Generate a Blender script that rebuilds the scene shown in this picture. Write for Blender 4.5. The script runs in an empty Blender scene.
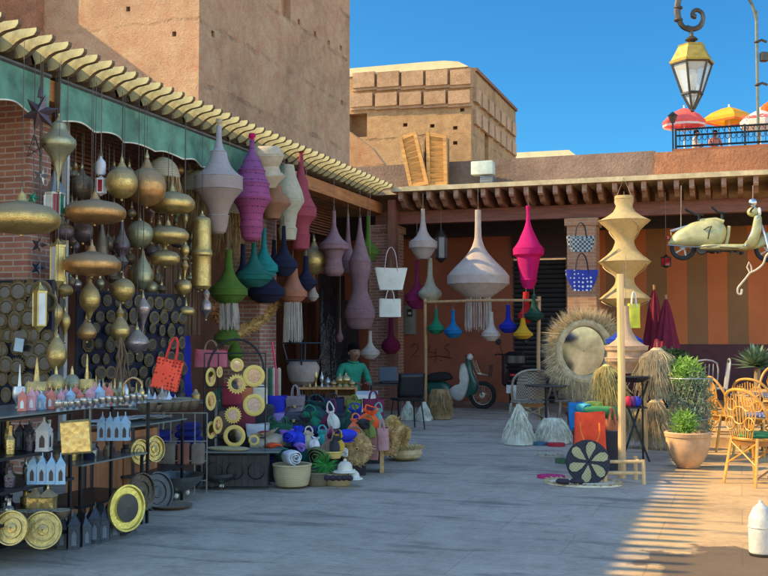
EXPO = 1.0
import bpy
import bpy, math, random
from mathutils import Vector, Matrix, noise
rnd = random.Random(7)
PI = math.pi
sc = bpy.context.scene
COL = sc.collection
# ------------------------------------------------------------------ camera
F = 1050.0; TH = math.radians(18.7); PT = math.radians(2.62); CH = 1.45
cs, sn = math.cos(TH), math.sin(TH)
FWD = Vector((-sn, cs, 0)); RGT = Vector((cs, sn, 0))
cam = bpy.data.cameras.new('camera'); co = bpy.data.objects.new('camera', cam); COL.objects.link(co)
cam.sensor_width = 36; cam.lens = F/768*36; cam.clip_start = .05; cam.clip_end = 3000
co.location = (0, 0, CH); co.rotation_euler = (PI/2+PT, 0, TH)
sc.camera = co

def at(px, py, D=None, X=None, Y=None, Z=None):
    """surveyed position: a bearing read off the photograph plus a known distance, wall plane or height"""
    u = (px-384)/F; v = (288-py)/F
    fc = math.cos(PT)-v*math.sin(PT)
    r = u/fc; z = (math.sin(PT)+v*math.cos(PT))/fc
    d = FWD+RGT*r+Vector((0, 0, z))
    if D is not None: t = D
    elif X is not None: t = X/d.x
    elif Y is not None: t = Y/d.y
    else: t = (Z-CH)/d.z
    return Vector((0, 0, CH))+d*t
def depth(p): return p.x*FWD.x+p.y*FWD.y

# ------------------------------------------------------------------ materials
MC = {}
def newmat(name):
    m = bpy.data.materials.new(name); m.use_nodes = True
    nt = m.node_tree; b = nt.nodes['Principled BSDF']
    return m, nt, b
def N(nt, t, **k):
    n = nt.nodes.new(t)
    for a, v in k.items():
        if a in n.inputs.keys() if hasattr(n, 'inputs') else False: n.inputs[a].default_value = v
        else: setattr(n, a, v)
    return n
def ramp(nt, fac, stops):
    r = nt.nodes.new('ShaderNodeValToRGB'); e = r.color_ramp.elements
    e[0].position, e[0].color = stops[0][0], (*stops[0][1], 1)
    e[1].position, e[1].color = stops[-1][0], (*stops[-1][1], 1)
    for p, c in stops[1:-1]:
        x = e.new(p); x.color = (*c, 1)
    nt.links.new(fac, r.inputs[0]); return r.outputs[0]
def mixc(nt, fac, a, b, mode='MIX'):
    n = nt.nodes.new('ShaderNodeMix'); n.data_type = 'RGBA'; n.blend_type = mode
    for s, v in ((0, fac), (6, a), (7, b)):
        if isinstance(v, (int, float)): n.inputs[s].default_value = v
        elif isinstance(v, tuple): n.inputs[s].default_value = (*v, 1)
        else: nt.links.new(v, n.inputs[s])
    return n.outputs[2]
def coords(nt, world=False):
    if world: return nt.nodes.new('ShaderNodeNewGeometry').outputs['Position']
    return nt.nodes.new('ShaderNodeTexCoord').outputs['Object']
def noi(nt, vec, s, d=4, rough=.6):
    n = nt.nodes.new('ShaderNodeTexNoise'); n.inputs['Scale'].default_value = s; n.inputs['Detail'].default_value = d
    n.inputs['Roughness'].default_value = rough
    nt.links.new(vec, n.inputs['Vector']); return n.outputs[0]
def bump(nt, b, h, s, dist=.02):
    n = nt.nodes.new('ShaderNodeBump'); n.inputs['Strength'].default_value = s; n.inputs['Distance'].default_value = dist
    nt.links.new(h, n.inputs['Height']); nt.links.new(n.outputs[0], b.inputs['Normal'])
def sc3(c, k): return tuple(min(1, x*k) for x in c)
def plain(name, col, rough=.7, metal=0., var=.2, vs=6., bs=0., bscale=60., world=False, tr=0., bd=.01, coat=0.):
    if name in MC: return MC[name]
    m, nt, b = newmat(name); v = coords(nt, world)
    c = ramp(nt, noi(nt, v, vs), [(.3, sc3(col, 1-var)), (.7, sc3(col, 1+var))])
    nt.links.new(c, b.inputs['Base Color'])
    b.inputs['Roughness'].default_value = rough; b.inputs['Metallic'].default_value = metal
    b.inputs['Coat Weight'].default_value = coat
    if bs: bump(nt, b, noi(nt, v, bscale, 3), bs, bd)
    if tr:
        t = nt.nodes.new('ShaderNodeBsdfTranslucent'); nt.links.new(c, t.inputs[0])
        x = nt.nodes.new('ShaderNodeMixShader'); x.inputs[0].default_value = tr
        nt.links.new(b.outputs[0], x.inputs[1]); nt.links.new(t.outputs[0], x.inputs[2])
        nt.links.new(x.outputs[0], nt.nodes['Material Output'].inputs[0])
    MC[name] = m; return m
def knit(name, col, col2=None, holes=0., tr=.25, band=70.):
    """crocheted yarn: fine rows round the shade, col2 = lower half: dye on purple, painted ground bounce on lavender"""
    if name in MC: return MC[name]
    m, nt, b = newmat(name); v = coords(nt)
    sep = nt.nodes.new('ShaderNodeSeparateXYZ'); nt.links.new(v, sep.inputs[0])
    n = noi(nt, v, 9, 7, .75)
    c = ramp(nt, n, [(.25, sc3(col, .75)), (.75, sc3(col, 1.22))])
    if col2:
        g = nt.nodes.new('ShaderNodeTexCoord')
        s2 = nt.nodes.new('ShaderNodeSeparateXYZ'); nt.links.new(g.outputs['Generated'], s2.inputs[0])
        c2 = ramp(nt, n, [(.25, sc3(col2, .8)), (.75, sc3(col2, 1.12))])
        c = mixc(nt, ramp(nt, s2.outputs[2], [(.3, (0, 0, 0)), (.75, (1, 1, 1))]), c2, c)
    w = nt.nodes.new('ShaderNodeTexWave'); w.wave_type = 'BANDS'; w.bands_direction = 'Z'
    w.inputs['Scale'].default_value = band*.62; w.inputs['Distortion'].default_value = .9; w.inputs['Detail'].default_value = 2
    w.inputs['Detail Scale'].default_value = 3
    nt.links.new(v, w.inputs['Vector'])
    c = mixc(nt, ramp(nt, w.outputs[1], [(0., (.2,)*3), (.4, (0, 0, 0))]), c, sc3(col, .5))
    if holes:
        at2 = nt.nodes.new('ShaderNodeMath'); at2.operation = 'FRACT'
        mu = nt.nodes.new('ShaderNodeMath'); mu.operation = 'MULTIPLY'; mu.inputs[1].default_value = holes
        nt.links.new(sep.outputs[2], mu.inputs[0]); nt.links.new(mu.outputs[0], at2.inputs[0])
        vo = noi(nt, v, 55, 1)
        k = nt.nodes.new('ShaderNodeMath'); k.operation = 'MULTIPLY'
        a = ramp(nt, at2.outputs[0], [(0., (1, 1, 1)), (.14, (1, 1, 1)), (.2, (0, 0, 0))])
        bb = ramp(nt, vo, [(.5, (0, 0, 0)), (.56, (1, 1, 1))])
        nt.links.new(a, k.inputs[0]); nt.links.new(bb, k.inputs[1])
        c = mixc(nt, k.outputs[0], c, sc3(col, .2))
    nt.links.new(c, b.inputs['Base Color']); b.inputs['Roughness'].default_value = .85
    ad = nt.nodes.new('ShaderNodeMath'); ad.operation = 'ADD'
    nt.links.new(w.outputs[1], ad.inputs[0]); nt.links.new(noi(nt, v, 90, 4), ad.inputs[1])
    bump(nt, b, ad.outputs[0], .6, .01)
    t = nt.nodes.new('ShaderNodeBsdfTranslucent'); nt.links.new(c, t.inputs[0])
    x = nt.nodes.new('ShaderNodeMixShader'); x.inputs[0].default_value = tr
    nt.links.new(b.outputs[0], x.inputs[1]); nt.links.new(t.outputs[0], x.inputs[2])
    nt.links.new(x.outputs[0], nt.nodes['Material Output'].inputs[0])
    MC[name] = m; return m
def brassm(name, col, dots=45., dk=.35, rough=.36, metal=.85):
    """hammered and pierced sheet metal"""
    if name in MC: return MC[name]
    m, nt, b = newmat(name); v = coords(nt)
    vo = nt.nodes.new('ShaderNodeTexVoronoi'); vo.inputs['Scale'].default_value = dots*1.9; nt.links.new(v, vo.inputs['Vector'])
    c = ramp(nt, noi(nt, v, 9, 6, .7), [(.25, sc3(col, .5)), (.5, col), (.75, sc3(col, 1.25))])
    d = ramp(nt, vo.outputs[0], [(0., (1, 1, 1)), (.22, (1, 1, 1)), (.34, (0, 0, 0))])
    c = mixc(nt, d, c, sc3(col, dk))
    nt.links.new(c, b.inputs['Base Color'])
    # dust lying on the upward faces
    ge = nt.nodes.new('ShaderNodeNewGeometry'); sz = nt.nodes.new('ShaderNodeSeparateXYZ'); nt.links.new(ge.outputs['True Normal'], sz.inputs[0])
    mk = nt.nodes.new('ShaderNodeMath'); mk.operation = 'MULTIPLY_ADD'; nt.links.new(noi(nt, v, 30, 4), mk.inputs[0]); mk.inputs[1].default_value = .5; nt.links.new(sz.outputs[2], mk.inputs[2])
    du = nt.nodes.new('ShaderNodeMapRange'); nt.links.new(mk.outputs[0], du.inputs[0]); du.inputs[1].default_value = .25; du.inputs[2].default_value = .95; du.inputs[4].default_value = .8
    c = mixc(nt, du.outputs[0], c, (.25, .22, .16)); nt.links.new(c, b.inputs['Base Color'])
    me_ = nt.nodes.new('ShaderNodeMath'); me_.operation = 'MULTIPLY_ADD'; nt.links.new(du.outputs[0], me_.inputs[0]); me_.inputs[1].default_value = -metal*.9; me_.inputs[2].default_value = metal
    nt.links.new(me_.outputs[0], b.inputs['Metallic'])
    r = ramp(nt, noi(nt, v, 14, 4), [(.3, (rough-.08,)*3), (.7, (rough+.2,)*3)])
    ra = nt.nodes.new('ShaderNodeMath'); ra.operation = 'MULTIPLY_ADD'; nt.links.new(du.outputs[0], ra.inputs[0]); ra.inputs[1].default_value = .4; nt.links.new(r, ra.inputs[2])
    nt.links.new(ra.outputs[0], b.inputs['Roughness'])
    bump(nt, b, vo.outputs[0], .35, .006)
    MC[name] = m; return m
def brickm(name, c1=(.42, .2, .13), c2=(.3, .13, .09), mortar=(.42, .34, .28), s=1.0, lit=0):
    if name in MC: return MC[name]
    m, nt, b = newmat(name); v = coords(nt, True)
    sp = nt.nodes.new('ShaderNodeSeparateXYZ'); nt.links.new(v, sp.inputs[0])
    ad = nt.nodes.new('ShaderNodeMath'); ad.operation = 'ADD'
    nt.links.new(sp.outputs[0], ad.inputs[0]); nt.links.new(sp.outputs[1], ad.inputs[1])
    cb = nt.nodes.new('ShaderNodeCombineXYZ'); nt.links.new(ad.outputs[0], cb.inputs[0]); nt.links.new(sp.outputs[2], cb.inputs[1])
    br = nt.nodes.new('ShaderNodeTexBrick'); nt.links.new(cb.outputs[0], br.inputs['Vector'])
    br.inputs['Scale'].default_value = s; br.inputs['Brick Width'].default_value = .24; br.inputs['Row Height'].default_value = .062
    br.inputs['Mortar Size'].default_value = .008; br.inputs['Bias'].default_value = -.1
    br.inputs['Color1'].default_value = (*c1, 1); br.inputs['Color2'].default_value = (*c2, 1); br.inputs['Mortar'].default_value = (*mortar, 1)
    c = mixc(nt, .55, br.outputs[0], ramp(nt, noi(nt, v, 5, 6), [(.2, (.35, .35, .35)), (.8, (.75, .7, .66))]), 'OVERLAY')
    nt.links.new(c, b.inputs['Base Color']); b.inputs['Roughness'].default_value = .9
    iv = nt.nodes.new('ShaderNodeMath'); iv.operation = 'SUBTRACT'; nt.links.new(noi(nt, v, 60, 3), iv.inputs[0]); nt.links.new(br.outputs[1], iv.inputs[1])
    bump(nt, b, iv.outputs[0], .7, .012)
    MC[name] = m; return m
def adobe(name, col=(.45, .23, .14), courses=1.15, cw=.35, bs=.8, amp=.2):
    if name in MC: return MC[name]
    m, nt, b = newmat(name); v = coords(nt, True)
    n1 = noi(nt, v, .35, 8, .62); n2 = noi(nt, v, 2.5, 8, .7); n3 = noi(nt, v, 18, 5, .7)
    c = ramp(nt, n1, [(.3, sc3(col, 1-amp)), (.5, col), (.72, (col[0]*1.15, col[1]*1.2, col[2]*1.25))])
    c = mixc(nt, .7, c, ramp(nt, n2, [(.25, (.26,)*3), (.7, (.68,)*3)]), 'OVERLAY')
    c = mixc(nt, .5, c, ramp(nt, n3, [(.3, (.3,)*3), (.7, (.7,)*3)]), 'OVERLAY')
    sp = nt.nodes.new('ShaderNodeSeparateXYZ'); nt.links.new(v, sp.inputs[0])
    w1 = nt.nodes.new('ShaderNodeMath'); w1.operation = 'MULTIPLY_ADD'; nt.links.new(noi(nt, v, .8, 6, .65), w1.inputs[0])
    w1.inputs[1].default_value = .38; nt.links.new(sp.outputs[2], w1.inputs[2])
    w2 = nt.nodes.new('ShaderNodeMath'); w2.operation = 'DIVIDE'; w2.inputs[1].default_value = courses; nt.links.new(w1.outputs[0], w2.inputs[0])
    fr = nt.nodes.new('ShaderNodeMath'); fr.operation = 'FRACT'; nt.links.new(w2.outputs[0], fr.inputs[0])
    j = ramp(nt, fr.outputs[0], [(0., (1, 1, 1)), (.025, (.8, .8, .8)), (.06, (0, 0, 0)), (.97, (0, 0, 0)), (1., (1, 1, 1))])
    fade = ramp(nt, noi(nt, v, 1.1, 4), [(.42, (0, 0, 0)), (.62, (1, 1, 1))])
    jj = nt.nodes.new('ShaderNodeMath'); jj.operation = 'MULTIPLY'; nt.links.new(j, jj.inputs[0]); nt.links.new(fade, jj.inputs[1])
    k = nt.nodes.new('ShaderNodeMath'); k.operation = 'MULTIPLY'; nt.links.new(jj.outputs[0], k.inputs[0]); k.inputs[1].default_value = cw
    c = mixc(nt, k.outputs[0], c, sc3(col, .4))
    nt.links.new(c, b.inputs['Base Color']); b.inputs['Roughness'].default_value = .95
    h = nt.nodes.new('ShaderNodeMath'); h.operation = 'SUBTRACT'; 
    hs = nt.nodes.new('ShaderNodeMath'); hs.operation = 'ADD'; nt.links.new(n2, hs.inputs[0]); nt.links.new(n3, hs.inputs[1])
    nt.links.new(hs.outputs[0], h.inputs[0]); nt.links.new(jj.outputs[0], h.inputs[1])
    bump(nt, b, h.outputs[0], bs, .08)
    MC[name] = m; return m
def wood(name, col=(.3, .14, .07), rough=.65, s=1., var=.4, world=True, axis=2, ring=14.):
    if name in MC: return MC[name]
    m, nt, b = newmat(name); v = coords(nt, world)
    mp = nt.nodes.new('ShaderNodeMapping'); nt.links.new(v, mp.inputs[0])
    scl = [ring*s]*3; scl[axis] = ring*s/9; mp.inputs['Scale'].default_value = scl
    n = noi(nt, mp.outputs[0], 1.6, 7, .7)
    c = ramp(nt, n, [(.3, sc3(col, 1-var)), (.7, sc3(col, 1+var))])
    c = mixc(nt, .4, c, ramp(nt, noi(nt, v, 2.2, 5), [(.3, (.32,)*3), (.7, (.62,)*3)]), 'OVERLAY')
    nt.links.new(c, b.inputs['Base Color']); b.inputs['Roughness'].default_value = rough
    bump(nt, b, n, .4, .01)
    MC[name] = m; return m
def twotone(name, c1, c2, scale, kind='CHECK', rough=.8, thr=.5):
    """woven / printed pattern"""
    if name in MC: return MC[name]
    m, nt, b = newmat(name); v = coords(nt)
    if kind == 'CHECK':
        t = nt.nodes.new('ShaderNodeTexChecker'); t.inputs['Scale'].default_value = scale; nt.links.new(v, t.inputs[0]); f = t.outputs[1]
    elif kind == 'VORO':
        t = nt.nodes.new('ShaderNodeTexVoronoi'); t.inputs['Scale'].default_value = scale; t.inputs['Randomness'].default_value = .25
        nt.links.new(v, t.inputs['Vector']); f = ramp(nt, t.outputs[0], [(thr-.06, (0, 0, 0)), (thr, (1, 1, 1))])
    elif kind == 'WX' or kind == 'WZ':
        t = nt.nodes.new('ShaderNodeTexWave'); t.bands_direction = kind[1]; t.inputs['Scale'].default_value = scale
        t.inputs['Distortion'].default_value = .6; nt.links.new(v, t.inputs[0]); f = ramp(nt, t.outputs[1], [(thr-.1, (0, 0, 0)), (thr+.1, (1, 1, 1))])
    c = mixc(nt, f, c1, c2)
    c = mixc(nt, .5, c, ramp(nt, noi(nt, v, 8, 5), [(.3, (.35,)*3), (.7, (.62,)*3)]), 'OVERLAY')
    nt.links.new(c, b.inputs['Base Color']); b.inputs['Roughness'].default_value = rough
    bump(nt, b, f, .4, .006)
    MC[name] = m; return m
def glassm(name='clear_glass', col=(.8, .85, .85), rough=.05, tr=.75):
    if name in MC: return MC[name]
    m, nt, b = newmat(name)
    b.inputs['Base Color'].default_value = (*col, 1); b.inputs['Roughness'].default_value = rough
    t = nt.nodes.new('ShaderNodeBsdfTransparent'); t.inputs[0].default_value = (*col, 1)
    x = nt.nodes.new('ShaderNodeMixShader'); x.inputs[0].default_value = tr
    nt.links.new(b.outputs[0], x.inputs[1]); nt.links.new(t.outputs[0], x.inputs[2])
    nt.links.new(x.outputs[0], nt.nodes['Material Output'].inputs[0]); MC[name] = m; return m

# ------------------------------------------------------------------ mesh builder
class MB:
    def __init__(s): s.v = []; s.f = []; s.sm = []
    def add(s, vs, fs, smooth=False):
        o = len(s.v); s.v += [tuple(p) for p in vs]; s.f += [tuple(i+o for i in q) for q in fs]; s.sm += [smooth]*len(fs); return s
    def box(s, c, d, rz=0., rx=0., ry=0., taper=1.):
        M = Matrix.Translation(Vector(c)) @ Matrix.Rotation(rz, 4, 'Z') @ Matrix.Rotation(ry, 4, 'Y') @ Matrix.Rotation(rx, 4, 'X')
        a, b, h = d[0]/2, d[1]/2, d[2]/2
        vs = [M @ Vector((x*(taper if z > 0 else 1), y*(taper if z > 0 else 1), z)) for z in (-h, h) for x, y in ((-a, -b), (a, -b), (a, b), (-a, b))]
        return s.add(vs, [(3, 2, 1, 0), (4, 5, 6, 7), (0, 1, 5, 4), (1, 2, 6, 5), (2, 3, 7, 6), (3, 0, 4, 7)])
    def lo(s, lo, hi): return s.box([(a+b)/2 for a, b in zip(lo, hi)], [b-a for a, b in zip(lo, hi)])
    def bbox(s, c, d, r=.01, **k):
        """box with bevelled vertical and top edges"""
        a, b, h = d[0]/2, d[1]/2, d[2]/2; r = min(r, a*.9, b*.9, h*.9)
        pts = []
        for cx, cy, a0 in ((a-r, b-r, 0), (-a+r, b-r, PI/2), (-a+r, -b+r, PI), (a-r, -b+r, 1.5*PI)):
            for i in range(3): t = a0+i*PI/4; pts.append((cx+r*math.cos(t), cy+r*math.sin(t)))
        M = Matrix.Translation(Vector(c)) @ Matrix.Rotation(k.get('rz', 0), 4, 'Z') @ Matrix.Rotation(k.get('ry', 0), 4, 'Y') @ Matrix.Rotation(k.get('rx', 0), 4, 'X')
        vs = []; n = len(pts)
        for z, q in ((-h, r), (-h+r, 0), (h-r, 0), (h, r)):
            for x, y in pts: vs.append(M @ Vector((x*(1-q/a), y*(1-q/b), z)))
        fs = [(l*n+i, l*n+(i+1) % n, (l+1)*n+(i+1) % n, (l+1)*n+i) for l in range(3) for i in range(n)]
        fs += [tuple(range(n-1, -1, -1)), tuple(range(3*n, 4*n))]
        return s.add(vs, fs, True)
    def frames(s, pts):
        pts = [Vector(p) for p in pts]; T = []
        for i in range(len(pts)):
            a = pts[max(0, i-1)]; b = pts[min(len(pts)-1, i+1)]; t = (b-a)
            T.append(t.normalized() if t.length > 1e-9 else Vector((0, 0, 1)))
        u = T[0].orthogonal().normalized(); out = []
        for t in T:
            u = (u-t*u.dot(t)); u = u.normalized() if u.length > 1e-6 else t.orthogonal().normalized()
            out.append((u, t.cross(u)))
        return pts, out
    def tube(s, pts, r, n=8, closed=False, caps=True, flat=1.):
        if n >= 6 and 4 <= len(pts) <= 12 and not closed:
            q = [Vector(p) for p in pts]; rs = list(r) if isinstance(r, (list, tuple)) else [r]*len(q); P = []; R_ = []
            for i in range(len(q)-1):
                a, b, c, d = q[max(0, i-1)], q[i], q[i+1], q[min(len(q)-1, i+2)]
                for j in range(4):
                    u = j/4; P.append(.5*((2*b)+(c-a)*u+(2*a-5*b+4*c-d)*u*u+(-a+3*b-3*c+d)*u**3)); R_.append(rs[i]+(rs[i+1]-rs[i])*u)
            pts = P+[q[-1]]; r = R_+[rs[-1]]
        if closed: pts = list(pts)+[pts[0]]
        pts, fr = s.frames(pts); vs = []
        for i, p in enumerate(pts):
            rr = r[i] if isinstance(r, (list, tuple)) else r
            u, w = fr[i]
            for k in range(n): a = 2*PI*k/n; vs.append(p+u*math.cos(a)*rr+w*math.sin(a)*rr*flat)
        m = len(pts)
        fs = [(i*n+k, i*n+(k+1) % n, (i+1)*n+(k+1) % n, (i+1)*n+k) for i in range(m-1) for k in range(n)]
        if caps and not closed: fs += [tuple(range(n-1, -1, -1)), tuple(range((m-1)*n, m*n))]
        return s.add(vs, fs, n > 4)
    def lathe(s, prof, c=(0, 0, 0), n=24, ax='Z', sx=1., sy=1., caps=True, smooth=True, rot=None, ph=0.):
        """prof: (z, r)"""
        vs = []; c = Vector(c)
        for z, r in prof:
            for k in range(n):
                a = 2*PI*k/n+ph; p = Vector((r*sx*math.cos(a), r*sy*math.sin(a), z))
                if ax == 'Y': p = Vector((p.x, p.z, p.y))
                elif ax == 'X': p = Vector((p.z, p.x, p.y))
                if rot is not None: p = rot @ p
                vs.append(c+p)
        m = len(prof)
        fs = [(i*n+k, i*n+(k+1) % n, (i+1)*n+(k+1) % n, (i+1)*n+k) for i in range(m-1) for k in range(n)]
        if caps: fs += [tuple(range(n)), tuple(range((m-1)*n, m*n))]
        return s.add(vs, fs, smooth)
    def ball(s, c, r, n=14, m=8, sz=1., sx=1., sy=1.):
        pr = [(-math.cos(PI*i/m)*r*sz, max(1e-4, math.sin(PI*i/m)*r)) for i in range(m+1)]
        return s.lathe(pr, c, n, sx=sx, sy=sy, caps=False)
    def poly(s, pts, th, o=(0, 0, 0), ax='Y'):
        """pts 2-D outline (u,v) extruded by th: ax='Y' -> (u, +-th/2, v); 'X' -> (+-th/2,u,v); 'Z' -> (u,v,+-)"""
        n = len(pts); o = Vector(o); vs = []
        for t in (-th/2, th/2):
            for u, v in pts:
                vs.append(o+Vector({'Y': (u, t, v), 'X': (t, u, v), 'Z': (u, v, t)}[ax]))
        return s.add(vs, [tuple(range(n)), tuple(range(2*n-1, n-1, -1))]+[(i, (i+1) % n, n+(i+1) % n, n+i) for i in range(n)])
    def strands(s, n, root, tip, w=.004, rn=rnd, mid=None, segs=1):
        """n thin blades; root()/tip() give end points"""
        for _ in range(n):
            a = Vector(root()); b = Vector(tip(a)); d = b-a
            q = d.cross(Vector((rn.uniform(-1, 1), rn.uniform(-1, 1), rn.uniform(-1, 1))))
            q = q.normalized()*w if q.length > 1e-6 else Vector((w, 0, 0))
            sag = Vector((rn.gauss(0, .06), rn.gauss(0, .06), rn.gauss(0, .04)))*d.length
            m_ = a+d*.55+sag
            s.add([a-q, a+q, m_-q*.8, m_+q*.8, b], [(0, 1, 3, 2), (2, 3, 4)])
        return s
    def build(s, name, mat, parent=None, loc=None):
        me = bpy.data.meshes.new(name); me.from_pydata(s.v, [], s.f); me.validate()
        if len(me.polygons) == len(s.sm): me.polygons.foreach_set('use_smooth', s.sm)
        me.materials.append(mat); me.update()
        if any(s.sm): me.set_sharp_from_angle(angle=math.radians(34))
        o = bpy.data.objects.new(name, me); COL.objects.link(o)
        if parent: o.parent = parent
        if loc is not None: o.location = loc
        return o
def tag(o, label, cat, group=None):
    o['label'] = label; o['category'] = cat
    if group: o['group'] = group
    return o
def thing(name, label, cat, loc=(0, 0, 0), rz=0., group=None, s=1.):
    o = bpy.data.objects.new(name, None); o.empty_display_size = .1; COL.objects.link(o)
    o.location = loc; o.rotation_euler = (0, 0, rz)
    if s != 1.: o.scale = (s,)*3 if isinstance(s, (int, float)) else s
    return tag(o, label, cat, group)
def struct(o, kind='structure'): o['kind'] = kind; return o
KIDS = {}
def dup(root, loc, rz=None, label=None, group=None, s=None):
    r = root.copy(); COL.objects.link(r); r.location = loc
    if rz is not None: r.rotation_euler = (0, 0, rz)
    if s is not None: r.scale = (s,)*3 if isinstance(s, (int, float)) else s
    if label: r['label'] = label
    if group: r['group'] = group
    if root not in KIDS:
        KIDS[root] = [(c, [g for g in bpy.data.objects if g.parent == c]) for c in bpy.data.objects if c.parent == root]
    for c0, gs in KIDS[root]:
        c = c0.copy(); COL.objects.link(c); c.parent = r
        for g0 in gs:
            g = g0.copy(); COL.objects.link(g); g.parent = c
    return r
def smooth_prof(p, k=4):
    """Catmull-Rom through (z, r)"""
    out = []
    for i in range(len(p)-1):
        p0 = p[max(0, i-1)]; p1 = p[i]; p2 = p[i+1]; p3 = p[min(len(p)-1, i+2)]
        for j in range(k):
            t = j/k
            cr = tuple(.5*((2*p1[d])+(-p0[d]+p2[d])*t+(2*p0[d]-5*p1[d]+4*p2[d]-p3[d])*t*t+(-p0[d]+3*p1[d]-3*p2[d]+p3[d])*t**3) for d in (0, 1))
            zz = p1[0]+(p2[0]-p1[0])*t; lr = p1[1]+(p2[1]-p1[1])*t
            out.append((zz, min(max(p1[1], p2[1]), max(min(p1[1], p2[1]), .55*cr[1]+.45*lr)) if j else p1[1]))
    out.append(p[-1]); return [(z, max(.001, r)) for z, r in out]
# ================================================================== light, sky
SUN = Vector((1, .3, -.735)).normalized()
L = bpy.data.lights.new('sun', 'SUN'); lo_ = bpy.data.objects.new('sun', L); COL.objects.link(lo_)
L.energy = 4.1; L.angle = math.radians(.5); L.color = (1, .74, .35)
lo_.rotation_euler = SUN.to_track_quat('-Z', 'Y').to_euler()
w = bpy.data.worlds.new('World'); sc.world = w; w.use_nodes = True
nt = w.node_tree; bg = nt.nodes['Background']; sky = nt.nodes.new('ShaderNodeTexSky'); sky.sky_type = 'NISHITA'
sky.sun_disc = False; sky.sun_elevation = math.asin(-SUN.z); sky.sun_rotation = math.atan2(-SUN.x, -SUN.y)
sky.ozone_density = 1.7; sky.dust_density = .3; sky.air_density = 1.0; sky.altitude = 460
hs = nt.nodes.new('ShaderNodeHueSaturation'); hs.inputs['Saturation'].default_value = 1.12
nt.links.new(sky.outputs[0], hs.inputs['Color'])
# sky tinted by direction: deep blue ahead, brightened behind the camera as added fill
tc = nt.nodes.new('ShaderNodeTexCoord'); dt = nt.nodes.new('ShaderNodeVectorMath'); dt.operation = 'DOT_PRODUCT'
nt.links.new(tc.outputs['Generated'], dt.inputs[0]); dt.inputs[1].default_value = Vector((.0, .93, .1)).normalized()
tint = ramp(nt, dt.outputs['Value'], [(0., (1, .93, .82)), (.25, (.9, .87, .8)), (.72, (.13, .305, .36)), (1., (.085, .26, .35))])
mlt = mixc(nt, 1., hs.outputs[0], tint, 'MULTIPLY')
sc2 = nt.nodes.new('ShaderNodeVectorMath'); sc2.operation = 'SCALE'; nt.links.new(mlt, sc2.inputs[0]); sc2.inputs['Scale'].default_value = 1.7
nt.links.new(sc2.outputs[0], bg.inputs[0]); bg.inputs[1].default_value = .15
sc.view_settings.view_transform = 'Standard'; sc.view_settings.look = 'None'; sc.view_settings.exposure = EXPO
sc.view_settings.gamma = 1; sc.view_settings.use_curve_mapping = False
sc.cycles.max_bounces = 7; sc.cycles.diffuse_bounces = 4; sc.cycles.glossy_bounces = 3
sc.cycles.transparent_max_bounces = 12; sc.cycles.use_denoising = True
sc.cycles.sample_clamp_indirect = 8; sc.cycles.caustics_reflective = False; sc.cycles.caustics_refractive = False

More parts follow.
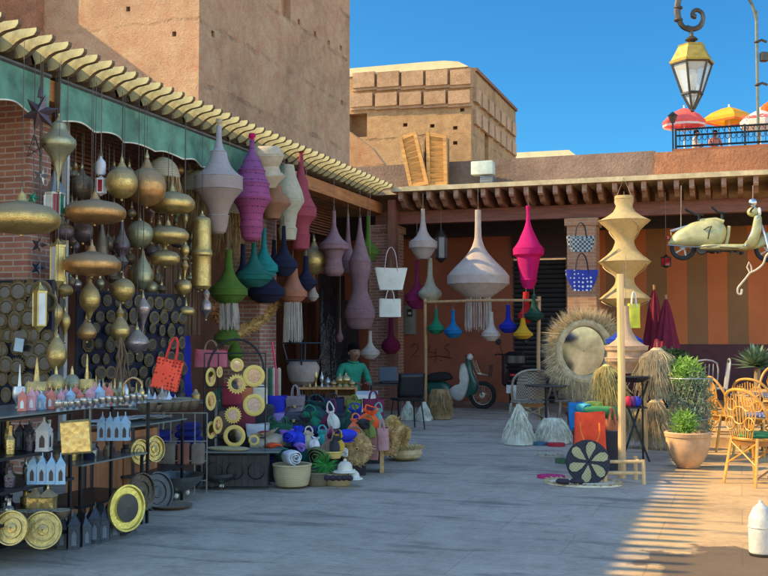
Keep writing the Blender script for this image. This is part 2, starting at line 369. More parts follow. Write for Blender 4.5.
# ================================================================== ground
def ground_mat():
    m, nt, b = newmat('worn_paving'); v = coords(nt, True)
    mp = nt.nodes.new('ShaderNodeMapping'); nt.links.new(v, mp.inputs[0]); mp.inputs['Rotation'].default_value = (0, 0, .0)
    br = nt.nodes.new('ShaderNodeTexBrick'); nt.links.new(mp.outputs[0], br.inputs['Vector'])
    br.inputs['Brick Width'].default_value = 1.15; br.inputs['Row Height'].default_value = .78; br.inputs['Mortar Size'].default_value = .006
    br.inputs['Scale'].default_value = 1; br.inputs['Color1'].default_value = (.9, .9, .9, 1); br.inputs['Color2'].default_value = (.72, .72, .72, 1); br.inputs['Mortar'].default_value = (.5, .5, .5, 1)
    n1 = noi(nt, v, .45, 8, .65); n2 = noi(nt, v, 3.5, 9, .72); mh = nt.nodes.new('ShaderNodeMapping'); nt.links.new(v, mh.inputs[0]); mh.inputs['Scale'].default_value = (9, 26, 1); n3 = noi(nt, mh.outputs[0], 1.5, 7, .75)
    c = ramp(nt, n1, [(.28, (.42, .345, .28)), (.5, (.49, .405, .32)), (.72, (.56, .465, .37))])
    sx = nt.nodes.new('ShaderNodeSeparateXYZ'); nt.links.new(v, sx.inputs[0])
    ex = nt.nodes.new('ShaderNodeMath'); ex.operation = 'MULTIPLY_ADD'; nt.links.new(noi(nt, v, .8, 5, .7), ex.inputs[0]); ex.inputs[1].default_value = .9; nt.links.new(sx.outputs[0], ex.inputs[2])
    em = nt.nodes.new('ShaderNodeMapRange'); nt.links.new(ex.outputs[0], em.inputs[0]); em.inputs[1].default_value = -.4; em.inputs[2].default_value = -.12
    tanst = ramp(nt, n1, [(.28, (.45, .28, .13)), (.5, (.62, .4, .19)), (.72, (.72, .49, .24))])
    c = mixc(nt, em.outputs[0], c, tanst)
    c = mixc(nt, .5, c, br.outputs[0], 'MULTIPLY')
    c = mixc(nt, .5, c, ramp(nt, n2, [(.25, (.2,)*3), (.5, (.5,)*3), (.72, (.72,)*3)]), 'OVERLAY')
    c = mixc(nt, .55, c, ramp(nt, n3, [(.3, (.28,)*3), (.7, (.7,)*3)]), 'OVERLAY')
    # dark streaky stains with a shape of their own
    m2 = nt.nodes.new('ShaderNodeMapping'); nt.links.new(v, m2.inputs[0]); m2.inputs['Scale'].default_value = (.55, 2.3, 1); m2.inputs['Rotation'].default_value = (0, 0, -.3)
    st = ramp(nt, noi(nt, m2.outputs[0], 1.3, 8, .68), [(.53, (0, 0, 0)), (.6, (.45, .45, .45)), (.7, (.75,)*3)])
    c = mixc(nt, st, c, (.09, .085, .08))
    # fine cracks
    vo = nt.nodes.new('ShaderNodeTexVoronoi'); vo.feature = 'DISTANCE_TO_EDGE'; vo.inputs['Scale'].default_value = .42
    mm = nt.nodes.new('ShaderNodeVectorMath'); mm.operation = 'ADD'
    nz = nt.nodes.new('ShaderNodeTexNoise'); nz.inputs['Scale'].default_value = 1.1; nz.inputs['Detail'].default_value = 6; nt.links.new(v, nz.inputs['Vector'])
    nt.links.new(v, mm.inputs[0]); nt.links.new(nz.outputs[1], mm.inputs[1]); nt.links.new(mm.outputs[0], vo.inputs['Vector'])
    cr = ramp(nt, vo.outputs[0], [(0., (1, 1, 1)), (.0025, (.6,)*3), (.006, (0, 0, 0))])
    ck = nt.nodes.new('ShaderNodeMath'); ck.operation = 'MULTIPLY'; nt.links.new(cr, ck.inputs[0]); ck.inputs[1].default_value = .28
    c = mixc(nt, ck.outputs[0], c, (.1, .09, .08))
    # pale scuff marks
    m3 = nt.nodes.new('ShaderNodeMapping'); nt.links.new(v, m3.inputs[0]); m3.inputs['Scale'].default_value = (2.2, .7, 1); m3.inputs['Rotation'].default_value = (0, 0, .5)
    sf = ramp(nt, noi(nt, m3.outputs[0], 2.1, 10, .8), [(.6, (0, 0, 0)), (.72, (.5,)*3)])
    c = mixc(nt, sf, c, (.5, .48, .44))
    # wet patch by the gas cylinder
    p = at(735, 566, Z=0)
    ds = nt.nodes.new('ShaderNodeVectorMath'); ds.operation = 'DISTANCE'; nt.links.new(v, ds.inputs[0]); ds.inputs[1].default_value = p
    ws = nt.nodes.new('ShaderNodeMath'); ws.operation = 'MULTIPLY_ADD'; nt.links.new(noi(nt, v, 2.2, 6, .6), ws.inputs[0]); ws.inputs[1].default_value = 1.5
    nt.links.new(ds.outputs[1], ws.inputs[2])
    wet = ramp(nt, ws.outputs[0], [(0, (1, 1, 1)), (.0, (1, 1, 1)), (1., (0, 0, 0))])
    wet.node.color_ramp.elements[1].position = 1.
    e = wet.node.color_ramp; e.elements[0].position = .0
    r2 = nt.nodes.new('ShaderNodeMapRange'); nt.links.new(ws.outputs[0], r2.inputs[0]); r2.inputs[1].default_value = 1.33; r2.inputs[2].default_value = 1.26; r2.inputs[3].default_value = 0; r2.inputs[4].default_value = .8
    c = mixc(nt, r2.outputs[0], c, (.1, .075, .055))
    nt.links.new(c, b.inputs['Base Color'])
    rr = nt.nodes.new('ShaderNodeMapRange'); nt.links.new(r2.outputs[0], rr.inputs[0]); rr.inputs[3].default_value = .72; rr.inputs[4].default_value = .25
    nt.links.new(rr.outputs[0], b.inputs['Roughness'])
    h0 = nt.nodes.new('ShaderNodeMath'); h0.operation = 'ADD'; nt.links.new(n2, h0.inputs[0]); nt.links.new(n3, h0.inputs[1])
    h = nt.nodes.new('ShaderNodeMath'); h.operation = 'SUBTRACT'; nt.links.new(h0.outputs[0], h.inputs[0]); nt.links.new(br.outputs[1], h.inputs[1]);
    bump(nt, b, h.outputs[0], .6, .014)
    return m
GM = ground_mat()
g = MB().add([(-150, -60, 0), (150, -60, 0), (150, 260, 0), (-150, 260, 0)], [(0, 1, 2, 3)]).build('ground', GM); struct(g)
p = at(706, 437, Z=.13)
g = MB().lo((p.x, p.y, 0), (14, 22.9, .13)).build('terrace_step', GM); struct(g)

# ================================================================== walls with openings
def wall(mb, o, u, W, H, rects=(), n=None, gj=0.):
    """rectangle from o along u (unit) and +z; rects (u0,v0,u1,v1,depth) recessed against normal n"""
    o = Vector(o); u = Vector(u); n = Vector(n)
    us = sorted({0., W} | {min(W, max(0, r[i])) for r in rects for i in (0, 2)}); vs = sorted({0., H} | {min(H, max(0, r[i])) for r in rects for i in (1, 3)})
    def dp(i, j):
        if not (0 <= i < len(us)-1 and 0 <= j < len(vs)-1): return None
        a = (us[i]+us[i+1])/2; b = (vs[j]+vs[j+1])/2
        for r in rects:
            if r[0] < a < r[2] and r[1] < b < r[3]: return r[4]
        return 0.
    P = lambda a, b, d: o+u*a+Vector((0, 0, b))-n*d
    for i in range(len(us)-1):
        for j in range(len(vs)-1):
            d = dp(i, j); a0, a1, b0, b1 = us[i], us[i+1], vs[j], vs[j+1]
            mb.add([P(a0, b0, d), P(a1, b0, d), P(a1, b1, d), P(a0, b1, d)], [(0, 1, 2, 3)])
            e = dp(i+1, j)
            if e is not None and e != d: mb.add([P(a1, b0, d), P(a1, b0, e), P(a1, b1, e), P(a1, b1, d)], [(0, 1, 2, 3)])
            e = dp(i, j+1)
            if e is not None and e != d: mb.add([P(a0, b1, d), P(a1, b1, d), P(a1, b1, e), P(a0, b1, e)], [(0, 1, 2, 3)])

AD = adobe('adobe_pink', (.73, .44, .26), 1.7, .35, 1.4, .28); AD2 = adobe('adobe_ochre', (.55, .34, .17), 1.6, .5, 1.3, .32)
# --- big rammed-earth tower
X0, Y0, Y1, HT = -13.75, 25., 36.6, 19.
t = thing('earth_tower', 'tall pink rammed earth tower with rows of small square holes, rising above the left arcade', 'tower', (X0-4, Y0+5, 0))
off = Vector((-X0+4, -Y0-5, 0))
mb = MB(); R = []
for px, py in ((213, 34), (299, 22), (315, 34), (329, 43), (341, 48), (342, 103), (275, 8)):
    q = at(px, py, X=X0); R.append((q.y-Y0-.1, q.z-.09, q.y-Y0+.1, q.z+.09, .35))
q = at(286, 4, X=X0); R[-1] = (q.y-Y0-.38, q.z-.45, q.y-Y0+.38, q.z+.5, .25)
wall(mb, Vector((X0, Y0, 0))+off, (0, 1, 0), Y1-Y0, HT, R, (1, 0, 0))
R = []
for px, py in ((174, 34), (128, 9)):
    q = at(px, py, Y=Y0); R.append((q.x+22-.06, q.z-.07, q.x+22+.07, q.z+.07, .35))
wall(mb, Vector((-22, Y0, 0))+off, (1, 0, 0), 22+X0, HT, R, (0, -1, 0))
mb.lo(Vector((-22, Y1-.3, 0))+off, Vector((X0-.02, Y1, HT))+off)
mb.build('wall', AD, t)
MB().lo(Vector((-21.6, Y0-.35, 0))+off, Vector((-18.75, Y0-.01, HT))+off).build('buttress', adobe('adobe_rust', (.42, .2, .11)), t)
o = MB().lo((-4, -2, 0), (4, 2, 12.2)).build('shadow_block', AD2, None, (-24.2, 22.9, 0)); tag(o, 'unseen adobe block beyond the left edge, casting a diagonal shadow on the tall tower', 'house')  # unseen block, added and sized to cast the diagonal shadow on the tower
# --- middle building with panelled brick band
X0, Y0, Y1 = -11.9, 48., 58.5
ztop = at(470, 67, Y=Y0).z
t = thing('fort_building', 'square ochre adobe building with two rows of raised panels under a rounded cream roof edge', 'building', (X0-6, Y0+5, 0)); off = Vector((6-X0, -Y0-5, 0))
mb = MB()
a = at(348, 138, Y=Y0); b = at(367, 113, Y=Y0); R = [(a.x+26, a.z, b.x+26, b.z, .6)]
for px, py in ((455, 143), (455, 128), (432, 126), (405, 125), (462, 110)):
    q = at(px, py, Y=Y0); R.append((q.x+26-.1, q.z-.08, q.x+26+.12, q.z+.09, .4))
wall(mb, Vector((-26, Y0, 0))+off, (1, 0, 0), 26+X0, ztop, R, (0, -1, 0))
R = []
for px, py in ((487, 150),):
    q = at(px, py, X=X0); R.append((q.y-Y0-.5, q.z-1, q.y-Y0+.3, q.z+1, .3))
wall(mb, Vector((X0, Y0, 0))+off, (0, 1, 0), Y1-Y0, ztop, R, (1, 0, 0))
mb.lo(Vector((-26, Y1-.3, 0))+off, Vector((X0-.02, Y1, ztop))+off)
mb.build('wall', AD2, t)
mb = MB()
for (ya, yb), x0 in (((74, 89), 354), ((95, 108), 352)):
    for k in range(5):
        xa = x0+k*24.3; A_ = at(xa, (ya+yb)/2, Y=Y0); B_ = at(min(xa+21.5, 471.5), (ya+yb)/2, Y=Y0)
        za = at(xa, yb-(.75*k), Y=Y0).z; zb = at(xa, ya-(.75*k), Y=Y0).z
        mb.lo(Vector((A_.x, Y0-.2, za))+off, Vector((B_.x, Y0-.002, zb))+off)
        mb.lo(Vector((A_.x-.05, Y0-.12, za-.14))+off, Vector((B_.x+.1, Y0-.002, za-.002))+off)
for k in range(7):
    for zz in (13.0, 11.9):
        mb.lo(Vector((X0+.002, Y0+.4+k*1.42, zz-.35))+off, Vector((X0+.16, Y0+1.45+k*1.42, zz+.35))+off)
mb.build('raised_panels', adobe('adobe_panel', (.46, .29, .17), 9, .1, .6), t)
CR = plain('limewash_cream', (.72, .62, .36), .85, var=.12, vs=2, bs=.4, bscale=20)
pr = [(-26, 0), (-26, .42), (-14.2, .42), (-13.2, .4), (-12.5, .3), (-12.0, .02)]
MB().poly([(x, z) for x, z in pr][::1], .8, Vector((0, Y0+.35, ztop))+off).build('roof_edge', CR, t)
MB().lo(Vector((X0-.3, Y0+.8, ztop))+off, Vector((X0+.12, Y1, ztop+.16))+off).build('coping', adobe('adobe_dark', (.25, .13, .09)), t)
# low link wall left of it, and small house far right of it
a = at(385, 165, Y=40); b = at(349, 131, Y=40)
o = MB().add([(-22, 0, 0), (a.x, 0, 0), (a.x, 0, a.z), (at(372, 148, Y=40).x, 0, at(372, 148, Y=40).z), (b.x, 0, b.z), (-22, 0, b.z+.5)]
             + [(-22, .4, 0), (a.x, .4, 0), (a.x, .4, a.z), (at(372, 148, Y=40).x, .4, at(372, 148, Y=40).z), (b.x, .4, b.z), (-22, .4, b.z+.5)],
             [(0, 1, 2, 3, 4, 5), (11, 10, 9, 8, 7, 6), (1, 7, 8, 2), (2, 8, 9, 3), (3, 9, 10, 4), (4, 10, 11, 5)]).build('boundary_wall', AD, None, (0, 40, 0))
tag(o, 'sloping pink wall section between the tall tower and the ochre building', 'wall')
a = at(513, 160, Y=70); b = at(563, 148, Y=70)
t = thing('distant_house', 'low distant house with cream roof edge, right of the ochre building', 'house', ((a.x+b.x)/2, 70, 0))
hw = (b.x-a.x)/2+1
MB().lo((-hw-4, 0, 0), (hw, 6, b.z-.9)).build('wall', AD2, t)
MB().poly([(-hw-4, 0), (hw+.3, 0), (hw-.6, .75), (-hw-4, .8)], 6, (0, 3, b.z-.9)).build('roof_edge', CR, t)

# ================================================================== arcade roof on the left
TZ, EX, TZR = 4.36, -6.25, 4.21
WD = wood('timber_dark', (.16, .07, .045), var=.45, axis=1); WO = wood('timber_orange', (.42, .17, .06), var=.4, axis=1)
t = thing('pergola', 'left arcade roof with a long row of yellow ogee cut rafter ends', 'pergola', (EX, 12, 0)); off = Vector((-EX, -12, 0))
MB().lo(Vector((-10.2, 2.0, TZ+.003))+off, Vector((-6.76, 22.9, TZ+.04))+off).build('roof', adobe('roof_mud', (.3, .17, .11)), t)
MB().lo(Vector((-6.97, 2.0, 3.88))+off, Vector((-6.72, 19.75, 4.1))+off).build('beam', WO, t)
RP = plain('rafter_paint', (.5, .43, .2), .75, var=.3, vs=9, bs=.3, bscale=40)
RE = plain('rafter_edge', (.16, .1, .055), .85, var=.3, vs=9)  # darker edges and ends imitate their shade; the inner length is unpainted brown
def rafter_mesh(ax):
    og = [(0, TZ), (0, TZ-.035), (-.03, TZ-.07), (-.09, TZ-.08), (-.16, TZ-.09), (-.23, TZ-.12), (-.29, TZ-.17), (-.35, TZ-.195), (-.42, TZ-.2), (-1.9, TZ-.2), (-1.9, TZ)]
    mb = MB()
    if ax == 'X': mb.poly([p for p in og[:9]]+[(-.47, TZ)], .058, ax='Y').poly([(-.3805, TZ-.2), (-1.9, TZ-.2), (-1.9, TZ), (-.4705, TZ)][::1], .058, ax='Y')
    else: mb.poly([(-u*1.0, (z-TZ)*(1.0 if k_ in (0, 10, 9) else 1)+TZR) for k_, (u, z) in enumerate([(0, TZ), (0, TZ-.13), (-.03, TZ-.165), (-.08, TZ-.175), (-.14, TZ-.19), (-.2, TZ-.225), (-.26, TZ-.265), (-.34, TZ-.28), (-1.9, TZ-.28), (-1.9, TZ)])], .085, ax='X')
    return mb
r0 = None
n_r = 68
for k in range(n_r):
    y = 19.0-k*.25
    if r0 is None:
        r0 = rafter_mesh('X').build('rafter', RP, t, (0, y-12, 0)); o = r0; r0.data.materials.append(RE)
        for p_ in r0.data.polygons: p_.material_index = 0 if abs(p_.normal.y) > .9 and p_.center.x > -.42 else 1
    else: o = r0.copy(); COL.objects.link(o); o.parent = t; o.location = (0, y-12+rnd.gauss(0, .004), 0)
    o.location.x = rnd.gauss(0, .005); o.rotation_euler = (rnd.gauss(0, .0012), 0, rnd.gauss(0, .003))
# slatted shutters / boards above the shops
mb = MB()
for k in range(17): mb.box(Vector((-7.6+rnd.gauss(0, .01), 12, 3.42+k*.052))+off, (.03, 14.5, .03), ry=.3)
mb.build('slatted_blind', wood('slat_red', (.2, .07, .04), axis=1), t)
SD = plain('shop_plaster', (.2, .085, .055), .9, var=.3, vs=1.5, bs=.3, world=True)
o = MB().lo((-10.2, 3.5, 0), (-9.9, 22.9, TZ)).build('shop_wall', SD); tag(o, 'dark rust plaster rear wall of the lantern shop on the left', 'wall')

# --- rear wing
t = thing('rear_pergola', 'rear arcade roof with carved brown rafter ends across the back of the square', 'pergola', (0, 19.1, 0))
RB = wood('rafter_brown', (.33, .18, .12), var=.45, axis=1)
r1 = None
for k in range(52):
    x = -6.12+k*.268
    if r1 is None: o = r1 = rafter_mesh('Y').build('rafter', RB, t, (x, 0, 0))
    else: o = r1.copy(); COL.objects.link(o); o.parent = t
    o.location = (x+rnd.gauss(0, .006), rnd.gauss(0, .012), -.0); o.rotation_euler = (0, rnd.gauss(0, .0015), rnd.gauss(0, .008))
MB().lo((-6.3, -.08, TZR+.003), (9, 4, TZR+.09)).build('roof_edge', plain('edge_lime', (.5, .4, .24), .85, var=.25, bs=.4, world=True), t)
MB().lo((-10, .3, TZR+.003), (-6.302, 4.0, TZR+.088)).build('corner_roof', MC['edge_lime'], t)
MB().lo((-6.9, .75, 3.68), (9, .95, TZR-.282)).build('beam', wood('beam_red', (.22, .08, .055), axis=0), t)
wxb = at(655, 165, Y=19.75).x
o = MB().lo((-9.5, 19.72, TZR+.093), (wxb, 20.0, at(520, 158, Y=19.72).z)).build('parapet_wall', adobe('parapet_pink', (.235, .155, .115), 3, .1, .5)); tag(o, 'plain grey pink parapet wall above the rear arcade', 'wall')
mb = MB(); z0 = at(700, 150, Y=19.6).z
mb.lo((wxb+.003, 19.6, TZR+.093), (9, 22.5, z0))
o = mb.build('parapet_wall', adobe('parapet_rust', (.4, .17, .085), 5, .15, .9, .35)); tag(o, 'stained rust orange parapet wall at the right, below the cafe terrace', 'wall')
o = MB().lo((-9.0, 19.73, z0-.28), (at(402, 168, Y=19.7).x, 20.02, z0-.06)).build('coping_strip', plain('strip_grey', (.5, .42, .36), .9)); tag(o, 'short pale coping at the left end of the parapet', 'coping')
# rear shop front
YB = 22.8
wl = at(566, 300, Y=YB).x
DR = plain('wall_rust', (.36, .115, .07), .85, var=.22, vs=1.1, bs=.25, bscale=15, world=True)
t = thing('rear_wall', 'rust red rear wall of the motorbike bay behind the big white lantern', 'wall', (-6, YB, 0))
MB().lo((-4.5, 0, 0), (at(512, 300, Y=YB).x+6, .25, 4.2)).build('wall', DR, t)
MB().lo((-3.9, -.06, 3.66), (at(566, 300, Y=YB).x+6-.01, -.004, 4.2)).build('dark_gap_strip', wood('gap_black', (.04, .035, .045), axis=0), t)  # near-black strip stands in for the shaded gap below the ceiling
def text(s, size, loc, mat, name, parent, rot=(PI/2, 0, 0), ex=.002, bold=0.):
    c = bpy.data.curves.new(name, 'FONT'); c.body = s; c.size = size; c.extrude = ex; c.align_x = 'CENTER'; c.align_y = 'CENTER'; c.offset = bold
    ob = bpy.data.objects.new(name, c); COL.objects.link(ob)
    dg = bpy.context.evaluated_depsgraph_get(); me = bpy.data.meshes.new_from_object(ob.evaluated_get(dg)); bpy.data.objects.remove(ob)
    o = bpy.data.objects.new(name, me); COL.objects.link(o); me.materials.append(mat)
    if parent: o.parent = parent
    o.location = loc; o.rotation_euler = rot; return o
BK = plain('black_paint', (.02, .02, .025), .5)
GRF = plain('graffiti', (.07, .03, .035), .7)
for nm, P_ in (('2', ((411, 347), (414, 344), (418, 345), (418, 350), (413, 355), (411, 357), (415, 356), (420, 357))), ('4', ((430, 345), (429, 352), (435, 353), (436, 349), (436, 361))), ('5', ((450, 344), (446, 345), (445, 349), (449, 351), (450, 355), (447, 358), (444, 356))), ('dot', ((441, 360), (442, 361))), ('line', ((428, 357), (438, 356), (452, 358)))):
    q_ = [at(px, py, Y=YB-.004) for px, py in P_]; MB().tube([Vector((q.x+6, -.004, q.z)) for q in q_], .016, 5, flat=.25).build('painted_number', GRF, t)
# roller shutter
a = at(512, 235, Y=YB); b = at(568, 300, Y=YB)
t = thing('roller_shutter', 'dark grey closed roller shutter behind the hot pink lantern', 'shutter', (a.x, YB, 0))
mb = MB(); ww = b.x-a.x
for k in range(30): mb.lathe([(0.01, .052), (ww-.01, .052)], (0, .1, .05+k*.104), 8, 'X', smooth=True)
mb.build('slats', plain('shutter_grey', (.075, .075, .08), .5, .6, var=.2, vs=2), t)
MB().lo((0, -.05, 3.17), (ww, .35, 3.72)).build('shutter_box', plain('shutter_dark', (.05, .02, .03), .6), t)
q = at(545, 265, Y=YB)
text('CAFE', .12, (q.x-a.x, -.056, q.z), plain('sign_grey', (.3, .28, .3), .6), 'sign_lettering', t) if 0 else None
# striped cafe wall
t = thing('striped_wall', 'cafe wall with broad orange and olive brown stripes above a dark maroon base', 'wall', (wl, YB, 0))
S1 = plain('stripe_orange', (.6, .18, .065), .85, var=.14, vs=1, bs=.2, world=True); S2 = plain('stripe_olive', (.3, .155, .07), .85, var=.14, vs=1, bs=.2, world=True)
xs = [at(667+20.3*k, 300, Y=YB).x-wl for k in range(-5, 14)]
for par, mt in ((0, S1), (1, S2)):
    mb = MB()
    for i in range(len(xs)-1):
        if i % 2 != par: mb.lo((max(.002, xs[i]+.001), 0, 1.28), (xs[i+1]-.001, .25, 4.2))
    mb.build('stripes', mt, t)
MB().lo((.001, -.02, 0), (12, .26, 1.278)).build('wall_base', plain('base_maroon', (.09, .02, .03), .6, var=.25, world=True), t)
MB().lo((.001, -.07, 3.72), (12, -.004, 4.2)).build('dark_gap_strip', MC['gap_black'], t)  # shade under the ceiling put into the same near-black colour
# sub wall behind side: close arcade end
o = MB().lo((9, 19.2, 0), (9.3, 22.8, 4.2)).build('end_wall', S2); tag(o, 'cafe end wall out of view on the right', 'wall')

# --- brick pillars
BR = brickm('brick_red', (.36, .17, .12), (.26, .11, .08), (.4, .34, .3)); BR2 = brickm('brick_orange', (.5, .26, .15), (.4, .19, .11), (.45, .36, .27))
def pillar(x0, x1, y0, y1, z1, label, m=BR, cap=True):
    cx, cy = (x0+x1)/2, (y0+y1)/2; t = thing('brick_pillar', label, 'pillar', (cx, cy, 0), group='brick pillars of the arcades')
    MB().lo((x0-cx, y0-cy, 0), (x1-cx, y1-cy, z1-.14)).build('shaft', m, t)
    if cap: MB().lo((x0-cx-.04, y0-cy-.04, z1-.138), (x1-cx+.04, y1-cy+.04, z1)).build('capital', m, t)
pillar(-7.55, -6.9, 9.0, 9.36, 4.1, 'brick pillar at the far left edge, behind the star lanterns')
pillar(-7.5, -6.9, 14.5, 15.1, 3.86, 'brick pillar half hidden behind the hanging green and navy lanterns')
pillar(-7.02, -6.5, 19.8, 20.45, 3.67, 'brick pillar at the corner of the two arcades, behind the white bags')
pillar(at(567, 250, Y=19.85).x, at(596, 250, Y=19.85).x, 19.85, 20.4, 3.67, 'orange brick pillar behind the two patterned blue bags', BR2)
o = MB().lo((-.08, -.08, 0), (.08, .08, 4.12)).build('timber_post', wood('post_brown', (.2, .08, .05)), None, (at(393, 300, Y=19.55).x, 19.55, 0)); tag(o, 'brown timber post in front of the corner brick pillar', 'post')

# --- awnings
AW = plain('awning_green', (.16, .37, .27), .6, var=.45, vs=3.2, bs=.3, bscale=9, tr=.3); TRM = plain('trim_white', (.75, .72, .6), .7)
def awning(y0, y1, label):
    t = thing('awning', label, 'awning', (-6.64, y0, 0), group='green awnings of the lantern shop')
    mb = MB(); tb = []; n = int((y1-y0)/.05); vs = []
    for i in range(n+1):
        y = i*(y1-y0)/n; sag = .02*math.sin(y*3.1)+.014*math.sin(y*7.7)
        zb = 3.69+.03*abs(math.sin(y*PI/.62))*1.4-.02; 
        for z in (4.09, 3.95, 3.84, zb): vs.append((sag*(4.09-z)/.3*1.5, y, z))
        tb.append((sag*1.9, y, zb))
    fs = [(i*4+j, (i+1)*4+j, (i+1)*4+j+1, i*4+j+1) for i in range(n) for j in range(3)]
    mb.add(vs, fs, True); mb.build('valance', AW, t)
    MB().tube(tb, .009, 5).build('white_trim', TRM, t)
    MB().tube([(0, 0, 4.1), (0, y1-y0, 4.1)], .025, 6).build('rail', plain('rail_grey', (.2, .2, .2), .4, .8), t)
awning(5.6, at(50, 90, X=-6.64).y, 'green canvas awning at the far left, above the brick pillar')
awning(at(60, 90, X=-6.64).y, at(290, 150, X=-6.64).y, 'long green canvas awning with scalloped white edge above the hanging brass lamps')
q = at(57, 300, X=-6.9)
o = MB().lo((-.03, -.03, 0), (.03, .03, 4.2)).build('awning_post', plain('post_white', (.5, .5, .5), .5), None, (q.x, q.y+.12, 0)); tag(o, 'slim pale metal post between the two green awnings', 'post')

# --- terrace far right with railing, parasols, guests
YT = 38.
xa = at(676, 150, Y=YT).x; zt = at(720, 151, Y=YT).z
t = thing('terrace_building', 'pink building carrying a roof terrace at the upper right', 'building', (xa, YT, 0))
MB().lo((0, 0, 0), (14, 9, zt)).build('wall', AD, t)
MB().lo((-.1, -.1, zt+.002), (14, 9, zt+.14)).build('roof_edge', S1, t)
t = thing('terrace_railing', 'black wrought iron railing with scrolls along the roof terrace', 'railing', (xa, YT, zt+.14)); IR = plain('iron_black', (.03, .035, .04), .5, .6)
H = at(720, 127, Y=YT).z-zt-.14; mb = MB()
for z in (.1, H, H-.22): mb.tube([(0, 0, z), (13, 0, z)], .035, 5)
mb.build('rail', IR, t); mb = MB(); x = .12
while x < 7.5:
    mb.tube([(x, 0, .1), (x, 0, H)], .016, 4, caps=False)
    mb.tube([(x+.09+.07*math.cos(a), 0, .38+.1*math.sin(a)) for a in [i*PI/4 for i in range(9)]], .012, 4, caps=False)
    mb.tube([(x, 0, .55), (x+.04, 0, .75), (x+.18, 0, .55)], .012, 4, caps=False); x += .19
mb.build('balusters', IR, t)
for x in (0, 2.3, 4.6, 6.9): MB().box((x, 0, H/2), (.07, .07, H+.1)).build('rail_post', IR, t)
def parasol(px, py0, py1, wpx, Y, label, m, m2=None, n=8, flat=.5):
    a = at(px, py0, Y=Y); b = at(px, py1, Y=Y); r = wpx/2*depth(a)/F
    t = thing('parasol', label, 'parasol', (a.x, Y, zt+.14), group='parasols on the roof terrace'); h = a.z-zt-.14; hb = b.z-zt-.14
    pr = [(hb-.12, r*.99), (hb, r), (hb+(h-hb)*.45, r*.72), (hb+(h-hb)*.85, r*.3), (h, .02)]
    MB().lathe(pr, n=n, caps=False, smooth=False, ph=.2).build('canopy', m, t)
    if m2: MB().lathe([(hb-.2, r*.985), (hb-.122, r*.995)], n=n, caps=False, smooth=False, ph=.2).build('skirt', m2, t)
    MB().tube([(0, 0, 0), (0, 0, h+.1)], .03, 6).build('pole', TRM, t); return t, hb, h, r
RD = plain('canvas_red', (.85, .16, .14), .7, tr=.4, var=.1); WHC = plain('canvas_white', (.8, .76, .7), .7, tr=.3, var=.08); YC = plain('canvas_yellow', (.85, .45, .03), .7, tr=.3, var=.08); OC = plain('canvas_orange', (.8, .16, .02), .7, tr=.3)
parasol(684, 108, 122, 43, 41, 'red round parasol with a scalloped white edged rim, behind the railing corner', RD, WHC, 12)
parasol(729, 107, 118, 50, 42, 'square orange yellow parasol in the middle of the roof terrace', YC, OC, 4)
t, hb, h, r = parasol(760, 110, 122, 40, 40, 'white parasol with red lettering at the right end of the terrace', WHC, WHC, 8)
text('Coca-Cola', .24, (-.12, -r*.8, (h+hb)/2-.1), RD, 'lettering', t, (math.radians(50), 0, -.15), .005, .01)
parasol(772, 100, 108, 24, 44, 'small orange parasol behind the white lettered one', OC, OC, 8)
# ================================================================== hanging knitted shades
CORD = plain('cord', (.25, .2, .15), .9); CHN = plain('chain', (.12, .1, .08), .5, .6); FRW = plain('yarn_white', (.62, .56, .5), .9, tr=.3)
def hang(name, label, cat, cx, prof, mat, X=None, Y=None, group=None, ztop=4.16, k=3, n=28, fringe=None, part='shade', cord=CORD, cr=.006, tilt=0., loop=True, sx=1., knot=None):
    ya, yb = prof[0][0], prof[-1][0]
    top = at(cx, ya, X=X, Y=Y); D = depth(top); s = D/F
    zb = at(cx, yb, D=D).z
    pr = [(at(cx, y, D=D).z-zb, max(.004, hw*s)) for y, hw in prof][::-1]
    if k: pr = smooth_prof(pr, k)
    t = thing(name, label, cat, (top.x, top.y, zb), rnd.uniform(-.5, .5), group)
    if tilt: t.rotation_euler = (tilt, tilt*.6, t.rotation_euler[2])
    MB().lathe(pr, n=n, caps=True, sx=sx).build(part, mat, t)
    if part == 'shade':
        q = [(at(cx, y, D=D).z-zb, hw*s) for y, hw in prof]
        for i in range(1, len(q)-1):
            if q[i][1] > .05 and q[i][1] >= q[i-1][1] and q[i][1] > q[i+1][1]*1.03 or (q[i][1] > q[i-1][1]*1.12 and q[i+1][1] < q[i][1]*1.06 and q[i][1] > .08):
                MB().tube([(q[i][1]*math.cos(a), q[i][1]*math.sin(a), q[i][0]) for a in [j*2*PI/28 for j in range(28)]], .007, 5, closed=True).build('wire_ring', mat, t)
    h = top.z-zb
    if ztop > top.z+.02:
        L_ = ztop-top.z; c = MB(); b = (h,)
        if loop and L_ > .12:
            c.tube([(-.02, 0, h-.03), (0, 0, h+.1), (.02, 0, h-.03)], cr, 4)
            c.tube([(0, 0, h+.1), (0, 0, h+L_)], cr*.7, 4)
        else: c.tube([(0, 0, h-.03), (0, 0, h+L_)], cr*.8, 4)
        c.build('cord', cord, t)
    if knot:
        rk = prof[0][1]*s; MB().lathe(smooth_prof([(h-.02, rk), (h+.02, rk*.8), (h+.05, rk*1.5), (h+.09, rk*1.2)], 2), n=10).build('knot', knot, t)
    if fringe:
        fw, fy, fm = fringe; ln = zb-at(cx, fy, D=D).z; r = fw*s; mb = MB()
        for i in range(90):
            a = rnd.uniform(0, 2*PI); rr = r*rnd.choice((1, 1, .9, .75)); p = Vector((rr*math.cos(a), rr*math.sin(a), .01)); q = p+Vector((rnd.gauss(0, .012), rnd.gauss(0, .012), -ln*rnd.uniform(.85, 1.02)))
            mb.tube([p, (p+q)/2+Vector((rnd.gauss(0, .006), rnd.gauss(0, .006), 0)), q], .0045, 3, caps=False)
        mb.build('fringe', fm, t)
    return t
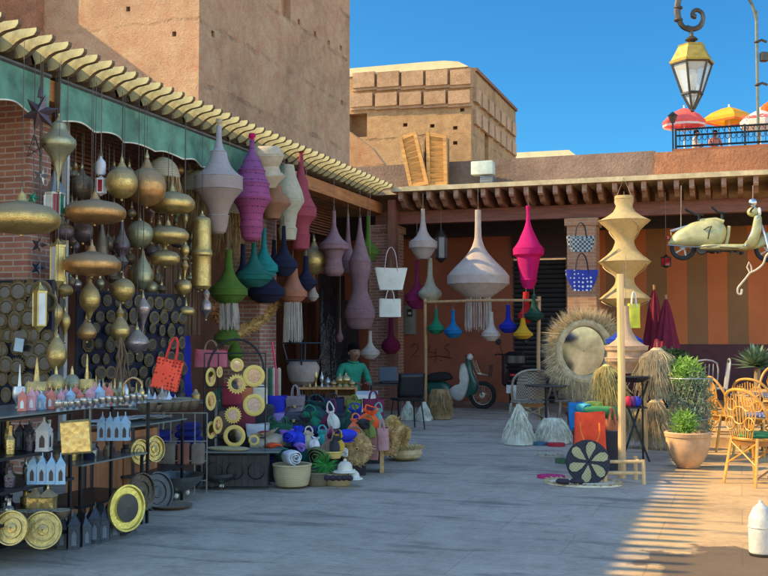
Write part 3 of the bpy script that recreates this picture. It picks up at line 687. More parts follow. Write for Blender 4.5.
SH = 'knitted lampshades hanging from the arcades'
def shade(label, cx, prof, mat, **k): return hang('lampshade', label, 'lampshade', cx, prof, mat, group=SH, **k)
def bell(cx, y0, y1, hw, neck=.35, r0=1.6):
    """simple bell: neck, flare, ring, tuck"""
    h = y1-y0; yn = y0+h*neck
    g = y0+h*.72-yn; return [(y0, r0), (yn*.5+y0*.5, r0), (yn, r0*1.2), (yn+g*.25, r0+(hw-r0)*.1), (yn+g*.5, r0+(hw-r0)*.28), (yn+g*.75, r0+(hw-r0)*.56), (y0+h*.72, hw), (y0+h*.83, hw*1.02), (y0+h*.85, hw*.92), (y0+h*.93, hw*.72), (y1, hw*.42)]
LAV = knit('yarn_lavender', (.62, .6, .66), (.62, .45, .36)); PUR = knit('yarn_purple', (.4, .13, .4), (.62, .13, .33), holes=11)  # tan lower half of the lavender paints in light reflected off the ground
CRM = knit('yarn_cream', (.8, .68, .5), band=60); TAN = knit('yarn_tan', (.5, .25, .14)); ROS = knit('yarn_rose', (.5, .09, .13))
TEA = knit('yarn_teal', (.02, .2, .17)); TUR = knit('yarn_turquoise', (.02, .36, .36)); NAV = knit('yarn_navy', (.008, .012, .05), tr=.1)
OLV = knit('yarn_green', (.13, .25, .03)); PEA = knit('yarn_peach', (.6, .25, .15)); MAU = knit('yarn_mauve', (.42, .24, .27)); BUR = knit('yarn_burgundy', (.2, .004, .05))
MAG = knit('yarn_magenta', (.42, .03, .16)); HOT = knit('yarn_hot_pink', (.9, .012, .26), tr=.35); WHT = knit('yarn_white_knit', (.72, .6, .53)); IVO = knit('yarn_ivory', (.74, .68, .5), tr=.2)
GRN = knit('yarn_emerald', (.01, .25, .13)); BLU = knit('yarn_blue', (.005, .2, .5)); RBL = knit('yarn_royal', (.008, .02, .45)); DGR = knit('yarn_bottle', (.01, .07, .045)); YEL = knit('yarn_yellow', (.85, .45, .02)); RED = knit('yarn_red', (.75, .02, .02))
GOLDY = knit('yarn_straw', (.82, .64, .32), band=90, tr=.35)
shade('large pale lavender knitted shade with a wide ring, leftmost big fabric shade', 219,
      [(126, 2.6), (141, 3), (149, 5), (152, 8), (154, 8.3), (160, 9.6), (167, 13), (173, 18.5), (177.5, 24.3), (190, 24.3), (192, 22.5), (199, 16.5), (207, 12.2), (215, 9.5), (216, 10.6), (226, 9.2), (232, 7.5), (234, 5)], LAV, X=-6.35, knot=CRM, k=2)
shade('large purple and magenta knitted shade with rows of eyelets', 252,
      [(140, 2.6), (150, 2.8), (156, 5.4), (159, 7.6), (166, 10.5), (171, 13.5), (173, 13), (179, 15), (184, 18), (186, 17.4), (193, 18), (199, 19.6), (201, 19), (206, 15), (213, 12), (221, 10.8), (228, 11.8), (230, 11), (238, 9.6), (241, 6)], PUR, X=-6.35, knot=HOT, k=2)
shade('sunlit cream knitted shade with tilted tiers, topmost beside the purple one', 268,
      [(147, 11), (149, 14), (155, 17), (157, 17.5), (166, 13), (167, 12), (173, 14), (176, 18), (178, 17), (184, 11), (188, 8)], CRM, X=-6.3, tilt=.12, k=2)
shade('tan brown knitted shade under the tilted cream one', 272, [(184, 9), (192, 11), (198, 17), (203, 19), (205, 18.5), (212, 11), (219, 8)], TAN, X=-6.42, k=2)
shade('pale cream twisted shade between the tan and the rose shades', 288, [(165, 6), (178, 9), (190, 14), (200, 16.5), (203, 16), (214, 10), (226, 8), (229, 9.5), (240, 8)], IVO, X=-6.5, k=3)
shade('dusky rose knitted shade with a slim neck, right end of the big upper row', 301,
      [(155, 2.2), (168, 2.8), (178, 5.2), (181, 7), (190, 7.8), (198, 10.5), (204, 13.5), (208, 16), (217, 15.8), (221, 11.5), (227, 8.7), (232, 8.4), (235, 9.4), (243, 9), (249, 8.4), (250, 5)], ROS, X=-6.4, knot=ROS, k=2)
shade('olive green knitted shade with a white cord fringe, left of the teal shades', 229, bell(229, 250, 304, 18.5, .25, 3.2), OLV, X=-6.6, fringe=(9, 331, FRW))
shade('small olive green knitted shade below the fringed green one', 227, bell(227, 311, 345, 12.5, .25, 3.4), OLV, X=-6.7, ztop=3.3)
shade('narrow olive green shade lowest, just above the sun mirrors', 235, bell(235, 326, 362, 8, .3, 2.2), OLV, X=-6.95, ztop=3.0)
shade('teal green knitted shade in front of the turquoise one', 254, bell(254, 243, 287, 18, .2, 2.4), TEA, X=-6.45)
shade('turquoise knitted shade behind the teal green one', 264, bell(264, 228, 280, 14, .28, 2.2), TUR, X=-6.7)
shade('navy knitted shade left of the teal green one', 243, bell(243, 244, 290, 12, .4, 2.4), NAV, X=-6.8)
shade('dark navy knitted shade hanging between teal and peach shades, the widest navy one', 266, bell(266, 255, 303, 19, .2, 3), NAV, X=-6.75)
shade('pointed navy knitted shade directly under the tan and cream cluster', 284, bell(284, 226, 276, 13.5, .3, 1.9), NAV, X=-6.5)
shade('slim navy shade half hidden left of the pointed navy one', 274, bell(274, 240, 268, 6, .4, 2), NAV, X=-6.8)
shade('peach brown knitted shade under the pointed navy one', 293, bell(293, 264, 303, 14, .15, 4), PEA, X=-6.55, fringe=(8.5, 344, FRW))
shade('navy knitted shade right of the peach one', 306, bell(306, 256, 290, 11, .35, 2.6), NAV, X=-6.5)
shade('small white shade peeping out below the navy one', 313, bell(313, 278, 301, 5.5, .3, 1.8), WHT, X=-6.9, ztop=3.2)
shade('mauve knitted shade with two rings, left of the three mauve ones', 334, [(211, 1.9), (226, 2.3), (231, 4), (233, 4.6), (239, 8.5), (243, 13), (245, 15), (249, 15.2), (251, 11), (258, 8), (267, 9), (269, 10.2), (273, 9.6), (276, 6)], MAU, X=-6.5)
shade('slender mauve shade with a long neck, middle of the three mauve ones', 348, [(214, 1.2), (232, 2), (245, 3.2), (254, 6), (261, 9.8), (268, 10), (273, 7)], MAU, X=-6.75)
shade('very long mauve knitted shade with two bells, right of the three mauve ones', 360, [(218, 1.3), (230, 2.3), (243, 5), (254, 8), (261, 10.8), (262, 11.2), (272, 10.6), (282, 8), (292, 8), (300, 11), (309, 14.5), (311, 15.3), (318, 15), (319, 14), (326, 12), (329, 9)], MAU, X=-6.35, k=2)
shade('moss green knitted shade behind the long mauve one', 368, bell(368, 216, 262, 10.5, .42, 2), OLV, X=-6.7)
shade('off white bell shade beside the seated man', 370, bell(370, 331, 359, 9.5, .35, 1.8), WHT, X=-6.2)
shade('burgundy knitted shade on the corner brick pillar', 391, [(318, 2.3), (333, 2.5), (338, 4), (341, 8), (345, 9.5), (349, 9), (354, 4)], BUR, X=-6.3, ztop=2.9)
shade('small pale mauve shade in the doorway left of the seated man', 340, bell(340, 322, 342, 3.5, .3, 1), MAU, X=-7.2, ztop=3.2)
# rear arcade
YE = 19.02
shade('white knitted shade hanging left of the big white one at the rear arcade', 423, [(209, 1.8), (222, 2.4), (231, 4.2), (236, 7), (239, 10), (242, 14.2), (248, 14.4), (249, 12.6), (255, 9), (259, 6)], WHT, Y=YE, k=2)
shade('magenta pink knitted shade under the white one at the corner', 417, bell(417, 260, 309, 12, .4, 1.9), MAG, Y=19.5, ztop=3.7)
shade('ivory knitted shade with a long neck beside the magenta one', 430, [(258, 2.2), (277, 3), (286, 6), (291, 11), (294, 12), (297, 11), (301, 7)], IVO, Y=19.2, ztop=3.1)
shade('very large white knitted shade with a deep cord fringe, centre of the rear arcade', 478, [(210, 3), (223, 3.1), (238, 3.6), (246, 6), (253, 10), (262, 18), (270, 26), (275, 30), (276, 31.2), (284, 31.2), (285.5, 29), (291, 22), (296, 15), (297.5, 12)], WHT, Y=18.7, fringe=(12.5, 332, FRW), k=3)
shade('hot pink knitted shade with twisted tiers, brightest shade of the rear arcade', 528, [(206, 2.2), (212, 1.6), (222, 2.2), (228, 4), (235, 7), (236, 7.6), (243, 11), (249, 15.4), (251, 15.8), (255, 15.4), (257, 12), (265, 10.5), (272, 9), (279, 8), (280, 8.8), (286, 6), (289, 4)], HOT, Y=18.95, k=0)
HB = 2.06
shade('small emerald knitted shade on the wooden display bar', 436, bell(436, 309, 334, 8.4, .3, 1.5), GRN, Y=18.2, ztop=HB)
shade('small bright blue knitted shade on the wooden display bar', 453, bell(453, 310, 338, 8.8, .35, 1.8), BLU, Y=18.2, ztop=HB)
shade('small off white shade beside the long fringe of the big shade', 491, bell(491, 312, 341, 9.2, .3, 2.2), WHT, Y=18.2, ztop=HB)
shade('small royal blue knitted shade on the wooden display bar', 508, bell(508, 305, 333, 9, .42, 2), RBL, Y=18.2, ztop=HB)
shade('bright yellow knitted shade lowest on the wooden display bar', 523, bell(523, 318, 339, 9.4, .2, 2.4), YEL, Y=18.1, ztop=HB+.1)
shade('red twisted knitted shade hanging under the hot pink one', 526, bell(526, 292, 323, 8, .4, 3), RED, Y=18.3, ztop=2.3)
shade('dark bottle green shade over the right end of the display bar', 534, bell(534, 296, 321, 9.4, .25, 2.2), DGR, Y=18.15, ztop=2.3)
SPP = [(196, 9), (199, 9.4), (206, 8), (212, 11), (217, 18), (221, 25.5), (226, 20), (232, 14), (238, 10), (243, 9.5), (250, 12.5), (256, 18.5), (262, 26), (267, 20), (273, 13), (279, 9), (285, 10.5), (292, 17), (299, 25.4), (303, 17), (307, 10)]
t = shade('tall straw yellow spiral shade with wide brims, hanging at the right end of the eave', 624, SPP, GOLDY, Y=18.75, k=2, ztop=3.99)
top = at(624, 196, Y=18.75); zz = at(624, 305, D=depth(top)).z; h = top.z-zz; r = .155; r2 = .42
mb = MB()
for j in range(2):
    pts = []
    for i in range(60):
        f = i/59; z = h*(1-f); a = f*2*PI*1.6+j*PI; y = 196+f*109
        rr = next(p0[1]+(p1[1]-p0[1])*(y-p0[0])/(p1[0]-p0[0]) for p0, p1 in zip(SPP, SPP[1:]) if p0[0] <= y <= p1[0]); pts.append((rr*.0172*math.cos(a), rr*.0172*math.sin(a), z))
    mb.tube(pts, .009, 5)
mb.build('spiral_edge', CRM, t)
MB().tube([(-.15, 0, h), (0, 0, h+.36), (.15, 0, h)], .007, 4).build('cord', CORD, t)
hang('lampshade', 'wide beige knitted shade with stacked rings above the right hand stall', 'lampshade', 626,
     [(306, 3), (322, 3.4), (332, 6), (340, 11), (345, 18), (346, 21.5), (350, 21), (352, 18.6), (357, 19), (358, 21.5), (361, 21), (364, 18), (368, 14), (373, 13)], knit('yarn_beige', (.72, .5, .33)), Y=13.2, group=SH, ztop=2.45, k=0)
hang('lampshade', 'blue bell shade half hidden behind the beige ringed one', 'lampshade', 624, bell(624, 318, 348, 18, .2, 3), knit('yarn_cobalt', (.01, .06, .5)), Y=14.2, group=SH, ztop=2.4)

# ================================================================== raffia and textiles hanging
RAF = plain('raffia', (.42, .28, .13), .85, var=.35, vs=14, tr=.2); RAFP = plain('raffia_pale', (.62, .5, .3), .85, var=.3, vs=14, tr=.25); RAFW = plain('raffia_white', (.62, .58, .48), .85, var=.25, vs=14, tr=.25)
def raffia_lamp(cx, y0, y1, hw, yf, X, label, m=None):
    top = at(cx, y0, X=X); D = depth(top); s = D/F; r = hw*s; zb = at(cx, y1, D=D).z; h = top.z-zb; ln = zb-at(cx, yf, D=D).z
    t = thing('raffia_lamp', label, 'lampshade', (top.x, top.y, zb), 0, 'raffia lampshades among the brass lamps')
    MB().lathe([(h*math.sin(a), max(.01, r*math.cos(a))) for a in [i*PI/2/8 for i in range(9)]], n=24, caps=False).build('dome', twotone('raffia_weave', (.5, .44, .3), (.28, .22, .14), 14, 'WZ', thr=.35), t)
    mb = MB()
    for i in range(420):
        a = rnd.uniform(0, 2*PI); rr = r*rnd.uniform(.82, 1.0); p = Vector((rr*math.cos(a), rr*math.sin(a), 0)); q = p*rnd.uniform(.88, 1.06); q.z = -ln*rnd.uniform(.75, 1.05)
        mb.strands(1, lambda: p, lambda _: q, .006)
    mb.build('fringe', RAF, t); MB().tube([(0, 0, h-.02), (0, 0, 4.16-zb)], .006, 4).build('cord', CORD, t)
raffia_lamp(163, 157, 178, 17, 212, -6.75, 'domed raffia lampshade with a fringe right of the two brass globes')
raffia_lamp(197, 170, 192, 19, 232, -6.9, 'raffia lampshade with a ragged fringe behind the big lavender shade')
raffia_lamp(222, 198, 215, 21, 262, -7.3, 'larger raffia fringe lampshade deep behind the lavender shade')
def curtain(px0, px1, y0, y1, X, label, m):
    a = at(px0, y0, X=X); b = at(px1, y0, X=X); zb = at((px0+px1)/2, y1, X=X).z
    t = thing('reed_curtain', label, 'curtain', (X, a.y, zb)); W_ = b.y-a.y; h = (a.z+b.z)/2-zb; mb = MB(); y = 0
    while y < W_: x = rnd.gauss(0, .02); mb.tube([(x, y, 0), (x+rnd.gauss(0, .01), y+rnd.gauss(0, .01), h*.5), (x, y+rnd.gauss(0, .01), h)], rnd.uniform(.008, .018), 5); y += .032
    mb.build('reeds', m, t); MB().tube([(0, 0, h), (0, W_, h)], .02, 6).build('rod', WO, t)
curtain(150, 200, 205, 335, -7.9, 'hanging brown reed curtain behind the brass lamps', wood('reed_brown', (.27, .16, .1), var=.5))
def drape(px0, px1, y0, y1, X, label, m, folds=5, amp=.05, zfloor=None, name='hanging_textile', fl=.1):
    a = at(px0, y0, X=X); b = at(px1, y0, X=X); zb = at((px0+px1)/2, y1, X=X).z; W_ = b.y-a.y; h = a.z-zb
    mb = MB(); nx, nz = 28, 10; vs = []
    for j in range(nz+1):
        v = j/nz
        for i in range(nx+1):
            u = i/nx; f = math.sin(u*folds*2*PI+v*1.3)*amp*(.3+v); vs.append((f+rnd.gauss(0, .003), u*W_*(1-fl*v*math.sin(u*3))+.02*math.sin(v*7), h*(1-v)-.04*math.sin(u*PI)*(1-v)))
    mb.add(vs, [(j*(nx+1)+i, j*(nx+1)+i+1, (j+1)*(nx+1)+i+1, (j+1)*(nx+1)+i) for j in range(nz) for i in range(nx)], True)
    o = mb.build(name, m, None, (X, a.y, zb)); tag(o, label, 'textile'); return o
COB = plain('cloth_cobalt', (.012, .02, .42), .8, tr=.15, bs=.3); NVC = plain('cloth_navy', (.012, .014, .06), .85); RDC = plain('cloth_maroon', (.13, .015, .03), .85)
drape(128, 150, 312, 372, -7.0, 'cobalt blue cloth hanging behind the silver pink lamps', COB, 3)
drape(167, 190, 335, 402, -7.15, 'long cobalt blue scarf hanging beside the red net bag', COB, 3)
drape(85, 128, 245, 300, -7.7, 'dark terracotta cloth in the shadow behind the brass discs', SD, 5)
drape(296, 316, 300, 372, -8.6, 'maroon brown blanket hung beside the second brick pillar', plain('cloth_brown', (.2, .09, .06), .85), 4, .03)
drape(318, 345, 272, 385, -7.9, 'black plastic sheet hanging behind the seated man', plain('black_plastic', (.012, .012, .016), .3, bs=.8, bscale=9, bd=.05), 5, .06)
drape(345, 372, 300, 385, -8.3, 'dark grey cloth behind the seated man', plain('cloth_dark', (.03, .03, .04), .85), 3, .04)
# pompom straw arch
def bushy_arc(name, label, pts, r, m, cat='decoration', dens=240, ln=.06, loc=(0, 0, 0), core=.55, flat=1.):
    t = thing(name, label, cat, loc); MB().tube(pts, [r*core]*len(pts), 8).build('core', m, t); mb = MB(); P_ = [Vector(p) for p in pts]
    for i in range(int(dens*(len(pts)-1))):
        f = rnd.uniform(0, len(pts)-1.001); k_ = int(f); p = P_[k_].lerp(P_[k_+1], f-k_); d = Vector((rnd.gauss(0, 1), rnd.gauss(0, 1), rnd.gauss(0, 1))).normalized()
        mb.strands(1, lambda: p+d*r*core*.8, lambda _: p+d*(r+rnd.uniform(0, ln)), .006)
    mb.build('straw', m, t); return t
A = at(215, 330, X=-6.9); P_ = [at(px, py, X=-6.9)-A for px, py in ((236, 336), (248, 328), (260, 322), (268, 312), (276, 302))]
bushy_arc('straw_garland', 'curved golden straw garland in front of the second brick pillar', P_, .085, plain('straw_gold', (.5, .3, .1), .9, var=.3, vs=12), loc=A)
P_ = [at(px, py, X=-7.1)-A for px, py in ((209, 305), (216, 312), (220, 322))]
bushy_arc('straw_garland', 'short orange brown straw bundle left of the lowest green shades', P_, .1, plain('straw_rust', (.42, .2, .08), .9, var=.3, vs=12), loc=A)
# ================================================================== brass lamps
BG = brassm('brass_gold', (.66, .47, .17), 60); BO = brassm('brass_copper', (.62, .34, .13), 70); BD = brassm('brass_dark', (.22, .17, .12), 60, .3, .45); BS = brassm('tin_pink', (.5, .4, .4), 45, .4, .3)
BGR = brassm('brass_green', (.45, .45, .28), 80, .5); BV = brassm('iron_violet', (.14, .11, .14), 40, .3, .45); BP = brassm('brass_plain', (.62, .46, .18), 12, .8, .25)
BH = 'brass lamps hanging over the lantern shop'
def brass(label, cx, prof, mat, X=-6.6, Y=None, cap=None, **k):
    k.setdefault('cord', CHN); k.setdefault('cr', .005)
    t = hang('brass_lamp', label, 'lamp', cx, prof, mat, X=X, Y=Y, group=BH, part='body', **k)
    top = at(cx, prof[0][0], X=X, Y=Y); D = depth(top); s = D/F; h = top.z-t.location.z; r = max(.022, prof[1][1]*s*.5 if len(prof) > 1 else .03)
    MB().lathe([(h-.03, r), (h, r*.9), (h+.03, r*.35), (h+.06, r*.3), (h+.07, r*.05)], n=10).build('cap', BP, t)
    MB().ball((0, 0, -.012), .016, 8, 6).build('finial', BP, t)
    return t
def disc(cx, yc, hw, th): return [(yc-th*1.5, hw*.1), (yc-th*1.05, hw*.16), (yc-th*.95, hw*.3), (yc-th*.7, hw*.75), (yc-th*.2, hw*.98), (yc+th*.15, hw), (yc+th*.5, hw*.95), (yc+th*.85, hw*.7), (yc+th, hw*.2)]
def globe(yc, r, cone=0.): 
    p = [(yc-r*math.cos(a), r*math.sin(a)) for a in [PI*i/9 for i in range(1, 10)]]; p[-1] = (p[-1][0], .4)
    return ([(yc-r-cone, .5), (yc-r*.93-cone*.3, r*.25)] if cone else [(yc-r*1.02, .6)])+p
def drop(y0, y1, hw, f=.35, up=True):
    """teardrop: bulge at fraction f from the top, long spike"""
    h = y1-y0; return [(y0, hw*.1), (y0+h*f*.35, hw*.3), (y0+h*f*.7, hw*.85), (y0+h*f, hw), (y0+h*(f+.12), hw*.92), (y0+h*(f+.3), hw*.5), (y0+h*(f+.45), hw*.2), (y1, .3)]
brass('big flat brass disc lamp at the left edge, the widest lamp', 22, disc(22, 218, 38, 16), BG, X=-6.2)
brass('spinning top shaped brass lamp with a long spike under the dark star', 59, [(120, 2), (124, 7), (131, 8.5), (136, 13), (140, 17), (145, 17.4), (149, 15), (155, 10), (163, 5.5), (170, 3.4), (180, 1.6), (190, .5)], BGR, X=-6.4)
brass('wide brass disc lamp under the white and red lantern', 95, disc(95, 212, 31, 12), BO, X=-6.4)
brass('flat brass disc lamp below the wide disc, above the ribbed globe', 92, disc(92, 264, 29, 12), BO, X=-6.35)
brass('brass disc lamp behind the copper globes', 172, disc(172, 203, 23, 11), BG, X=-6.45)
brass('brass disc lamp second down in the string of three right of the globes', 168, disc(168, 235, 21, 9), BG, X=-6.45, ztop=3.7)
brass('small brass bowl lamp lowest in the string of three discs', 165, disc(165, 258, 15, 8), BG, X=-6.5, ztop=3.2)
brass('round brass globe lamp glowing gold, left of the two big globes', 122, globe(183, 16, 8), BG, X=-6.4)
brass('largest copper brass globe lamp with a cone top, right of the two big globes', 147, globe(187, 19.5, 12), BO, X=-6.45)
brass('dark oxidised globe lamp behind the wide disc', 82, globe(187, 13, 8), BD, X=-6.9)
brass('green gold globe lamp in the middle of the brass display', 140, globe(234, 13.5), BGR, X=-6.6, ztop=3.4)
brass('pear shaped green gold lamp below the green gold globe', 143, [(252, .8), (258, 3), (265, 7), (273, 9.6), (281, 9), (287, 5), (290, 1)], BGR, X=-6.55, ztop=2.95)
brass('slate blue spire lamp over the brass globes', 122, [(219, 1), (228, 2.2), (236, 4.6), (243, 8), (248, 8.2), (253, 5), (257, 4), (262, 7), (268, 4), (271, 1)], BV, X=-6.6)
brass('brown conical lamp left of the slate blue spire', 102, [(222, 1), (232, 3), (245, 6.5), (256, 7.6), (258, 5)], BD, X=-6.8)
brass('purple brown egg shaped lamp, left of the dark pair', 66, globe(232, 8.5), BV, X=-6.7)
brass('purple brown egg shaped lamp, right of the dark pair', 83, globe(232, 10.5), BV, X=-6.75)
brass('ribbed brass balloon lamp with pointed ends', 90, [(280, 1.2), (284, 3), (290, 8), (298, 10.4), (306, 9), (312, 4), (315, 2.6), (320, .6)], BG, X=-6.5)
brass('squat brown brass onion lamp under the ribbed balloon', 87, [(316, .8), (322, 3.5), (328, 8), (333, 9.8), (338, 8), (341, 2)], BO, X=-6.55, ztop=2.3)
brass('round brass globe lamp directly below the slate blue spire', 123, globe(290, 12), BG, X=-6.5)
brass('brass globe lamp half hidden behind the pear shaped lamp', 141, globe(276, 13), BG, X=-6.75)
brass('round brass globe with a bulb neck, above the hanging cords', 120, [(309, 2), (313, 4.4), (317, 3), (321, 6), (329, 10), (335, 9.4), (340, 4)], BG, X=-6.5, ztop=2.4)
brass('rose silver teardrop lamp over the cobalt cloth', 143, [(296, 1), (301, 4), (307, 7.4), (312, 6.6), (318, 4), (326, 1.6), (333, .4)], BS, X=-6.45)
brass('round rose silver onion lamp in front of the cobalt cloth', 137, [(328, 1), (332, 5), (338, 10.5), (343, 12.2), (348, 10), (353, 3)], BS, X=-6.4)
brass('brass teardrop lamp left of the pair beside the lantern strip', 55, drop(297, 340, 8.2, .35), BG, X=-6.6)
brass('small brass teardrop lamp right of the pair beside the lantern strip', 65, drop(308, 341, 5.6, .38), BG, X=-6.6)
brass('big brass egg lamp with star pattern over the table', 57, [(336, 2), (342, 6), (350, 9.6), (358, 10), (365, 7), (370, 2)], BG, X=-6.3, Y=None)
brass('small brass globe lamp on the string beside the pierced cylinder', 184, globe(287, 8), BG, X=-6.5)
brass('small flat brass disc under the small globe', 186, disc(186, 311, 9, 5), BG, X=-6.55, ztop=2.3)
brass('brass spindle lamp with stacked beads beside the copper discs', 185, [(243, 1), (247, 4), (252, 4.6), (257, 2), (259, 5), (261, 2), (266, 4), (270, 2), (278, .6)], BG, X=-6.45)
brass('pierced brass cylinder lamp under the lavender shade, taller half', 202, [(216, 2.5), (218, 7.5), (221, 9), (250, 9.6), (253, 10.8), (255, 10.8), (257, 9.4), (286, 9.6), (289, 7)], BG, X=-6.4)
brass('silvery spindle lamp beneath the pierced cylinder', 206, [(290, 2), (294, 4.4), (300, 3), (304, 5.5), (310, 6), (314, 3), (319, .6)], BS, X=-6.45, ztop=2.45)
brass('tiny brass lamp high beside the raffia fringe', 185, [(212, 1), (216, 3), (220, 3.2), (226, 1)], BG, X=-6.7)
brass('brass disc with a spindle stem under the square lantern strip', 64, [(276, 2.6), (284, 3.4), (286, 7), (290, 9.5), (294, 8), (297, 2)], BP, X=-6.6, ztop=2.3)
brass('white brass globe lamp with lattice, between the navy shades', 314, globe(261, 14, 8), BG, X=-6.9)
brass('brass lamp in the shadow between the disc and spire', 108, globe(244, 8), BD, X=-7.0)
brass('dark bronze pear lamp right of the green gold globe', 159, [(222, 1), (228, 5), (236, 6.5), (244, 2)], BD, X=-6.9)
brass('small dark bronze globe behind the ribbed balloon', 108, globe(300, 6), BD, X=-6.9)
brass('small dark bronze onion lamp over the brass board', 74, globe(262, 7), BD, X=-6.95)
for i, (cx, yc, r, X) in enumerate(((72, 208, 6, -6.9), (112, 276, 7, -7.0), (157, 279, 6, -7.1), (130, 259, 6, -7.0), (104, 318, 6, -7.0), (160, 300, 5, -7.1))):
    brass(['small bronze globe beside the coloured glass lantern', 'small bronze globe under the flat disc', 'small bronze globe in front of the reed curtain', 'small bronze globe beside the pear shaped lamp', 'small bronze globe between ribbed balloon and bulb neck globe', 'small bronze globe right of the rose silver teardrop'][i], cx, globe(yc, r), BD, X=X)
# hexagonal lanterns with panes
def pane_lantern(name, label, cx, y0, y1, hw, X, n, metal, panes, roof_f=.3, ztop=4.16, group=BH, Y=None):
    top = at(cx, y0, X=X, Y=Y); D = depth(top); s = D/F; zb = at(cx, y1, D=D).z; h = top.z-zb; r = hw*s
    t = thing(name, label, 'lantern', (top.x, top.y, zb), .4, group); b0 = h*.12; b1 = h*(1-roof_f)
    MB().lathe([(b1, r*1.12), (b1+.02, r*1.14), (b1+(h-b1)*.35, r*.7), (b1+(h-b1)*.75, r*.22), (h, r*.08)], n=n, smooth=False).build('roof', metal, t)
    MB().lathe([(0, r*.12), (b0*.5, r*.5), (b0, r*.98), (b0+.015, r*1.0)], n=n, smooth=False).build('base', metal, t)
    mb = MB()
    for k_ in range(n):
        a = 2*PI*k_/n; mb.tube([(r*.98*math.cos(a), r*.98*math.sin(a), b0), (r*math.cos(a), r*math.sin(a), b1)], .008, 4)
    mb.build('frame', metal, t)
    for k_ in range(n):
        a0 = 2*PI*k_/n; a1 = 2*PI*(k_+1)/n; q = .95*r
        MB().add([(q*math.cos(a0), q*math.sin(a0), b0), (q*math.cos(a1), q*math.sin(a1), b0), (q*math.cos(a1), q*math.sin(a1), b1), (q*math.cos(a0), q*math.sin(a0), b1)], [(0, 1, 2, 3)]).build('pane', panes[k_ % len(panes)], t)
    if ztop > top.z+.05: MB().tube([(0, 0, h-.01), (0, 0, ztop-zb)], .005, 4).build('chain', CHN, t)
    return t
GR = plain('glass_red', (.35, .005, .02), .15); GB = plain('glass_blue', (.03, .08, .35), .15); GGn = plain('glass_green', (.02, .18, .1), .15); GW = plain('glass_milk', (.7, .72, .72), .3); GO = plain('glass_orange', (.6, .15, .02), .15)
TIN = plain('tin', (.45, .47, .48), .35, .8, bs=.3); DK = plain('iron_dark', (.05, .045, .045), .45, .6, bs=.3)
pane_lantern('glass_lantern', 'grey tin lantern with small red, blue and milk glass panes behind the spiked lamp', 55, 168, 222, 10, -6.7, 8, TIN, [GB, GW, GR, GGn], .5)
pane_lantern('glass_lantern', 'white lantern with a red glass body and green base hanging under the awning', 101, 175, 196, 5.5, -6.6, 6, plain('enamel_white', (.7, .7, .7), .4), [GR, GR, GW], .25)
hang('bottle_lamp', 'small white bottle shaped lamp above the red glass lantern', 'lamp', 101, [(156, 1), (159, 2), (162, 4.6), (165, 5), (173, 5), (175, 4)], plain('milk_white', (.6, .62, .68), .4), X=-6.6, k=1, group=BH, part='body')
pane_lantern('box_lantern', 'tall narrow gold box lantern with an oval opening, left of the teardrop pair', 40, 282, 332, 6.5, -6.5, 4, plain('gold_leaf', (.6, .47, .18), .4, .6, bs=.4), [MC['gold_leaf'], GW], .22)
pane_lantern('box_lantern', 'gold box lantern with white panes under the big brass disc', 58, 238, 287, 7, -6.6, 4, MC['gold_leaf'], [GW, MC['gold_leaf']], .18)
pane_lantern('wall_lantern', 'dark iron lantern hanging from the rear beam right of the white shade', 441, 227, 263, 6, None, 6, DK, [plain('dim_glass', (.12, .1, .12), .2)], .3, Y=19.6)
pane_lantern('wall_lantern', 'small dark red glass lantern below the tail of the hanging scooter', 666, 254, 268, 5, None, 6, DK, [GR], .3, Y=19.2, ztop=4.0)
# stars
def star(label, cx, cy, r_px, X, m, pts=8, depth_=.5, wire=False):
    c = at(cx, cy, X=X); s = depth(c)/F; r = r_px*s; t = thing('star_lantern', label, 'lantern', tuple(c), TH, 'star lanterns in front of the left brick pillar')
    if wire:
        P = [(r*math.sin(2*PI*k*2/5), 0, r*math.cos(2*PI*k*2/5)) for k in range(5)]
        MB().tube(P, .007, 5, closed=True).build('wire_frame', m, t); Q = [(x*.9, .04, z*.9) for x, y, z in P]; MB().tube(Q, .005, 5, closed=True).build('wire_frame', m, t)
    else:
        n5 = 6 if r_px > 15 else 5; o_ = [(r*(1. if k % 2 == 0 else .45)*math.sin(PI*k/n5+.3), r*(1. if k % 2 == 0 else .45)*math.cos(PI*k/n5+.3)) for k in range(2*n5)]; m5 = 2*n5
        mb = MB().add([(x, 0, z) for x, z in o_]+[(0, -r*.36, 0), (0, r*.36, 0)], [(k, (k+1) % m5, m5) for k in range(m5)]+[((k+1) % m5, k, m5+1) for k in range(m5)])
        mb.build('body', m, t)
        if r_px > 15: MB().lathe([(r*.8, .03), (r*1.15, .02), (r*1.4, .004)], n=6).build('top_spike', m, t)
    MB().tube([(0, 0, r*.9), (0, 0, 4.16-c.z)], .004, 4).build('cord', CHN, t)
IV = plain('iron_purple', (.13, .09, .1), .4, .7, bs=.3)
star('large dark iron star lantern, topmost at the left under the awning', 40, 113, 20, -6.35, IV)
star('wire outline star with five points on the brick pillar, below the large star', 34, 147, 12, -6.5, DK, wire=True)
star('pale tin star lantern left of the glass lantern', 41, 176, 9, -6.6, TIN)
star('small green glass star lantern above the big brass disc', 33, 198, 7, -6.6, GGn)
star('small red and tin star lantern below the big brass disc', 39, 245, 9, -6.55, IV)
star('dark blue star lantern, lowest star on the pillar', 38, 268, 8, -6.55, plain('iron_blue', (.03, .05, .09), .4, .6))
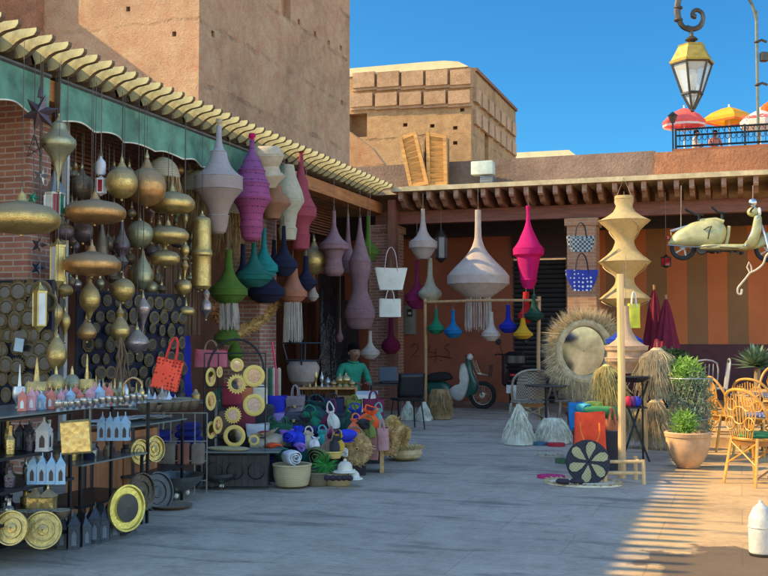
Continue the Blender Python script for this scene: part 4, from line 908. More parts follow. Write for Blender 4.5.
# ================================================================== mirror boards
def slab_board(label, A_, B_, z0, z1, m):
    A_ = Vector(A_); B_ = Vector(B_); d = B_-A_; L_ = d.length; t = thing('display_board', label, 'board', ((A_.x+B_.x)/2, (A_.y+B_.y)/2, 0), math.atan2(d.y, d.x), 'dark boards hung with mirrors')
    MB().lo((-L_/2, 0, z0), (L_/2, .04, z1)).build('panel', m, t); fr = MB()
    fr.tube([(-L_/2, .02, z0), (L_/2, .02, z0), (L_/2, .02, z1), (-L_/2, .02, z1)], .025, 4, closed=True)
    fr.build('frame', MC['cloth_dark'], t); return t, L_
FELT = plain('felt_navy', (.014, .014, .034), .95, bs=.3, bscale=80)
MG = plain('mirror_glass', (.045, .045, .05), .3, .4, var=.35, vs=4)
MG2 = plain('mirror_bright', (.36, .38, .4), .06, 1., var=.3)
MG3 = plain('mirror_teal', (.36, .42, .4), .1, 1., var=.5, vs=3)
def mirror_proto(kind, m):
    t = thing('brass_mirror', 'x', 'mirror', (0, 0, -50)); n = 40
    if kind == 'sun':
        v = []; 
        for k in range(n): a = 2*PI*k/n; r = 1. if k % 2 else .78; v.append((r*math.cos(a), r*math.sin(a)))
        mb = MB().poly(v, .06); mb.lathe([(-.03, .72), (-.1, .66), (-.12, .6), (-.08, .54), (-.03, .52)], n=24, ax='Y', caps=False)
    elif kind == 'ring': mb = MB().lathe([(.0, .98), (-.06, 1), (-.12, .9), (-.14, .78), (-.1, .66), (-.02, .6)], n=24, ax='Y', caps=False).lathe([(0, .02), (0, .98)], n=24, ax='Y', caps=False)
    elif kind == 'oval': mb = MB().lathe([(.0, .98), (-.08, 1), (-.14, .85), (-.1, .62), (-.02, .58)], n=24, ax='Y', caps=False, sx=.72, sy=1.).lathe([(0, .02), (0, .98)], n=24, ax='Y', caps=False, sx=.72, sy=1)
    elif kind == 'drop':
        v = []
        for k in range(n): a = 2*PI*k/n; r = .8+.3*max(0, math.cos(a))**8+(.05 if k % 2 else 0); v.append((r*math.sin(a)*.9, r*math.cos(a)))
        mb = MB().poly(v, .08); mb.lathe([(-.04, .66), (-.12, .6), (-.12, .5), (-.04, .46)], n=20, ax='Y', caps=False)
    else:
        v = []
        for k in range(8): a = 2*PI*(k+.5)/8; v.append((math.cos(a), math.sin(a)))
        mb = MB().poly(v, .09); mb.lathe([(-.045, .75), (-.13, .66), (-.13, .6), (-.045, .52)], n=8, ax='Y', caps=False, ph=PI/8, smooth=False)
    mb.build('frame', m, t); g = {'oval': .62, 'ring': .63, 'sun': .53, 'drop': .48, 'oct': .54}[kind]
    MB().lathe([(-.052, .004), (-.05, g)], n=20, ax='Y', caps=False, sx=.72 if kind == 'oval' else 1).build('glass', MG, t)
    return t
MKS = ['ring', 'sun', 'oval', 'drop', 'oct']; MBR = brassm('brass_mirror_dark', (.17, .125, .06), 30, .5, .42)
protos = {k: mirror_proto(k, MBR) for k in MKS}; used = set()
KN = {'ring': 'round', 'sun': 'sunburst', 'oval': 'oval', 'drop': 'pointed', 'oct': 'eight sided'}; NR = ['top', 'second', 'third', 'fourth', 'fifth', 'sixth', 'seventh', 'lowest']; NC = ['first', 'second', 'third', 'fourth', 'fifth', 'sixth', 'seventh', 'eighth', 'ninth', 'tenth']
def fill_board(A_, B_, rows, cols, z0, z1, where, size):
    A_ = Vector(A_); B_ = Vector(B_); d = (B_-A_); rz = math.atan2(d.y, d.x); nrm = Vector((math.sin(rz), -math.cos(rz), 0))
    for i in range(rows):
        for j in range(cols):
            kd = MKS[(i*3+j*2+(i*j) % 3) % 5]; f = (j+.5+(.2 if i % 2 else -.15)+rnd.uniform(-.12, .12))/cols; z = z1-(i+.5)*(z1-z0)/rows+rnd.gauss(0, .012)
            s = size*rnd.uniform(.6, 1.1); p = A_+d*f+nrm*(.012+.02*((i*7+j*3) % 3)); p.z = z
            lab = '%s brass mirror, %s from left in the %s row, %s' % (KN[kd], NC[j], NR[i] if i < rows-1 else 'lowest', where)
            pr = protos[kd]
            if kd not in used: used.add(kd); o = pr; o.location = p; o.rotation_euler = (0, 0, rz); o.scale = (s,)*3; o['label'] = lab; o['group'] = 'small brass mirrors on the dark boards'
            else: dup(pr, p, rz, lab, 'small brass mirrors on the dark boards', s)
A1 = (-7.3, 8.7); B1 = (-6.5, 8.86)
slab_board('navy felt board hung with brass mirrors in front of the left brick pillar', A1, B1, .75, 2.0, FELT); fill_board((*A1, 0), (*B1, 0), 8, 6, .8, 1.98, 'left board', .115)
A2 = (-6.95, 9.95); B2 = (-6.55, 11.6)
slab_board('longer navy felt board hung with brass mirrors behind the hanging lamps', A2, B2, .75, 1.95, FELT); fill_board((*A2, 0), (*B2, 0), 7, 10, .78, 1.93, 'right board', .09)
q = at(13, 345, Y=8.6); o = MB().box((0, 0, 0), (.1, .01, .13), ry=.15).build('price_card', plain('card_blue', (.45, .6, .7), .6), None, (q.x, 8.69, q.z)); tag(o, 'small pale blue card pinned on the left mirror board', 'card')

# many small lamps on strings in the depth of the shop
kinds_ = [('teardrop', lambda y, r: drop(y-r*1.6, y+r*2.2, r, .4)), ('globe', lambda y, r: globe(y, r)), ('flat disc', lambda y, r: disc(0, y, r*1.3, r*.6)), ('onion', lambda y, r: [(y-r*1.3, .6), (y-r*.8, r*.35), (y-r*.2, r*.95), (y+r*.3, r), (y+r*.8, r*.6), (y+r, .6)]), ('spindle', lambda y, r: [(y-r*2, .6), (y-r*1.4, r*.5), (y-r, r*.25), (y-r*.3, r*.8), (y+r*.3, r*.75), (y+r, r*.25), (y+r*1.5, r*.45), (y+r*2, .5)])]
mats_ = [('brass', BG), ('bronze', BD), ('copper', BO), ('green brass', BGR), ('dark violet', BV), ('pewter', BS)]
for i, px in enumerate((50, 70, 77, 98, 113, 130, 152, 160, 178, 190, 197)):
    ys = [172+rnd.uniform(-6, 6)+k*37 for k in range(4)]
    for k, y in enumerate(ys):
        kn, kf = kinds_[(i*2+k*3) % 5]; mn, mm = mats_[(i+k*5+i*k) % 6]; r = rnd.uniform(4.5, 7.5)
        if i == 0 and k < 2: continue
        brass('small %s %s lamp, %s down on the %s string' % (mn, kn, ['1st', '2nd', '3rd', '4th'][k], ['1st', '2nd', '3rd', '4th', '5th', '6th', '7th', '8th', '9th', '10th', '11th'][i]), px+rnd.uniform(-2, 2), kf(y, r), mm, X=-6.85-rnd.uniform(0, .25), ztop=4.16 if k == 0 else min(4.1, at(px, ys[k-1]+5, X=-6.9).z), n=16)
# ================================================================== generic goods
BLK = plain('metal_black', (.02, .022, .028), .4, .5); GLS = glassm('shelf_glass', (.4, .46, .45), .15, .6)
def frame_unit(name, label, x0, x1, y0, y1, h, shelves, m=BLK, sh=None, top=None, posts=None, cat='shelf'):
    cx, cy = (x0+x1)/2, (y0+y1)/2; t = thing(name, label, cat, (cx, cy, 0)); sh = sh or m
    for (a, b) in (posts or ((x0, y0), (x1, y0), (x0, y1), (x1, y1))): MB().lo((a-cx-.01, b-cy-.01, 0), (a-cx+.01, b-cy+.01, h-.013)).build('leg', m, t)
    for z in shelves: MB().lo((x0-cx-.02, y0-cy-.02, z-.01), (x1-cx+.02, y1-cy+.02, z+.01)).build('shelf', sh, t)
    MB().lo((x0-cx-.03, y0-cy-.03, h-.012), (x1-cx+.03, y1-cy+.03, h)).build('top', top or m, t); return t
frame_unit('display_shelf', 'black metal shelf unit with blue lanterns on it, front left corner of the shop', -4.95, -4.38, 5.45, 6.2, .93, (.12, .27, .47, .68))
frame_unit('glass_table', 'long glass topped table crowded with tiny lanterns, front left', -4.98, -4.33, 5.35, 7.25, .955, (), top=GLS, posts=((-4.95, 6.7), (-4.38, 6.7), (-4.95, 7.2), (-4.38, 7.2)), cat='table')
frame_unit('low_table', 'low black table with a glass top beside the black shelf unit', -4.85, -4.4, 6.35, 7.15, .55, (.25,), top=GLS, cat='table')
frame_unit('glass_table', 'second glass table further back carrying brass bowls', -5.65, -5.05, 8.3, 9.6, .80, (), plain('metal_grey', (.2, .2, .2), .5, .5), top=GLS, cat='table')
frame_unit('glass_table', 'lower glass table stacked with cards between the two taller ones', -5.2, -4.7, 7.5, 8.3, .72, (.3,), top=GLS, cat='table')
# cabinet
OW = wood('cabinet_orange', (.33, .13, .05)); t = thing('wooden_cabinet', 'orange wooden cabinet behind the gold trays, between the glass tables', 'cabinet', (-5.05, 7.75, 0))
MB().lo((-.25, -.3, 0), (.25, .3, .66)).build('body', OW, t); MB().lo((.25, -.24, .1), (.262, .24, .6)).build('door', wood('cabinet_door', (.24, .09, .035)), t)
t = thing('wooden_cabinet', 'orange wooden box cabinet at the far left, behind the shelf unit', 'cabinet', (-5.3, 5.8, 0)); MB().lo((-.2, -.3, .0), (.2, .3, .6)).build('body', OW, t); MB().lo((.2, -.25, .05), (.212, .25, .55)).build('door', MC['cabinet_door'], t)
# little glass houses
def house_lantern(m_body, pane, h=.2, w=.07):
    t = thing('house_lantern', 'x', 'lantern', (0, 0, -60)); r = w*.72
    MB().lathe([(h*.62, r*1.08), (h*.66, r*1.1), (h*.93, r*.15), (h, r*.12), (h*1.08, .004)], n=4, smooth=False, ph=PI/4).build('roof', m_body, t)
    MB().lathe([(0, r*1.1), (.012, r*1.1), (.014, r), (h*.62, r)], n=4, smooth=False, ph=PI/4).build('body', m_body, t)
    for k in range(4):
        a = k*PI/2; d = Vector((math.cos(a), math.sin(a), 0)); s_ = Vector((-d.y, d.x, 0)); q = r*.707+.0015; ww = w*.22
        pts = [d*q+s_*(-ww)+Vector((0, 0, h*.12)), d*q+s_*ww+Vector((0, 0, h*.12)), d*q+s_*ww+Vector((0, 0, h*.4)), d*q+Vector((0, 0, h*.52)), d*q-s_*ww+Vector((0, 0, h*.4))]
        MB().add(pts, [(0, 1, 2, 3, 4)]).build('window', pane, t)
    return t
PBL = plain('enamel_sky', (.3, .47, .62), .4, var=.15, vs=30); DPN = plain('dark_pane', (.05, .04, .04), .2)
hl_b = house_lantern(PBL, DPN, .19, .058); hl_w = house_lantern(plain('enamel_pearl', (.6, .58, .55), .4), DPN, .22, .085); hl_d = house_lantern(plain('lattice_iron', (.07, .08, .1), .45, .6, bs=.5, bscale=90), plain('pane_grey', (.17, .2, .25), .15), .24, .068); hl_g = house_lantern(BP, plain('pane_gold', (.35, .2, .08), .2), .2, .1)
hl_r = house_lantern(plain('enamel_coral', (.6, .18, .13), .4), GW, .14, .05); hl_c = house_lantern(PBL, GW, .14, .05); hl_p = house_lantern(plain('enamel_pink', (.62, .3, .34), .4), GW, .14, .05); hl_k = house_lantern(BP, DPN, .13, .045)
first = set()
def put(pr, loc, rz, label, group, s=1.):
    if pr not in first:
        first.add(pr); pr.location = loc; pr.rotation_euler = (0, 0, rz); pr.scale = (s,)*3; pr['label'] = label; pr['group'] = group; return pr
    return dup(pr, loc, rz, label, group, s)
def atz(px, Z, dpt=None, py=None):  # bearing px at distance dpt, standing on height Z
    p = at(px, 300, D=dpt); return Vector((p.x, p.y, Z))
OR = ['leftmost', 'second from left', 'third from left', 'rightmost']
for k in range(4): put(hl_b, atz(36+k*9, .48, 6.95), TH+.1*k, 'sky blue house shaped lantern on the black shelf, %s of the four' % OR[k], 'blue lanterns on the shelf unit')
for k in range(4): put(hl_b, atz(104+k*7.6, .70, 7.6), TH, 'sky blue lantern hanging under the glass table edge, %s of four' % OR[k], 'blue lanterns on the shelf unit')
put(hl_w, atz(46, .69, 7.0), TH, 'pearl white window lantern on the upper black shelf', 'lanterns on the shelf unit', .95)
for k, px in enumerate((22, 31)): put(hl_d, atz(px, .69, 7.1), TH, 'dark iron lantern in shadow on the upper black shelf, %s' % ('outer one' if k == 0 else 'next to the white one'), 'lanterns on the shelf unit', .75)
for k, px in enumerate((39, 51)): put(hl_g, atz(px, .28, 6.95), TH, 'shiny gold house lantern on the lowest shelf, %s' % ('left of the pair' if k == 0 else 'right of the pair'), 'gold lanterns on the shelf unit', .9)
# table top crowd
kinds = [(hl_r, 'coral red'), (hl_c, 'sky blue'), (hl_p, 'rose pink'), (hl_k, 'brass')]
for i in range(20):
    pr, cn = kinds[(i*7+i//3) % 4]; f = i/20; px = 24+f*96; put(pr, atz(px, .956, 6.98+f*.62+(.12 if i % 2 else 0)), TH+rnd.uniform(-.4, .4), 'tiny %s house lantern, number %d place from the left along the glass table' % (cn, i+1) if 0 else 'tiny %s house lantern on the glass table, %s from the left' % (cn, ['1st', '2nd', '3rd', '4th', '5th', '6th', '7th', '8th', '9th', '10th', '11th', '12th', '13th', '14th', '15th', '16th', '17th', '18th', '19th', '20th'][i]), 'tiny lanterns on the glass table', rnd.uniform(.8, 1.1))
def lathe_thing(name, label, cat, loc, prof, m, group=None, k=3, n=20, s=1., part=None):
    """one-mesh thing, prof in metres (z, r)"""
    pr = smooth_prof(prof, k) if k else prof
    o = MB().lathe([(z*s, r*s) for z, r in pr], n=n).build(name, m, None, loc); return tag(o, label, cat, group)
TC = plain('tin_candle', (.5, .47, .4), .3, .85)
for i in range(22):
    f = i/22; loc = atz(30+f*118, .957, 7.3+f*.95+.1*(i % 3)); h = rnd.uniform(.09, .22); r = rnd.uniform(.02, .04)
    lathe_thing('brass_ornament', 'small %s brass ornament at the back of the glass table, %s from left' % (('spired', 'bottle shaped', 'domed', 'cupped')[i % 4], ['1st', '2nd', '3rd', '4th', '5th', '6th', '7th', '8th', '9th', '10th', '11th', '12th', '13th', '14th', '15th', '16th', '17th', '18th', '19th', '20th', '21st', '22nd'][i]), 'ornament', loc,
        [[(0, r), (h*.1, r*.5), (h*.3, r), (h*.55, r*.3), (h, .003)], [(0, r*.8), (h*.4, r), (h*.6, r*.4), (h*.9, r*.3), (h, r*.5)], [(0, r*1.1), (h*.5, r*1.1), (h*.7, r*.7), (h*.85, r*.2), (h, .003)], [(0, r*.8), (h*.15, r*.3), (h*.5, r*.9), (h*.75, r), (h*.74, r*.8)]][i % 4], [BG, BP, BGR, TIN, BD][i % 5], 'small ornaments on the glass table')
c0 = None
for i in range(30):
    f = (i//2)/15; px = 60+f*92; loc = atz(px, .957, 7.0+f*.95-(.1 if i % 2 else -.02))
    lab = 'small tin candle cup in the %s row of the glass table, %s from the left' % ('front' if i % 2 else 'back', ['1st', '2nd', '3rd', '4th', '5th', '6th', '7th', '8th', '9th', '10th', '11th', '12th', '13th', '14th', '15th'][i//2])
    if c0 is None: c0 = lathe_thing('candle_cup', lab, 'candle cup', loc, [(0, .02), (.02, .008), (.035, .02), (.06, .024), (.07, .02)], TC, 'tin candle cups on the glass table')
    else: dup(c0, loc, 0, lab, 'tin candle cups on the glass table', rnd.uniform(.7, 1.1))
def vase(label, px, D, z, h, r, m, spike=.35, name='brass_vase', group=None, pear=.35):
    loc = atz(px, z, D); return lathe_thing(name, label, 'vase', loc, [(0, r*.5), (h*.04, r*.55), (h*.08, r*.35), (h*pear*.7, r*.9), (h*pear, r), (h*(pear+.15), r*.85), (h*(1-spike), r*.28), (h*.9, r*.1), (h, r*.03)], m, group)
vase('tall slim grey spire ornament at the left end of the glass table', 21, 7.2, .956, .3, .05, TIN, .5)
vase('brass pointed dome lamp standing behind the tiny lanterns', 38, 7.5, .956, .34, .085, BG, .5)
vase('brass spire ornament with a long thin neck, right of the egg lamps', 88, 7.7, .956, .36, .06, BG, .6)
vase('small brass spire ornament beside the long necked one', 97, 7.8, .956, .2, .05, BG, .5)
vase('small brass spire ornament near the middle of the glass table', 104, 7.9, .956, .18, .045, BGR, .5)
vase('small green brass pot at the right end of the glass table', 112, 8.0, .956, .15, .045, BGR, .4)
def egg(label, cx, yc, rx, ry, D, m):
    c = at(cx, yc, D=D); s = D/F; t = thing('egg_lamp', label, 'lamp', (c.x, c.y, c.z-ry*s), 0, 'egg shaped brass lamps on the glass table')
    MB().ball((0, 0, ry*s), rx*s, 20, 12, sz=ry/rx).build('body', m, t); MB().lathe([(ry*2*s-.01, .015), (ry*2*s+.03, .01), (ry*2*s+.06, .002)], n=8).build('finial', BP, t); MB().lathe([(-.02, rx*s*.5), (.03, rx*s*.4)], n=14).build('foot', BP, t)
egg('brass egg shaped lamp with star pattern standing on the glass table, wider one', 56, 386, 9.5, 12, 7.7, BG)
egg('brass egg shaped lamp standing on the glass table, slimmer one with a spike', 72, 385, 8, 11, 7.85, BGR)
# gold square tray and round trays
BT0 = plain('brass_square', (.25, .2, .075), .5, .35, var=.35, vs=40, bs=.6, bscale=70)
t = thing('square_tray', 'square hammered gold tray leaning on the edge of the shelf unit', 'tray', tuple(at(76, 437, D=6.8)), TH)
MB().bbox((0, 0, 0), (.2, .02, .22), .012, ry=-.08).build('plate', BT0, t); MB().box((0, -.012, 0), (.185, .008, .19), ry=-.08).build('centre_panel', BP, t)
def tray(label, px, py, rp, D, m, squash=1., tilt=0., yaw=0., name='round_tray', group='round metal trays leaning by the stalls'):
    c = at(px, py, D=D); r = rp*D/F; t = thing(name, label, 'tray', (c.x, c.y, c.z), TH+yaw, group); t.rotation_euler = (tilt, 0, TH+yaw)
    MB().lathe([(.012, .01), (.012, r*.97), (0, r), (-.02, r), (-.02, r*.93), (-.004, r*.88), (-.004, .01)], n=40, ax='Y', caps=False).build('plate', m, t)
    MB().lathe([(-.006, r*.62), (-.014, r*.6), (-.014, r*.56), (-.006, r*.54)], n=36, ax='Y', caps=False).build('engraved_ring', m, t); MB().lathe([(-.005, r*.3), (-.012, r*.28), (-.016, r*.1), (-.018, .004)], n=24, ax='Y', caps=False).build('boss', m, t)
    return t
BT = brassm('brass_tray', (.6, .44, .14), 38, .7, .33)
tray('gold engraved round tray leaning at the bottom left corner, left of the two', 12, 528, 17, 6.6, BT, yaw=-.1, tilt=-.18)
tray('gold engraved round tray leaning at the bottom left, right of the two', 43, 530, 18.5, 6.7, BT, yaw=.15, tilt=-.18)
tray('gold oval looking tray propped against the orange cabinet', 139, 452, 12.5, 8.3, BT, yaw=.95, tilt=-.1)
tray('golden brass tray standing right of the orange cabinet', 154, 449, 13, 8.8, BT, yaw=1.0, tilt=-.1)
t = tray('yellow rimmed round mirror tray on the ground beside the small iron lanterns', 126, 508, 23, 7.6, plain('brass_yellow', (.7, .58, .15), .35, .7, bs=.3, bscale=30), yaw=.98, tilt=-.06)
MB().lathe([(-.022, .004), (-.02, .1)], n=30, ax='Y', caps=False).build('mirror', MG, t)
tray('dark bronze round tray standing behind the mirror tray', 141, 492, 19, 8.1, brassm('bronze_dark', (.1, .08, .06), 30), yaw=1.1, tilt=-.1)
tray('dark slate round tray leaning edge on beyond the iron lanterns', 157, 492, 20, 8.9, plain('slate_dark', (.06, .065, .07), .4, .4, bs=.3), yaw=.95, tilt=-.16)
c = at(172, 508, Z=0); lathe_thing('flat_tray', 'flat brown tray lying on the paving by the slate tray', 'tray', (c.x, c.y, 0), [(0, .12), (.02, .17), (.03, .175), (.02, .14), (.015, .01)], brassm('bronze_flat', (.3, .17, .1), 30), k=0)
def bowl(label, px, py, hw, D, m, zb=.02, hgt=.12):
    c = atz(px, zb, D); r = hw*D/F; t = thing('metal_bowl', label, 'bowl', tuple(c), 0, 'large shallow metal bowls on the ground')
    MB().lathe(smooth_prof([(0, r*.3), (hgt*.3, r*.62), (hgt*.75, r*.93), (hgt, r)], 3)+[(hgt+.01, r*1.02), (hgt, r*.97)]+smooth_prof([(hgt*.75, r*.9), (hgt*.35, r*.6), (.02, r*.28), (.018, .01)], 3), n=36).build('body', m, t)
    for a in (0, 2.1, 4.2): MB().ball((r*.5*math.cos(a-1), r*.5*math.sin(a-1), -.01), .025, 8, 6).build('foot', plain('knob_white', (.6, .58, .5), .4), t)
DSH = plain('steel_dish', (.2, .21, .2), .28, .9, bs=.3, bscale=30)
bowl('large dark steel bowl on the ground, left and bigger of the two', 177, 478, 28, 9.4, DSH, .06, .15)
bowl('smaller dark steel bowl on the ground under the sun mirrors', 222, 483, 19, 10.1, DSH, .04, .1)
# iron lanterns on the ground
k_ = 0
for (px, py, s_) in ((63, 548, 1.0), (74, 549, 1.15), (85, 546, .95), (95, 543, 1.2), (104, 541, 1.05), (113, 538, 1.1), (122, 535, .9), (130, 532, .95), (80, 538, 1.0), (90, 534, .85), (100, 531, 1.1), (110, 528, 1.0), (119, 524, .9), (128, 520, 1.0), (137, 524, .8)):
    c = at(px, py, Z=0); put(hl_d, (c.x, c.y, 0), rnd.uniform(0, 1.5), 'dark iron lantern on the ground, %s row, %s from the left' % (('front', ['1st', '2nd', '3rd', '4th', '5th', '6th', '7th', '8th'][k_]) if k_ < 8 else ('back', ['1st', '2nd', '3rd', '4th', '5th', '6th', '7th'][k_-8])), 'dark iron lanterns standing on the ground', s_*.92); k_ += 1
# bowls and jars on shelf and second table
b0 = None
for i in range(7):
    loc = atz(4+i*10, .28, 6.8); lab = 'small metal bowl on the bottom shelf, %s from the left' % ['1st', '2nd', '3rd', '4th', '5th', '6th', '7th'][i]
    if b0 is None: b0 = lathe_thing('small_bowl', lab, 'bowl', loc, [(0, .03), (.02, .045), (.05, .055), (.055, .05), (.03, .03), (.012, .005)], BD, 'small metal bowls on the tables')
    else: dup(b0, loc, 0, lab, 'small metal bowls on the tables', rnd.uniform(.8, 1.15))
for i in range(12):
    f = i//2/6; loc = atz(148+f*52, .801, 8.95+f*.5+(0 if i % 2 else .3)); dup(b0, loc, 0, 'brass bowl in the %s row on the second glass table, %s from the left' % ('front' if i % 2 else 'back', ['1st', '2nd', '3rd', '4th', '5th', '6th'][i//2]), 'small metal bowls on the tables', rnd.uniform(1.0, 1.7))
for i, (px, m, h) in enumerate(((150, TIN, .17), (156, MC['milk_white'], .14), (163, BS, .2), (170, MC['milk_white'], .15), (176, BS, .12))):
    vase(['small grey tin pot', 'small white pot', 'rose silver bottle', 'white cup shaped pot', 'short rose silver pot'][i]+' on the second glass table behind the bowls', px, 9.6, .801, h, .055, m, .3)
cs0 = MB()
for i in range(16): cs0.bbox((rnd.uniform(-.2, .2), rnd.uniform(-.3, .3), .006+i*.002), (.14, .2, .004), .001, rz=rnd.uniform(-.5, .5))
o = cs0.build('card_pile', plain('paper_grey', (.4, .42, .42), .5), None, (-4.95, 7.9, .722)); tag(o, 'spread of grey packets on the lower glass table', 'packets')
# bunch of hanging straps
A = at(120, 400, X=-6.1); t = thing('strap_bunch', 'bunch of brown leather straps hanging under the brass globe with bulb neck', 'straps', tuple(A)); mb = MB()
for i in range(16):
    a = rnd.uniform(0, 6.28); mb.tube([(0, 0, .65), (rnd.gauss(0, .03), rnd.gauss(0, .03), .45), (.13*math.cos(a), .13*math.sin(a), .0)], .008, 4)
mb.build('straps', plain('leather_brown', (.2, .12, .07), .6), t)
bushy = None
def arc_stand(label, px, py0, py1, D, m):
    b = at(px, py1, D=D); h = (py1-py0)*D/F; t = thing('hook_stand', label, 'stand', tuple(b), TH); MB().tube([(0, 0, 0), (0, 0, h*.6), (.02, 0, h*.85), (.07, 0, h), (.12, 0, h*.9), (.14, 0, h*.7)], .008, 6).build('hook', m, t); MB().lathe([(0, .05), (.01, .05), (.02, .01)], n=14).build('base', m, t)
arc_stand('slim copper hook stand on the right end of the glass table', 123, 378, 405, 7.75, BO)

# crowded shelves of the black unit and the low table
o = MB().lo((-4.96, 5.42, .1), (-4.945, 6.24, .92)).build('shelf_back_board', MC['felt_navy'], None); tag(o, 'dark board behind the black shelf unit', 'board')
ORD = ['1st', '2nd', '3rd', '4th', '5th', '6th', '7th', '8th', '9th', '10th', '11th', '12th', '13th', '14th']
KD = [('dark iron cup', DK), ('tin jar', TIN), ('bronze pot', BD), ('brass pot', BG), ('navy glass bottle', MC['yarn_navy']), ('violet iron pot', BV)]
for zi, (z, hh_, nm) in enumerate(((.70, .2, 'upper'), (.49, .16, 'middle'), (.29, .14, 'lower'))):
    for i in range(14):
        x = -4.85+.13*(i % 4)+(.0 if i % 2 else .02); y = 5.52+.05*i; h = hh_*rnd.uniform(.6, 1); r = rnd.uniform(.02, .035); kn, km = KD[(i*5+zi*2) % 6]
        lathe_thing('shelf_pot', '%s on the %s shelf of the black unit, %s from the near end' % (kn, nm, ORD[i]), 'pot', (x, y, z-.008), [(0, r), (h*.5, r*1.1), (h*.65, r*.5), (h*.85, r*.45), (h, r*.6)], km, 'pots and bottles on the black shelf unit', k=2, n=12)
for i in range(12):
    x = -4.8+.1*(i % 4); y = 6.42+.06*i; kn, km = KD[(i*7+1) % 6]; h = rnd.uniform(.06, .12); r = rnd.uniform(.03, .045)
    lathe_thing('table_pot', '%s on the low glass table, %s from the near end' % (kn, ORD[i]), 'pot', (x, y, .551), [(0, r), (h*.5, r*1.1), (h*.7, r*.6), (h, r*.8)], km, 'pots on the low glass table', k=2, n=12)
for i in range(12):
    x = -5.45+.11*(i % 3); y = 8.4+.1*i; kn, km = KD[(i*5+2) % 6]; h = rnd.uniform(.1, .24); r = rnd.uniform(.03, .05)
    lathe_thing('table_pot', '%s at the back of the second glass table, %s from the near end' % (kn, ORD[i]), 'pot', (x, y, .801), [(0, r), (h*.5, r*1.1), (h*.7, r*.6), (h, r*.3)], km, 'pots on the second glass table', k=2, n=12)
# ================================================================== bags and soft goods
def bag(label, px, py0, py1, wpx, D, m, handle=.9, dep=.12, hm=None, name='handbag', group='bags on sale', rz=0., wt=1., rot=None, hr=.008, round_=0.):
    """body between py0 and py1 (pixels), open top, two handles rising handle*height"""
    b = at(px, py1, D=D); s = D/F; h = (py1-py0)*s; w_ = wpx*s; t = thing(name, label, 'bag', tuple(b), TH+rz, group)
    vs = []; n = 20; L_ = 6
    for j in range(L_+1):
        f = j/L_; ww = w_/2*(wt+(1-wt)*f) if wt != 1. else w_/2; 
        if round_: ww *= 1-round_*(1-f)**2
        dd = dep/2*(1-.45*f)
        for k in range(n):
            a = 2*PI*k/n; c_, s_ = math.cos(a), math.sin(a); e = .45
            vs.append((ww*math.copysign(abs(c_)**e, c_), dd*math.copysign(abs(s_)**e, s_)+.006*math.sin(3*a+f*5), h*f+(.01*math.sin(a*2) if j == L_ else 0)))
    fs = [(j*n+k, j*n+(k+1) % n, (j+1)*n+(k+1) % n, (j+1)*n+k) for j in range(L_) for k in range(n)]+[tuple(range(n-1, -1, -1))]
    MB().add(vs, fs, True).build('body', m, t); hm = hm or m
    if handle:
        for sy in (-1, 1): MB().tube([(-w_*.2, sy*dep*.27, h*.85), (-w_*.19, sy*dep*.28, h*1.0), (-w_*.13, sy*dep*.2, h+h*handle*.7), (0, sy*dep*.12, h+h*handle), (w_*.13, sy*dep*.2, h+h*handle*.7), (w_*.19, sy*dep*.28, h), (w_*.2, sy*dep*.27, h*.85)], hr, 6).build('handle', hm, t)
    return t
def fab(n, c, **k): return plain('cloth_'+n, c, .85, var=.22, vs=9, bs=.35, bscale=35, **k)
WB = twotone('bag_white', (.72, .7, .63), (.6, .58, .5), 22, 'WX'); 
bag('white boat shaped tote bag with long handles, upper one on the corner pillar', 391, 268, 290, 33, 17.6, WB, .95, wt=.7, hm=fab('handle_pink', (.5, .36, .36)), name='tote_bag')
bag('white square tote bag directly under the boat shaped one', 390, 299, 317, 22, 17.6, WB, .55, hm=fab('handle_white', (.6, .58, .52)), name='tote_bag')
RNET = twotone('net_red', (.35, .015, .012), (.95, .09, .04), 30, 'VORO', thr=.42)
t = bag('bright red woven net bag hanging by the brass lamps', 164, 359, 389, 27, 10.2, RNET, .75, hm=fab('red', (.7, .04, .03)), name='net_bag'); t.rotation_euler = (0, .22, TH)
bag('crimson leather bag hanging beside the second pillar, left of the green shades', 211, 350, 367, 33, 12.2, plain('leather_crimson', (.36, .05, .08), .45), .55, hm=MC['leather_brown'])
BP1 = twotone('weave_grey', (.32, .36, .36), (.03, .04, .05), 26, 'CHECK'); BP2 = twotone('weave_blue', (.6, .65, .72), (.015, .03, .28), 14, 'VORO', thr=.32)
bag('oval bag in grey and black weave, upper one on the orange brick pillar', 581, 236, 252, 29, 18.2, BP1, .85, hm=fab('black', (.03, .02, .03)), round_=.35, name='patterned_bag')
bag('navy and white patterned bag, lower one on the orange brick pillar', 582, 270, 291, 33, 18.2, BP2, .8, hm=MC['cloth_black'], round_=.5, name='patterned_bag')
bag('acid yellow bag hanging behind the wooden post', 634, 304, 328, 12, 14.6, fab('yellow', (.65, .6, .05)), .5, hm=fab('offwhite', (.65, .63, .55)), dep=.08)
